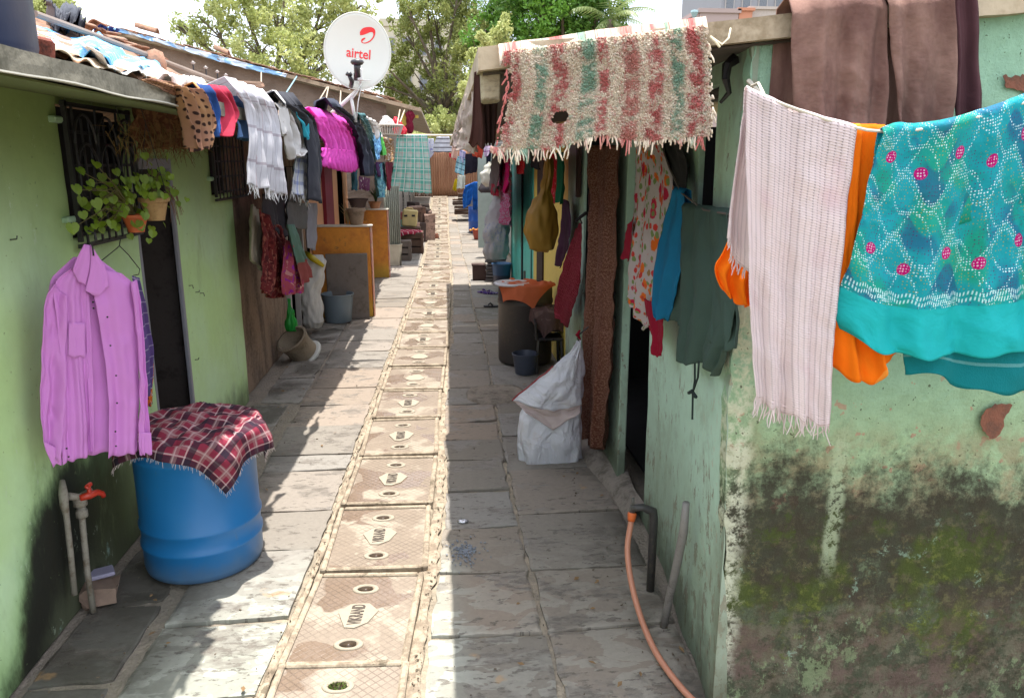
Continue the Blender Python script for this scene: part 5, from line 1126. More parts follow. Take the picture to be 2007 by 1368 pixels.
w2c('mauve_pink_skirt','mauve and dusty pink skirt hanging in front of the white sack','skirt',[(562,470),(560,520),(557,555),(560,578)],[(585,480),(590,520),(592,560),(588,574)],C('dusty_pink_print',cl_print((.34,.06,.09),[(.48,.22,.20),(.25,.02,.25)],.06,.42),.15),X=-1.38,folds=3,amp=.03,nv=40)
w2c('sage_green_cloth','sage green cloth with a pink border slanting over the skirt','cloth',[(562,440),(572,490),(582,530),(588,560)],[(575,440),(592,490),(604,520),(610,545)],C('sage_pink',lambda:(lambda a,u,v:(mix((.13,.24,.20),(.32,.09,.09),sstep(.30,.28,v)),wrink(u,v),None))(*uvm()),.15),X=-1.34,folds=2,amp=.02,nv=40)
# ---- white sack, green bag, pot, bucket, slab ----
sm2=mat('white_sack_far',lambda:(lambda a,x,y,z:(mult((.66,.64,.60),.85+.3*noi(a,7,4)),noi(a,8,4),None))(*pos()),.6,.2,0,.4,.8,.02)
gy2=('Y',9.2); g_=lambda px,py:at(px,py,gy2)
def gr(l,r,y,ry): a,b=g_(l,y),g_(r,y); return ((a+b)/2,(b.x-a.x)/2,ry)
t=thing('white_sack',(g_(610,640).x,9.2,0),'white woven sack with a yellow mouth leaning by the orange parapet','sack')
blob('sack_body',[gr(604,628,642,.05),gr(598,634,628,.10),gr(590,630,600,.12),gr(583,626,570,.12),gr(585,634,540,.11),gr(590,640,515,.09),gr(598,632,500,.03)],sm2,parent=t,cr=.04,fs=4,seed=2,sq_=2.6)
mb=MB(); mb.tube([g_(600,492)+Vector((0,-.1,0)),g_(616,504)+Vector((0,-.12,0)),g_(637,520)+Vector((0,-.1,0))],[.02,.04,.02],8); mb.build('yellow_mouth',plain('yellow_plastic',(.50,.38,.01),.4),t,True)
gp_=('Y',8.0); g_=lambda px,py:at(px,py,gp_)
blob('green_bag',[gr(560,584,648,.05),gr(560,582,632,.06),gr(562,576,615,.04),gr(564,570,600,.012),gr(563,568,585,.006)],mat('green_polythene',lambda:((.02,.36,.05),None,None),.3,.25),'bright green plastic bag hanging above the tilted pot','bag',cr=.02)
t=thing('tilted_pot',(at(585,700,('Z',0)).x,7.75,0),'grey cement pot tilted over on its side against the brown wall','pot'); c=at(584,678,('Y',7.9)); M=Matrix.Rotation(-.5,4,'Y')@Matrix.Rotation(.5,4,'X')
MB().lathe([(.11,-.12),(.15,-.11),(.145,.0),(.165,.11),(.175,.12),(.15,.125),(.13,.0),(0,-.08)],c,28,M=M).build('pot_body',dirty('cement_pot',(.24,.19,.13),(.11,.09,.06),.4,.9,9,.5),t,True,auto=50)
MB().lathe([(.17,-.15),(.19,-.14),(.17,-.12)],c,24,M=M).build('saucer',plain('dirty_white_plastic',(.5,.5,.46),.5),t,True)
bucket('blue grey bucket standing in front of the grey stone slab',at(663,632,('Z',0)).x,9.85,.20,.36,plain('blue_grey_plastic',(.14,.18,.21),.45,.12),tp=.80,handle=True)
t=thing('stone_slab_leaning',(-1.3,10.05,0),'upright grey stone slab leaning on the nearer orange parapet','stone slab')
a_=at(682,612,('Y',9.98));b_=at(682,497,('Y',10.06)); x0=at(640,560,('Y',10)).x;x1=at(721,560,('Y',10)).x
MB().box(((x0+x1)/2,10.04,b_.z/2),(x1-x0,.035,b_.z),M=Matrix.Rotation(-.035,4,'X'),b=.006,jit=.004).build('slab_body',dirty('grey_slate_slab',(.17,.14,.12),(.10,.08,.06),.4,.85,4,.3),t)
# ---- pots on parapets ----
def pot(label,cx,cy,z,r,h,m,name='flower_pot',plant=None,grp=None):
    t=thing(name,(cx,cy,z),label,'flower pot',grp)
    MB().lathe([(r*.68,z),(r*.70,z+.005),(r*.93,z+h*.78),(r*1.04,z+h*.8),(r*1.06,z+h),(r*.95,z+h),(r*.9,z+h*.85),(0,z+h*.85)],(cx,cy,0),28,wob=.01).build('pot_body',m,t,True,auto=45); return t
m_pot=dirty('clay_pot',(.42,.20,.10),(.20,.13,.08),.4,.85,10,.3); m_pot2=dirty('brown_grey_pot',(.27,.19,.13),(.14,.10,.07),.4,.8,10,.3)
zt1=at(700,445,('Y',10.12)).z+.025; zt2=at(740,412,('Y',13.68)).z+.025
pot('brown grey flower pot standing on the nearer orange parapet',at(699,440,('Y',10.18)).x,10.18,zt1,.115,.21,m_pot2)
pot('wide dark purple grey pot on the farther orange parapet',at(702,408,('Y',13.74)).x,13.74,zt2,.17,.17,plain('purple_grey_pot',(.13,.09,.09),.7))
pot('small orange clay pot at the end of the farther orange parapet',at(735,408,('Y',13.74)).x,13.74,zt2,.11,.12,m_pot)
random.seed(31)
def stems(name,label,base,n,h,spread,m,lw=.006,cat='plant'):
    mb=MB()
    for _ in range(n):
        a=random.uniform(0,6.28);s=random.uniform(.2,1)*spread; l=h*random.uniform(.6,1); b=Vector(base); q=[b,b+Vector((s*.3*math.cos(a),s*.3*math.sin(a),l*.6)),b+Vector((s*math.cos(a),s*math.sin(a),l))]
        mb.tube(q,[lw,lw*.8,lw*.2],4,False)
    return tag(mb.build(name,m),label,cat)
stems('dry_plant','dry straw coloured plant standing behind the brown grey pot',(at(683,440,('Y',10.25)).x,10.22,zt1),22,.28,.12,plain('dry_straw',(.36,.27,.14),.9))
stems('green_plant','small green plant growing in the orange clay pot',(at(737,400,('Y',13.74)).x,13.74,zt2+.1),30,.28,.15,plain('plant_green',(.05,.11,.04),.7),.012)
# screen and clutter left far
mb=MB(); a=at(767,400,('Y',15.2)); mb.grid(lambda u,v:(a.x-.15+.30*u,15.3+.02*math.sin(u*50),.0+1.55*v),90,3); tag(mb.build('corrugated_screen',dirty('grey_green_sheet',(.30,.31,.25),(.14,.13,.1),.5,.8,5,.3,streak=.2),smooth=True,solid=.004),'grey green corrugated sheet standing behind the buckets','screen')
p=at(776,522,('Z',0)); bucket('tall cream bucket standing right of the farther orange parapet',p.x-.02,p.y+.1,.15,.42,plain('cream_plastic',(.50,.46,.36),.5),tp=.7)
p=at(790,502,('Z',0)); bucket('small blue bucket with a white rim by the cream bucket',p.x,p.y+.1,.10,.24,plain('slate_blue_plastic',(.08,.17,.26),.5),tp=.85)
p=at(803,492,('Z',0)); blob('orange_rag',[((p.x,p.y,.01),.17,.10),((p.x,p.y,.04),.13,.08),((p.x,p.y,.07),.04,.03)],C('orange_red_rag',cl_print((.7,.13,.03),[(.25,.3,.12)],.1),0),'orange red rag dropped on the sunlit paving','rag',cr=.06)
def crate(label,px,py,Yc,w_,d,h_,m,grp=None,name='crate',cat='crate',z=None):
    c=at(px,py,('Y',Yc)); zb=ground_z(Yc) if z is None else z
    t=thing(name,(c.x,Yc,zb),label,cat,grp); mm=3
    for k in range(mm): MB().box((c.x,Yc,zb+h_*(k+.5)/mm),(w_,d,h_/mm-.025),b=.008,jit=.008).build('slat',m,t)
    for sx in(-1,1): MB().box((c.x+sx*(w_/2-.03),Yc-d/2-.012,zb+h_/2),(.05,.02,h_),b=.004).build('corner_post',m,t)
    return c.x,zb+h_
crate('dark wooden bench crate under the crimson cloth',806,470,17.6,.55,.6,.48,mcr)
crate('low dark block crate behind the cream bucket',786,478,16.2,.42,.4,.42,plain('dark_brown_block',(.12,.09,.07),.8))
c=at(798,440,('Y',17.5)); drape('crimson_striped_cloth','crimson and white striped cloth spread over the dark bench crate','cloth',c.x-.05,17.6,.34,.48,1.0,.8,C('crimson_stripes',cl_plaid((.32,.02,.05),[(0,.12,.2,.2,(.6,.45,.45),.8)]),.1),.3,fold=7)
p=at(803,428,('Y',18.6)); t=thing('yellow_box',(p.x,18.7,.50),'pale yellow jerrycan box with dark slots behind the crimson cloth','box')
MB().box((p.x,18.7,p.z+.0),(.36,.22,.40),M=Matrix.Rotation(.12,4,'Y'),b=.03).build('box_body',plain('pale_yellow_plastic',(.62,.50,.22),.5),t)
for sx in(-1,1): MB().box((p.x+sx*.09,18.58,p.z+.06),(.08,.02,.045),b=.004).build('slot',m_iron,t)
MB().tube([(p.x-.1,18.7,p.z+.19),(p.x-.06,18.7,p.z+.24),(p.x+.06,18.7,p.z+.23),(p.x+.1,18.7,p.z+.17)],.014,6).build('handle',MATS['pale_yellow_plastic'],t)
MB().box((p.x,18.7,.24),(.5,.4,.48)).build('stand',mcr,t)
p=at(790,415,('Y',20)); t=thing('storage_box',(p.x,20,0.),'stacked teal and red storage box by the mud house wall','box')
MB().box((p.x,20,.42),(.4,.3,.3),b=.01).build('box_body',plain('teal_box',(.12,.34,.28),.6),t); MB().box((p.x,20,.67),(.4,.3,.18),b=.01).build('lid',plain('dusty_red_box',(.35,.10,.08),.7),t); MB().box((p.x,20,.14),(.42,.32,.26)).build('base',mcr,t)
random.seed(41); mrub=[dirty('rubble_'+n_,c_,(.08,.05,.04),.5,.9,8,.5) for n_,c_ in(('brown',(.22,.13,.09)),('pinkish',(.45,.30,.24)),('dark',(.07,.05,.045)),('cream',(.5,.42,.33)))]
for i in range(26):
    px,py=random.uniform(806,842),random.uniform(395,440); Yc=random.uniform(19.5,25); c=at(px,py,('Y',Yc)); c.z=max(ground_z(Yc)+.08,min(c.z,.85)); s=random.uniform(.12,.26)
    tag(MB().box((c.x,Yc,c.z*.5+ground_z(Yc)*.5),(s*1.5,s,max(.12,(c.z-ground_z(Yc))*1.0)),rz=random.uniform(-.6,.6),b=.015,jit=.025).build('junk_block',mrub[i%4]),'weathered brick or plank in the junk heap under the checked towel','junk','junk heap under the checked towel')
p=at(855,470,('Z',0)); t=thing('small_pot',(p.x,p.y,0),'tiny lone brown pot standing on the sunlit drain covers','pot'); MB().lathe([(.05,.02),(.075,.05),(.075,.10),(.05,.13),(.06,.16),(.04,.16),(0,.1)],(p.x,p.y,0),16).build('pot_body',plain('tiny_pot',(.25,.09,.05),.6),t,True)
# ---- blue drum with plaid cloth ----
m_bd=mat('blue_drum_plastic',lambda:(lambda a,x,y,z:(mix(mult((.01,.14,.37),.9+.2*noi(a,5,3)),(.10,.13,.15),mx(sstep(.62,.72,noi(vec(x,y,z*.4),14,5,.7))*.4,sstep(.16,.02,z+.1*(noi(a,12,4)-.5))*.6)),noi(a,3,3)*.4+noi(a,60,2)*.05,.34+.12*noi(a,9,3)))(*pos()),.35,0,0,.5,.25,.01)
bx,by,br_=-1.265,3.72,.287
drum('blue_water_drum','large blue plastic water drum against the left wall under a checked cloth',bx,by,br_,.715,m_bd,(.22,.36,.86),n=64)
def f_red():
    _,u,v=uvm(); c=(.24,.028,.055)
    for ax in(u,v):
        t=ax/.125
        for o,w_,col,st in((0,.24,(.02,.02,.035),.75),(.36,.05,(.60,.48,.48),.55),(.47,.20,(.36,.22,.22),.4),(.74,.05,(.6,.5,.5),.55)):
            c=mix(c,col,(fract(t+o)<w_)*st)
    return mult(c,.8+.4*noi(vec(u,v),30,3)),noi(vec(u,v),16,4,.5,.6)+noi(vec(u,v),300,1)*.2,None
rc=drape('checked_cloth','maroon checked cloth with a ragged corner draped over the blue water drum','cloth',bx,by,br_+.012,.73,.74,.74,C('maroon_check',f_red,.12,.9,.6),1.32,.07,-.01,nu=90,fold=8,fa=.05,seed=2,zj=.02)
random.seed(6); mb=MB(); me=rc.data; off_=Vector(rc.location); nn=91
for k in range(nn*4):
    s_i,q=divmod(k,nn); i=(q if s_i==0 else (nn*(nn-1)+q if s_i==1 else (q*nn if s_i==2 else q*nn+nn-1))); p=me.vertices[i].co+off_
    if random.random()<.6: d=Vector((p.x-bx,p.y-by,-.35*.5)).normalized()*.5+Vector((random.uniform(-.4,.4),random.uniform(-.4,.4),-.8)); mb.tube([p,p+d.normalized()*random.uniform(.01,.028)],[.0012,.0006],3,False)
tag(mb.build('frayed_edge',fringem,rc),kind='stuff')
# ---- pink shirt on hanger ----
psm=C('lilac_shirt',lambda:(lambda a,u,v:(mult((.72,.29,.72),.94+.12*noi(vec(u,v),5,3)),noi(vec(u*1.2,v*.3),7,3,.5,.4),None))(*uvm()),.22,.85,.3)
PA,PB=(-1.665,3.02),(-1.33,3.36); sp=(PA,PB)
nrm=Vector((PB[1]-PA[1],-(PB[0]-PA[0]),0)).normalized()
sh=thing('lilac_shirt',at(180,900,sp),'long sleeved lilac shirt on a hanger hooked to the window grille','shirt')
SK=dict(parent=sh,cat=None,back=0,sm=1)
def pc(nm,L,Rr,off,**k): 
    kk=dict(SK); kk.update(k); return cloth(nm,None,kk.pop('cat'),sp,L,Rr,kk.pop('m',psm),off=off*.6-.03,seed=k.get('seed',hash_(nm)),**{a:b for a,b in kk.items() if a!='seed'})
def hash_(s): return sum(map(ord,s))%50
pc('back_panel',[(150,505),(92,560),(110,700),(120,905)],[(195,505),(262,555),(268,700),(250,885)],.0,folds=2,amp=.01,nu=30,nv=40)
pc('left_front',[(140,525),(100,556),(112,640),(122,760),(118,840),(120,908)],[(164,530),(172,600),(168,660),(176,760),(184,880),(182,892)],.05,folds=1.7,amp=.014,crump=.016,nu=40,nv=60,n0=.35)
pc('right_front',[(176,520),(186,600),(198,650),(208,740),(212,800),(209,896)],[(238,536),(268,560),(270,640),(276,740),(274,820),(272,886)],.055,folds=1.5,amp=.014,crump=.016,nu=40,nv=60,n0=.35)
pc('placket',[(162,574),(170,640),(172,720),(176,800),(180,890)],[(176,570),(180,640),(184,720),(186,800),(186,890)],.035,crump=.004,folds=1,amp=.006,nu=6,nv=40)
for nm,Ls,Rs,o_ in(('left_sleeve',[(104,555),(84,580),(80,660),(75,800),(84,868)],[(128,580),(128,660),(124,760),(120,840),(112,900)],.065),('right_sleeve',[(252,552),(262,620),(270,720),(272,800),(268,880)],[(266,548),(276,600),(284,700),(290,800),(293,884)],.07)):
    pc(nm,Ls,Rs,o_,folds=.9,amp=.016,crump=.022,nu=24,nv=60,bot=[((Ls[-1][0]+Rs[-1][0])/2,(Ls[-1][1]+Rs[-1][1])/2+8)],n0=.4)
pc('left_cuff',[(82,862),(86,880),(102,912)],[(114,880),(116,890),(122,905)],.075,crump=.004,folds=1,amp=.006,nu=12,nv=10)
pc('right_cuff',[(268,846),(268,870),(270,889)],[(292,846),(293,870),(293,887)],.078,crump=.004,folds=1,amp=.005,nu=12,nv=10)
pc('collar_left',[(160,478),(146,505),(138,528)],[(172,480),(173,520),(164,560)],.085,crump=.004,folds=1,amp=.006,nu=14,nv=16,bot=[(150,552)])
pc('collar_right',[(172,478),(174,520),(162,572)],[(180,490),(206,528),(208,560)],.09,crump=.004,folds=1,amp=.005,nu=14,nv=18,bot=[(178,576),(192,578)])
pc('pocket',[(132,632),(132,680),(132,698)],[(164,632),(164,680),(164,700)],.069,crump=.004,folds=1,amp=.003,nu=12,nv=12)
mb=MB()
for x,y in((195,617),(201,672),(212,730),(214,783),(211,838),(212,866),(167,588),(168,600),(112,868),(116,884)):
    p=at(x,y,sp)+nrm*(.075 if x>120 else .095); mb.lathe([(.004,0),(.004,.002),(0,.002)],p,8,M=Matrix.Rotation(PI/2,4,'X')@Matrix.Rotation(0,4,'Z'))
mb.build('button',m_iron,sh)
mb=MB(); T=at(172,476,sp)+nrm*.04; mb.tube([T+Vector((-.01,0,.05)),T+Vector((.015,0,.04)),T+Vector((.02,0,.015)),T,T+Vector((0,0,-.05))],.0035,6); mb.build('hanger_hook',m_iron,sh)
# wire hanger empty
mb=MB(); hp=((-1.66,3.5),(-1.55,4.0)); H_=[(228,465),(236,468),(234,482),(228,488),(203,508),(188,520)]; mb.tube([at(x,y,hp) for x,y in H_],.0025,5); mb.tube([at(x,y,hp) for x,y in[(234,482),(252,500),(274,528),(272,538),(262,540)]],.0025,5)
tag(mb.build('wire_hanger',m_iron),'empty bent wire hanger hanging below the barred window','hanger')
pur=C('purple_check',cl_plaid((.16,.10,.30),[(0,.03,.1,.15,(.5,.45,.6),.5),(1,.06,.1,.1,(.55,.5,.65),.6)]),.2)
hq=((-1.62,3.75),(-1.40,4.05))
cloth('purple_checked_shirt','purple checked shirt sleeve hanging behind the lilac shirt','shirt',hq,[(258,540),(266,600),(276,700),(282,790)],[(274,545),(290,620),(302,680),(298,760)],pur,folds=1.2,amp=.012,back=0,nu=20,nv=40)
cloth('orange_patterned_cloth','orange and white patterned cloth end below the purple checked shirt','cloth',((-1.66,3.75),(-1.43,4.10)),[(276,700),(284,750),(288,798)],[(300,700),(302,740),(300,790)],C('orange_white_print',cl_print((.75,.18,.02),[(.5,.55,.65),(.12,.03,.1)],.03,.45),.2),folds=1.2,amp=.01,back=0,nu=12)
# brown fringed valance
vm=C('brown_crochet',cl_print((.14,.055,.03),[(.22,.11,.05)],.03,.5),.15)
cloth('fringed_valance','old brown scalloped valance hanging over the left doorway','valance',('X',-1.5),[(262,212),(264,250),(268,285)],[(358,225),(362,260),(364,288)],vm,folds=9,amp=.03,back=0,nu=80,nv=20,bot=[(285,292),(300,282),(315,296),(330,282),(345,294)],ragged=.01,fringe=(.03,40),fm=vm)
random.seed(8); mb=MB()
for i in range(220):
    p=Vector((-1.45+random.uniform(-.08,.06),random.uniform(3.75,4.9),random.uniform(2.05,2.2))); mb.tube([p,p+Vector((random.uniform(-.05,.05),random.uniform(-.07,.07),random.uniform(-.12,.03)))],[.002,.001],3,False)
tag(mb.build('dried_garland',plain('dried_twigs',(.15,.09,.03),.9)),'dry twiggy garland tucked under the left eave above the doorway','garland')
# ---- hanging plants ----
def leaf(mb,p,s,nrm_,up_):
    nrm_=nrm_.normalized(); r_=up_.cross(nrm_).normalized(); u_=nrm_.cross(r_)
    pts=[(0,-.5),(.36,-.2),(.48,.12),(.36,.40),(.14,.46),(0,.34),(-.14,.46),(-.36,.40),(-.48,.12),(-.36,-.2)]
    vs=[p+r_*(x*s)+u_*(y*s)+nrm_*(s*.12*abs(x)*2-.05*s*abs(y)) for x,y in pts]+[p]
    mb.add(vs,[(10,i,(i+1)%10) for i in range(10)])
lm=mat('heart_leaf',lambda:(lambda a,x,y,z:(mix((.08,.17,.015),(.26,.34,.02),noi(a,14,2)),None,None))(*pos()),.5,.3,0,.5)
stm=plain('plant_stem',(.12,.10,.03),.8)
def hanging_plant(label,pc_,spots,potm,rpot,hpot,zoff,seed,extra=18,potlabel=None):
    random.seed(seed); t=thing('potted_creeper',pc_,label,'potted plant'); c=Vector(pc_)
    MB().lathe([(rpot*.62,0),(rpot*.64,.01),(rpot*.92,hpot*.8),(rpot*1.06,hpot*.82),(rpot*1.06,hpot),(rpot*.95,hpot),(rpot*.9,hpot*.9),(0,hpot*.88)],c,24,wob=.03).build('pot',potm,t,True,auto=45)
    tip=c+Vector((0,0,hpot)); lv=MB(); sv=MB()
    for (px,py,x_) in spots:
        p=at(px,py,('X',x_)); leaf(lv,p,random.uniform(.035,.06),Vector((random.uniform(.3,1),random.uniform(-1,-.2),random.uniform(.1,.8))),Vector((random.uniform(-.4,.4),random.uniform(-.4,.4),1)))
        mid=(tip+p)/2+Vector((0,0,.05+random.uniform(-.03,.04))); sv.tube([tip,mid,p],[.003,.0025,.0015],4,False)
    for i in range(extra):
        p=tip+Vector((random.gauss(0,.06),random.gauss(-.04,.11),random.gauss(.04,.08))); leaf(lv,p,random.uniform(.03,.05),Vector((random.uniform(.2,1),random.uniform(-1,.2),random.uniform(-.2,.8))),Vector((random.uniform(-.5,.5),random.uniform(-.5,.5),1)))
    lv.build('leaves',lm,t); sv.build('stems',stm,t)
    w_=MB(); w_.tube([tip+Vector((rpot,0,-.01)),tip+Vector((0,0,.35)),tip+Vector((-.03,0,.5))],.002,4,False); w_.tube([tip+Vector((-rpot,0,-.01)),tip+Vector((0,0,.35))],.002,4,False); w_.build('hanger_wire',m_iron,t)
oran=dirty('orange_plastic_pot',(.50,.11,.03),(.25,.07,.03),.3,.6,9,.2)
sp1=[(188,323),(158,336),(200,348),(178,360),(172,370),(215,385),(222,392),(200,372),(160,395),(190,400),(212,410),(225,416),(246,396),(163,422),(184,428),(142,448),(196,440),(174,452),(240,418),(207,360),(188,380),(150,372),(232,372),(228,430),(204,394),(193,418),(168,404),(218,440),(186,444),(200,452),(237,405),(270,420),(290,403)]
pz=at(268,455,('X',-1.50)); hanging_plant('heart leaved creeper in an orange pot hooked beside the barred window',(pz.x,pz.y,pz.z),[(a,b,-1.50-.05*((i*7)%3)) for i,(a,b) in enumerate(sp1)],oran,.06,.085,0,5,46)
sp2=[(300,340),(318,335),(325,345),(282,352),(296,358),(308,382),(276,372),(290,366),(330,372),(312,355)]
pz=at(306,432,('X',-1.42)); hanging_plant('second creeper pot hanging in front of the dark left doorway',(pz.x,pz.y,pz.z),[(a,b,-1.42) for a,b in sp2],dirty('ochre_pot',(.36,.22,.09),(.2,.12,.05),.4,.8,10,.3),.068,.11,0,9,44)
random.seed(3); mb=MB()
for i in range(16):
    p=at(random.uniform(315,345),random.uniform(365,385),('X',-1.42)); q=at(random.uniform(335,360),random.uniform(390,445),('X',-1.40)); mb.tube([p,(p+q)/2+Vector((0,0,.05)),q],[.0025,.002,.001],4,False)
tag(mb.build('dry_vines',plain('dry_vine',(.20,.11,.07),.9)),'bare curling dry vines trailing from the doorway creeper pot','vines')
# ---- left tap and pipes ----
t=thing('wall_tap',(-1.62,3.3,0),'red plastic tap on two grey standpipes at the foot of the left wall','tap')
pg=dirty('galvanised_pipe',(.22,.20,.16),(.10,.07,.04),.5,.6,14,.4)
wp=('X',-1.66)
a=at(128,960,wp); 
mb=MB(); mb.tube([at(132,950,wp)+Vector((-.02,0,.02)),at(124,968,wp),at(126,990,wp),at(130,1010,wp),at(138,1080,wp),at(146,1165,wp)],[.012,.020,.018,.013,.013,.013],8); mb.build('pipe',pg,t,True)
mb=MB(); mb.tube([at(150,990,wp)+Vector((.02,0,0)),at(152,1020,wp)+Vector((.02,0,0)),at(162,1120,wp)+Vector((.02,0,0)),at(170,1200,wp)+Vector((.03,0,0))],[.02,.014,.014,.014],8); mb.build('pipe',pg,t,True)
mb=MB(); p=at(148,983,wp)+Vector((.02,0,0)); mb.lathe([(.026,-.02),(.030,-.015),(.030,.015),(.024,.02)],p,8); mb.lathe([(.022,-.02),(.026,-.015),(.026,.01),(.02,.02)],p+Vector((0,0,-.055)),8); q=at(134,972,wp); mb.tube([q,p+Vector((0,0,.02)),p+Vector((.03,.05,.03))],.017,8); mb.build('fitting',pg,t,True)
mb=MB(); b=at(176,970,('X',-1.60)); mb.tube([b+Vector((-.03,-.03,0)),b,b+Vector((.02,.03,0)),b+Vector((.03,.055,-.02)),b+Vector((.03,.06,-.035))],[.014,.018,.014,.012,.011],8); mb.tube([b,b+Vector((0,0,.035))],.010,8); mb.box(b+Vector((0,0,.045)),(.018,.045,.018),b=.004); mb.build('tap',plain('red_plastic_tap',(.45,.03,.01),.4),t,True)
t=thing('stone_chunk',(-1.45,3.35,0),'broken stone and soap dish lying below the red tap','stone'); random.seed(77); p=at(190,1170,('Z',0))
MB().box((p.x+.02,p.y-.02,.04),(.16,.16,.08),rz=.4,b=.02,jit=.02).build('stone',plain('pinkish_stone',(.22,.15,.11),.9,.4,20,bump=.6),t); MB().box((p.x,p.y+.05,.095),(.13,.09,.02),rz=.5,b=.006).build('soap_dish',plain('lilac_dish',(.30,.28,.38),.5),t)
# ---- right pipe and hose ----
t=thing('standpipe',(.9,3.22,0),'black elbow standpipe with a tap at the right wall','pipe'); yy=3.22
P1=at(1282,1000,('Y',yy)); P2=at(1284,1180,('Y',yy)); K=at(1240,995,('Y',yy)); P2.z=max(0,P2.z)
mpp=dirty('black_pipe',(.05,.045,.045),(.12,.10,.08),.3,.45,12,.3)
MB().tube([K+Vector((-.01,0,0)),K+Vector((.05,0,.0)),P1+Vector((-.03,0,.005)),P1+Vector((-.006,0,-.004)),P1+Vector((0,0,-.04)),Vector((P1.x,yy,.0))],[.016,.018,.020,.022,.020,.019],10).build('pipe',mpp,t,True)
mb=MB(); mb.tube([K+Vector((0,0,-.0)),K+Vector((0,0,.05))],.007,8); mb.tube([K+Vector((0,0,.01)),K+Vector((-.005,0,-.03))],.013,8); mb.build('tap',plain('dull_tap',(.10,.09,.08),.4),t,True)
t=thing('waste_pipe',(1.0,3.3,0),'grey plastic waste pipe running down the peeling right wall to an elbow','pipe')
mgp=dirty('grey_pvc',(.22,.20,.19),(.10,.08,.07),.4,.5,10,.3)
w3=lambda px,py,X:at(px,py,('X',X))
MB().tube([w3(1345,985,.925),w3(1340,1040,.928),w3(1326,1110,.93),w3(1310,1180,.93),w3(1298,1240,.93)],[.014,.018,.018,.017,.017],10).build('upper_pipe',mgp,t,True)
e=w3(1298,1246,.935); MB().tube([w3(1299,1236,.936),e+Vector((0,0,-.005)),e+Vector((-.02,.02,.0)),w3(1252,1180,.93)],[.021,.024,.022,.016],10).build('elbow',mgp,t,True)
hs=[K+Vector((-.004,-.01,-.02)),K+Vector((-.012,-.02,-.08))]+[at(x,y,('Y',yy_)) for x,y,yy_ in((1228,1075,3.15),(1236,1140,3.05))]+[at(x,y,('Z',z_)) for x,y,z_ in((1255,1210,.07),(1282,1275,.035),(1320,1330,.025),(1360,1375,.02),(1420,1420,.02))]
hs=smooth_poly(hs,2)
t=thing('hose',(hs[-1].x,hs[-1].y,0),'peach orange hose running from the standpipe tap along the ground','hose')
MB().tube(hs,.0135,10).build('hose_pipe',plain('peach_hose',(.52,.22,.14),.45,.15),t,True)
MB().tube(hs[:5],[.020,.021,.021,.019,.017][:5],10).build('connector',plain('orange_sleeve',(.70,.14,.03),.5),t,True)
tag(MB().lathe([(0,0),(.03,.002),(.034,.008),(.02,.012),(0,.010)],at(907,1023,('Z',.005)),16,sy=.7).build('foil_dish',mat('crumpled_foil',lambda:((.6,.6,.65),noi(pos()[0],80,3),None),.25,0,.9,.5,.8,.01),smooth=True),'tiny crumpled foil dish on the shaded paving','litter')
# ash/lime stain with dark pit
p=at(912,1085,('Z',0))
random.seed(14); mb=MB()
for i in range(200):
    a=random.uniform(0,6.28); r=abs(random.gauss(0,.06)); q=Vector((p.x+r*math.cos(a)*.9,p.y+r*math.sin(a)*1.4,.013)); s=random.uniform(.003,.009)
    mb.box(q,(s*1.5,s,.004),rz=a,jit=.002)
tag(mb.build('ash',plain('grey_blue_ash',(.22,.24,.28),.9,.5,40)),kind='stuff')
# =============== roofs: things lying on them ===============
n_=Vector((.9/2.45,0,1)).normalized()*1.0  # left roof normal (rises to the left)
n_=Vector((1.0,0,2.45)).normalized(); RP=('P',(-1.15,0,2.30),tuple(n_))
RP=('P',(-1.15,0,2.295),tuple(n_))
def roofcloth(name,label,cat,L,Rr,m,lift=.03,amp=.02,folds=3,**k): 
    return cloth(name,label,cat,RP,L,Rr,m,folds=folds,amp=amp,back=0,nu=40,nv=24,n0=1,off=lift,**k)
bt=C('blue_white_tarp',lambda:(lambda a,u,v:(mix(mix((.10,.42,.75),(.62,.72,.82),sstep(.52,.66,noi(vec(u*.3,v*2.5),5,3,.5))),(.02,.12,.5),sstep(.62,.66,noi(vec(u*.4,v*2),4,2))*.7),wrink(u,v),None))(*uvm()),.1,.5)
roofcloth('blue_tarpaulin','blue and white striped tarpaulin spread over the near left roof','tarpaulin',[(64,48),(50,66),(64,98)],[(322,140),(300,150),(262,158)],bt,.035,.02,2,top=[(150,80),(230,108)],bot=[(130,122),(200,142)])
bk=C('black_sheet',cl_solid((.02,.02,.03)),.05,.5)
roofcloth('black_plastic_sheet','rumpled black plastic sheet on the near left roof','sheet',[(75,44),(78,52),(88,62)],[(150,56),(156,72),(160,86)],bk,.09,.05,3,top=[(110,44)],bot=[(120,74)])
roofcloth('white_sheet','sunlit white sheet spread over the tiles behind the eave','sheet',[(160,112),(140,122),(190,146)],[(450,176),(430,186),(380,180)],C('white_sheet_m',cl_solid((.72,.69,.64)),.15),.03,.02,4,top=[(330,154)],bot=[(300,168)])
roofcloth('faded_sheet','faded beige sheet spread at the edge of the near left roof','sheet',[(66,86),(60,98),(66,106)],[(220,146),(200,148),(190,148)],C('faded_beige',cl_print((.50,.42,.32),[(.35,.2,.12)],.1,.4),.1),.025,.007,2)
roofcloth('blue_tarpaulin_scrap','small pale blue tarpaulin scrap beyond the black sheet','tarpaulin',[(158,74),(165,84)],[(215,92),(225,106)],bt,.05,.015,2)
mb=MB(); A=at(66,50,RP);
pts=[at(x,y,RP)+n_*.07 for x,y in((60,56),(160,88),(262,122),(340,150),(420,178))]; mb.tube(pts,.017,8)
tag(mb.build('roof_pole',plain('grey_bamboo',(.22,.17,.14),.8)),'long thin pole lying along the near left roof over the tarpaulin','pole')
random.seed(17)
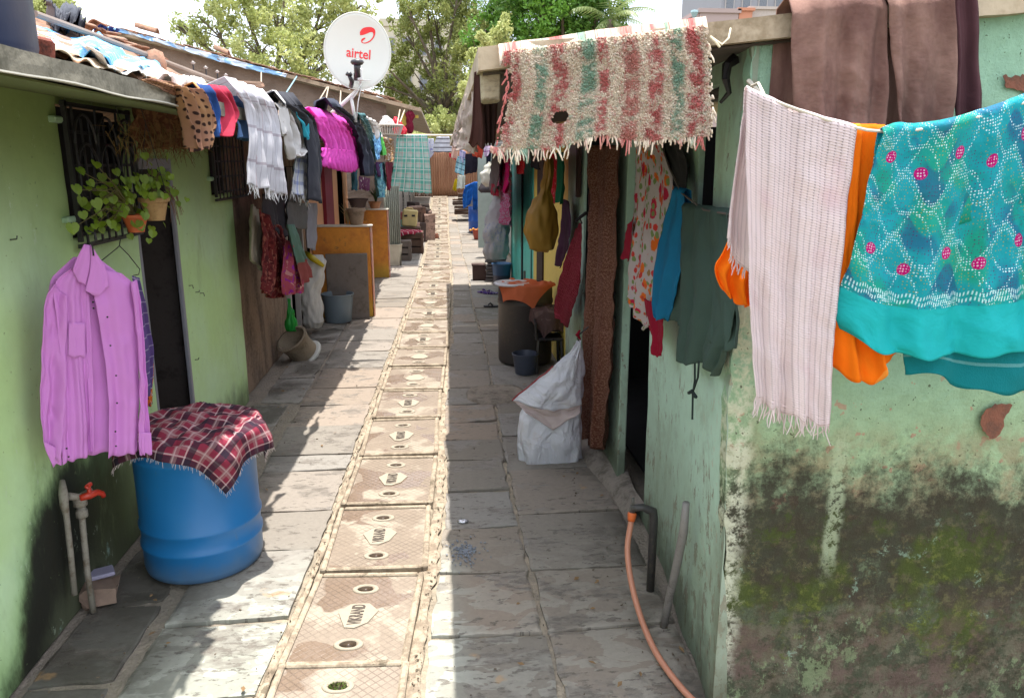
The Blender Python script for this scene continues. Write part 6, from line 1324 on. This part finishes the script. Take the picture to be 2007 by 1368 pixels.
spots=[(176,64),(196,72),(210,76),(228,98),(244,104),(258,110),(272,112),(286,126),(300,122),(312,128),(220,88),(250,96),(190,56),(165,60)]
for i,(x,y) in enumerate(spots):
    p=at(x,y,RP); p=(p if p.x>-3.4 else at(x,y,('X',-3.3)))+n_*.03; M=Matrix.Rotation(random.uniform(-.6,.6),4,'Z')@Matrix.Rotation(-.35+random.uniform(-.3,.3),4,'Y'); mb=MB(); l=random.uniform(.16,.26); r=random.uniform(.05,.07)
    mb.grid(lambda u,v:p+M@Vector(((u-.5)*r*2,(v-.5)*l,r*.6*math.sin(u*PI))),8,3); tag(mb.build('loose_tile',m_tile,smooth=True,solid=.012),'loose terracotta tile lying on the near left roof','roof tile','loose tiles on the near left roof')
p=at(302,137,RP)+n_*.04; tag(MB().lathe([(.06,-.05),(.07,.0),(.05,.07),(0,.09)],p,16,wob=.1).build('half_round_tile',m_tile,smooth=True),'upright broken half round tile standing at the pole','roof tile')
# terracotta block beside the tank
t=thing('clay_block',(-1.14,2.2,2.27),'dark terracotta block standing on the left eave beside the blue tank','block')
p=at(92,112,('X',-1.12)); MB().box((-1.16,p.y,2.262+.043),(.11,.10,.085),rz=.5,M=Matrix.Rotation(.5,4,'Z')@Matrix.Rotation(.18,4,'Y'),b=.01,jit=.004).build('block_body',dirty('dark_terracotta',(.20,.05,.03),(.06,.025,.02),.5,.85,18,.6),t)
mb=MB(); q=at(62,112,('X',-1.04)); tk=thing('blue_tank',(-1.34,q.y+.05,2.262),'dark blue plastic tank standing on the near end of the left eave','tank')
rt=.30; MB().lathe([(rt*.97,0),(rt,.03),(rt,.28),(rt*1.03,.30),(rt,.32),(rt*.99,.7),(rt*.6,.78),(0,.8)],(-1.34,q.y-.02,2.262),48).build('tank_body',plain('dark_blue_plastic',(.004,.014,.05),.35,.2),tk,True,auto=50)
# antenna-like bar with knobs on the tiles (px 360-450,130-165)
t=thing('insulator_rack',at(400,158,('X',-1.9)),'grey wooden bar with small round insulators on the roof','rack'); pa,pb=at(372,148,('X',-1.9)),at(448,172,('X',-1.9))
MB().tube([pa,pb],.03,6).build('bar',plain('grey_timber_bar',(.20,.17,.15),.8),t)
for k in(.1,.4,.7,.95): p=pa.lerp(pb,k); MB().tube([p,p+Vector((0,0,.09))],.006,5).build('pin',m_iron,t); MB().lathe([(0,-.015),(.02,0),(0,.015)],p+Vector((0,0,.10)),10).build('knob',plain('porcelain_knob',(.4,.36,.33),.4),t,True)
tag(MB().box(at(468,168,('X',-1.35)),(.3,.16,.05),rz=.3,b=.012,jit=.008).build('orange_brick',m_tile),'orange broken brick by the white towel on the eave','brick')
# mud house edge tarps
def gl(px0,py0,px1,py1,Y): return at(px0,py0,('Y',Y)),at(px1,py1,('Y',Y))
cloth('blue_edge_tarpaulin','light blue tarpaulin strip folded over the mud house roof edge','tarpaulin',('Y',15.72),[(205,50),(212,57)],[(563,146),(560,152)],C('light_blue_tarp',cl_print((.30,.52,.80),[(.65,.75,.88)],.3,.5),.1,.5),top=[(300,74),(430,110)],bot=[(330,90),(450,128)],folds=9,amp=.02,back=.0,nu=120,nv=12,n0=.6,sm=1)
cloth('dark_blue_tarpaulin','dark blue tarpaulin bundled at the high end of the mud house roof','tarpaulin',('Y',15.7),[(184,44),(184,62),(190,68)],[(236,58),(228,70),(226,78)],C('dark_blue_tarp',cl_solid((.015,.03,.13),.3),.05,.5),folds=4,amp=.05,back=.0,nu=40,nv=20,n0=.8)
mb=MB()
for (a,b) in(((582,150),(551,198)),((642,170),(624,200)),((644,170),(638,200)),((668,178),(666,215)),((784,215),(778,248)),((793,216),(784,240)),((512,140),(512,180))):
    mb=MB(); mb.tube([at(*a,('Y',15.75)),at(*b,('Y',15.0))],.012,5); tag(mb.build('tie_rope',plain('blue_grey_rope' if a[0]==582 else 'pale_rope',(.25,.42,.50) if a[0]==582 else (.42,.34,.26),.8)),'thin rope tied down from the mud house roof edge','rope','ropes tied down from the mud house roof')
t=thing('door_frame_post',(at(792,262,('Y',15.9)).x,15.9,2.5),'short yellow painted post propping the low end of the mud house eave','post'); q1,q2=at(793,222,('Y',15.9)),at(793,262,('Y',15.9))
MB().box(((q1.x+q2.x)/2,15.9,(q1.z+2.5)/2),(.10,.08,q1.z-2.5)).build('post_body',plain('yellow_post',(.40,.30,.04),.7),t); MB().box((q1.x+.12,15.9,q1.z-.07),(.3,.07,.06)).build('crosspiece',MATS['yellow_post'],t)
# =============== satellite dish ===============
DC=at(701,101,('Y',8.2)); t=thing('satellite_dish',at(676,232,('Y',8.2)),'round pale grey satellite dish with red lettering on the left roof','satellite dish')
dn=Vector((.16,-1,.12)).normalized(); dr_=Vector((0,0,1)).cross(dn).normalized()*-1; dr_=dn.cross(Vector((0,0,1))).normalized()*-1
if dr_.x<0: dr_=-dr_
du=dr_.cross(dn); 
if du.z<0: du=-du
RX,RY=.325,.37; depth=.06
roll=math.radians(6)
def dishp(x,y,o=0):
    x,y=x*math.cos(roll)+y*math.sin(roll),-x*math.sin(roll)+y*math.cos(roll)
    k=(x/RX)**2+(y/RY)**2; return DC+dr_*x+du*y+dn*(depth*(k-1)+o)
mb=MB(); n=64
vs=[];fs=[]
for j in range(13):
    for k in range(n): a=2*PI*k/n; q=j/12; vs.append(dishp(RX*q*math.cos(a),RY*q*math.sin(a)))
for j in range(12):
    for k in range(n): a=j*n+k;b=j*n+(k+1)%n; fs.append((a,b,b+n,a+n))
mb.add(vs,fs); 
MATS['dish']=None; del MATS['dish']
m_dish=plain('dish_paint',(.52,.53,.48),.5,.06,3,bump=.05); m_red=plain('logo_red',(.60,.012,.015),.5,.05)
mb.build('reflector',m_dish,t,True,.006)
MB().tube([dishp(RX*1.0*math.cos(2*PI*k/n),RY*1.0*math.sin(2*PI*k/n)) for k in range(n+1)],.006,6,False).build('rim',m_dish,t,True)
text_mesh('airtel',.115,lambda c:dishp(c.x*1.02+.013,c.y*1.15-.012,.0055+c.z),.001,.0016).build('lettering',m_red,t)
# swoosh
def sw(outer,inner): 
    mb=MB(); a=smooth_poly([Vector((x,y,0)) for x,y in outer],3); b=smooth_poly([Vector((x,y,0)) for x,y in inner],3); m=40
    vs=[];fs=[]
    for i in range(m+1):
        p=poly_at(a,i/m);q=poly_at(b,i/m); vs+=[dishp(p.x,p.y,.0055),dishp(q.x,q.y,.0055)]
    for i in range(m): fs.append((2*i,2*i+1,2*i+3,2*i+2))
    mb.add(vs,fs); return mb
sc=lambda l:[((x-832/2-20)/1080.,(560-y)/1080.) for x,y in l]  # px of the enlarged crop -> metres
cv=lambda l:[((x-365)*.00098,(475-y)*.00098) for x,y in l]
sw(cv([(378,275),(400,235),(450,218),(500,215),(535,240),(530,300),(500,345),(455,375),(410,380),(392,362),(400,335),(432,320)]),cv([(382,305),(410,300),(450,282),(482,262),(510,262),(516,295),(492,335),(455,362),(420,372),(405,366),(415,350),(438,328)])).build('emblem',m_red,t)
# feed arm
M_=lambda px,py,off:at(px,py,('Y',8.2-off))
fdk=plain('feed_black',(.02,.02,.024),.4)
mb=MB(); c=M_(700,123,.34); mb.lathe([(0,-.03),(.05,-.02),(.066,.0),(.055,.02),(.02,.03),(0,.032)],c,20,sy=.8); mb.tube([c+Vector((0,0,-.02)),M_(700,140,.30),M_(702,152,.28)],[.034,.03,.026],8); mb.build('feed_horn',fdk,t,True)
mb=MB(); c=M_(687,148,.3); mb.lathe([(0,-.02),(.03,-.015),(.035,.0),(.02,.02),(0,.025)],M_(684,146,.2),14); mb.tube([M_(684,148,.2),M_(690,160,.18),M_(688,170,.1)],[.018,.024,.022],8); mb.tube([M_(697,145,.28),M_(697,156,.2)],.02,6); mb.build('feed_arm',fdk,t,True)
wmt=plain('dish_white_metal',(.60,.62,.60),.45,.1)
mb=MB(); c=M_(704,147,.1); mb.box(c,(.075,.05,.12),b=.01); mb.build('bracket',wmt,t)
ft=at(655,216,('Y',8.25)); MB().tube(smooth_poly([M_(707,158,.04),M_(706,168,.0),M_(700,178,.0),M_(672,204,.0),at(650,222,('Y',8.25))],1),.019,10).build('mast',wmt,t,True)
MB().tube([M_(688,191,.0),at(697,240,('Y',8.25))],.016,10).build('strut',wmt,t,True)
MB().tube([M_(710,160,.03),M_(700,182,.05),M_(691,195,.05),M_(690,188,.05),M_(708,170,.05),M_(702,200,.03),M_(698,240,.03)],.006,6).build('cable',wmt,t,True)
MB().tube([M_(708,158,.03),M_(726,158,.03)],.005,6).build('bolt_rod',wmt,t,True)
# =============== trees ===============
def f_leaf(c1,c2,c3):
    def fn():
        P,x,y,z=pos(); n=noi(P,.8,3); n2=noi(P,6,3); return mix(mix(c1,c2,sstep(.35,.65,n)),c3,sstep(.58,.7,n2)*.6),None,None
    return fn
def tree(name,label,base,clumps,m,nleaf,ls,trunk,seed,holes=.0,bark=None,thick=.22):
    random.seed(seed); b=Vector(base); t=thing(name,base,label,'tree'); 
    tb=MB(); top=Vector(trunk)
    mid=b.lerp(top,.5)+Vector((random.uniform(-.4,.4),0,0)); tb.tube([b,mid,top],[thick*1.4,thick,thick*.8],10); lv=MB()
    tot=sum(c[1]**2 for c in clumps)
    for c,r in clumps:
        c=Vector(c); k=top.lerp(c,.5)+Vector((random.uniform(-.3,.3),random.uniform(-.3,.3),-.2*r)); tb.tube([mid.lerp(top,random.uniform(.3,1)),k,c],[thick*.55,thick*.32,thick*.12],6,False)
        for _ in range(4):
            e=c+Vector([random.gauss(0,1) for _ in range(3)]).normalized()*r*.85; tb.tube([c.lerp(k,.3),c.lerp(e,.5)+Vector((0,0,.1)),e],[thick*.18,thick*.1,thick*.04],4,False)
        N=int(nleaf*r*r/tot); nt_=max(6,int(22*r*r))
        tufts=[(c+Vector([random.gauss(0,1) for _ in range(3)]).normalized()*r*random.uniform(.45,1.05),random.uniform(.18,.42)*(.6+.3*r)) for _ in range(nt_)]
        for _ in range(N):
            tc_,tr=random.choice(tufts); d=Vector([random.gauss(0,1) for _ in range(3)]); p=tc_+d.normalized()*tr*random.random()**.45; p.z-=.15*abs(d.x)*tr
            s=ls*random.uniform(.6,1.3); a=Vector([random.gauss(0,1) for _ in range(3)]).normalized(); q=(a.orthogonal().normalized()); w=a.cross(q)
            q=(q*math.cos(s*99)+w*math.sin(s*99)); w=a.cross(q)
            lv.add([p-q*s,p-w*s*.42,p+q*s,p+w*s*.42],[(0,1,2,3)])
    tb.build('trunk',bark or m_bark,t,True); lv.build('crown',m,t); return t
m_bark=dirty('tree_bark',(.13,.10,.07),(.06,.05,.035),.5,.95,5,.8)
LG=mat('light_leaves',f_leaf((.33,.38,.12),(.44,.47,.19),(.62,.61,.34)),.6,.35,0,.3)
LD=mat('deep_leaves',f_leaf((.06,.14,.02),(.12,.27,.03),(.22,.42,.05)),.5,.3,0,.4)
LO=mat('olive_leaves',f_leaf((.18,.22,.06),(.29,.32,.10),(.48,.46,.20)),.6,.3,0,.3)
def cl_at(lst,Y,dY,seed):
    random.seed(seed); return [(at(x,y,('Y',Y+random.uniform(-dY,dY))),r) for x,y,r in lst]
tree('leafy_tree','broad light green tree rising behind the mud house left of the dish',(-6.4,30,0),cl_at([(420,50,1.1),(480,20,1.3),(545,30,1.4),(600,70,1.3),(620,130,1.2),(560,110,1.2),(500,90,1.1),(640,30,1.3),(380,70,.75),(450,-60,1.6),(560,-70,1.7),(650,-40,1.5),(345,50,.45),(690,10,1.0),(620,180,.9),(560,160,.7),(470,115,.8),(715,40,.6)],30,1.6,3),LG,26000,.085,(-6.2,30,4.2),4)
tree('leafy_tree','tall olive tree filling the gap right of the dish',(-.2,34,0),cl_at([(800,70,1.1),(850,30,1.3),(900,60,1.3),(870,120,1.2),(820,160,1.1),(780,130,1.0),(920,140,1.2),(880,190,1.0),(930,200,.9),(840,215,.7),(790,185,.8),(960,90,1.3),(970,30,1.4),(900,-20,1.6),(830,-30,1.3),(755,170,.6),(745,120,.5),(800,20,.6),(900,235,.6),(850,245,.4)],34,1.6,5),LO,30000,.085,(.1,34,4.2),6)
tree('leafy_tree','dense dark green tree above the rug',(4.2,29,0),cl_at([(1000,40,1.2),(1060,20,1.4),(1120,40,1.4),(1180,30,1.2),(1090,80,1.2),(1150,90,1.0),(1030,100,1.1),(990,120,.9),(1100,-50,1.7),(1000,-60,1.4),(1190,70,.6),(1170,-20,1.0),(950,60,.8)],29,1.4,7),LD,30000,.085,(4.3,29,4.6),8)
tree('leafy_tree','pale green tree top above the near left roof beside the tank',(-19,32,0),cl_at([(80,20,1.0),(110,30,.9),(135,25,.6),(60,40,1.1),(100,-10,1.1),(30,0,1.5),(140,48,.35)],32,1.0,9),LG,11000,.09,(-18,32,6),10)
tree('slim_tree','slender olive tree crown just left of the dark green tree',(1.2,26,0),cl_at([(960,120,.55),(930,90,.5),(985,70,.6),(950,150,.45),(915,170,.4)],26,.6,15),LG,6000,.07,(1.5,26,4.5),16,thick=.1)
# shrubs behind gate
for i,(x,y,r,Y) in enumerate(((838,252,.55,31),(862,246,.6,31.5),(890,250,.6,31.2),(822,240,.5,32))):
    tree('shrub','bushy yellow green shrub above the far gate',(at(x,y,('Y',Y)).x,Y,.6),[(at(x,y,('Y',Y)),r),(at(x+10,y+10,('Y',Y)),r*.8),(at(x-8,y+16,('Y',Y)),r*.8)],LG,1500,.07,tuple(at(x,y+14,('Y',Y))),20+i,thick=.05)['group']='shrubs above the far gate'
# palm
random.seed(50); pb=at(1195,40,('Y',27)); t=thing('palm_tree',(pb.x,27,0),'palm with drooping fronds at the right edge of the dark tree','palm tree'); MB().tube([(pb.x-.1,27,0),(pb.x,27,pb.z*.5),(pb.x,27,pb.z)],[.2,.16,.13],10).build('trunk',m_bark,t,True)
PL=mat('palm_leaves',f_leaf((.12,.18,.05),(.2,.26,.08),(.36,.40,.18)),.5,.3)
for ex,ey in((1262,-10),(1278,62),(1250,30),(1190,-70),(1240,90),(1120,20),(1150,90),(1230,-50),(1285,20)):
    e=at(ex,ey,('Y',27+random.uniform(-1,1))); pmid=pb.lerp(e,.5)+Vector((0,0,.45)); mb=MB(); K=26
    bz=lambda s:pb*(1-s)**2+pmid*2*s*(1-s)+e*s*s
    mb.tube([bz(k/10) for k in range(11)],[.025*(1-k/11) for k in range(11)],5,False)
    for k in range(2,K):
        s=k/K; p=bz(s); tn=(bz(min(1,s+.05))-bz(s-.05)).normalized(); sd=tn.cross(Vector((0,0,1))).normalized()
        for g_s in(-1,1):
            l=.55*math.sin(min(1,s*1.3+.15)*PI*.8); q=p+(sd*g_s*.6+tn*.5+Vector((0,-.1,-.55+random.uniform(-.1,.1)))).normalized()*l; mb.add([p-tn*.022,p+tn*.022,q],[(0,1,2)])
    mb.build('frond',PL,t)
# =============== distant buildings ===============
def bld(name,label,x0,x1,Y,d,z1,wallm,cols,rows,winm,z0=0,parapet=.6,wz0=0):
    t=thing(name,((x0+x1)/2,Y+d/2,0),label,'building'); MB().box(((x0+x1)/2,Y+d/2,z1/2),(x1-x0,d,z1)).build('wall',wallm,t)
    MB().box(((x0+x1)/2,Y+d/2,z1+parapet/2),(x1-x0+.3,d+.3,parapet)).build('roof',wallm,t)
    cw=(x1-x0)/cols; rh=3.0
    for r in range(rows):
        for c in range(cols):
            zc=z1-1.6-r*rh; xc=x0+cw*(c+.5); f=MB().box((xc,Y-.06,zc),(cw*.55,.12,1.5)).build('window_frame',trim,t); MB().box((xc,Y-.13,zc),(cw*.44,.06,1.3)).build('pane',winm,f)
        MB().box(((x0+x1)/2,Y-.15,z1-2.8-r*rh),(x1-x0,.3,.15)).build('ledge',trim,t)
    return t
trim=plain('window_trim',(.38,.35,.33),.8,.1); glass=plain('far_window',(.12,.13,.15),.3,.2)
pink=plain('pinkish_render',(.34,.26,.24),.85,.12,.3); cream=plain('cream_render',(.48,.43,.33),.85,.15,.3); grey=plain('grey_render',(.24,.24,.26),.85,.15,.3); orr=plain('orange_render',(.46,.20,.12),.85,.1,.3)
P70=lambda x,y:at(x,y,('Y',70))
bld('apartment_building','cream apartment block seen through the trees right of the dish',P70(748,40).x,P70(905,40).x,70,14,P70(750,52).z,cream,5,6,glass)
P6=lambda x,y:at(x,y,('Y',60))
bld('apartment_building','low pinkish building with barred windows above the right roof slab',P6(1372,28).x,P6(1448,24).x,60,10,P6(1400,26).z,pink,2,2,glass,parapet=.3)
bld('apartment_building','lowest pinkish building at the left of the right skyline',P6(1328,44).x,P6(1371,44).x,60.5,9,P6(1350,45).z,pink,1,2,glass,parapet=.25)
bld('apartment_building','orange sided building between the pinkish one and the brown trousers',P6(1449,24).x,P6(1475,24).x,60,10,P6(1460,22).z,orr,1,1,glass,parapet=.2)
bld('apartment_building','pale building with a small red framed opening behind the trousers',P6(1476,16).x,P6(1570,12).x,60.5,10,P6(1500,17).z,plain('pale_render',(.42,.36,.32),.85),3,1,plain('red_shutter',(.5,.15,.1),.7),parapet=.2)
P9=lambda x,y:at(x,y,('Y',90))
bld('apartment_building','tall grey high rise behind the pinkish buildings on the right',P9(1414,0).x,P9(1640,0).x,90,15,P9(1414,-80).z,grey,7,5,glass)
q=P6(1361,28); mb=MB(); mb.tube([q+Vector((0,0,-1.2)),q+Vector((0,0,.1))],.12,6); mb.lathe([(.15,-.2),(.3,.1),(.25,.25),(0,.3)],q,10); tag(mb.build('roof_vent',plain('teal_grey_metal',(.25,.36,.38),.5)),'small teal grey roof vent on the lowest pinkish building','vent')

# =============== small litter ===============
random.seed(99); mb=MB()
for i in range(900):
    y=2.2+random.random()**1.6*12; side=random.random()
    x=random.choice((random.uniform(-1.66,-1.3),random.uniform(.75,1.0),random.uniform(-1.3,1.0),dl(y)-.03,dr(y)+.05)); s=random.uniform(.002,.007)
    mb.box((x+random.uniform(-.02,.02),y,ground_z(y)+.014),(s*random.uniform(1,2),s,s*.7),rz=random.uniform(0,3),jit=s*.2)
tag(mb.build('grit',plain('dark_grit',(.13,.10,.07),.95,.6,60)),kind='stuff')
mb=MB()
for i in range(120):
    y=2.4+random.random()**1.4*10; x=random.choice((random.uniform(-1.6,-1.2),random.uniform(.5,1.0),random.uniform(-1.2,.9))); p=Vector((x,y,ground_z(y)+.018)); a=random.uniform(0,6.28); s=random.uniform(.01,.022); d=Vector((math.cos(a),math.sin(a),random.uniform(-.1,.3)))*s; e=Vector((-math.sin(a),math.cos(a),random.uniform(-.2,.3)))*s*.45
    mb.add([p-d,p-e,p+d,p+e+Vector((0,0,.004))],[(0,1,2),(0,2,3)])
tag(mb.build('dry_leaf_scraps',plain('dry_leaf',(.22,.13,.06),.9,.5,50)),kind='stuff')
# nails and wires on the left wall
for i,(x,y) in enumerate(((383,573),(392,575),(382,705),(370,560),(20,470))):
    p=at(x,y,('X',XL+.004)); mb=MB(); mb.tube([p,p+Vector((.025,0,.002)),p+Vector((.028,0,-.02 if i%2 else .015))],.003,5); mb.build('nail',m_iron,h1)
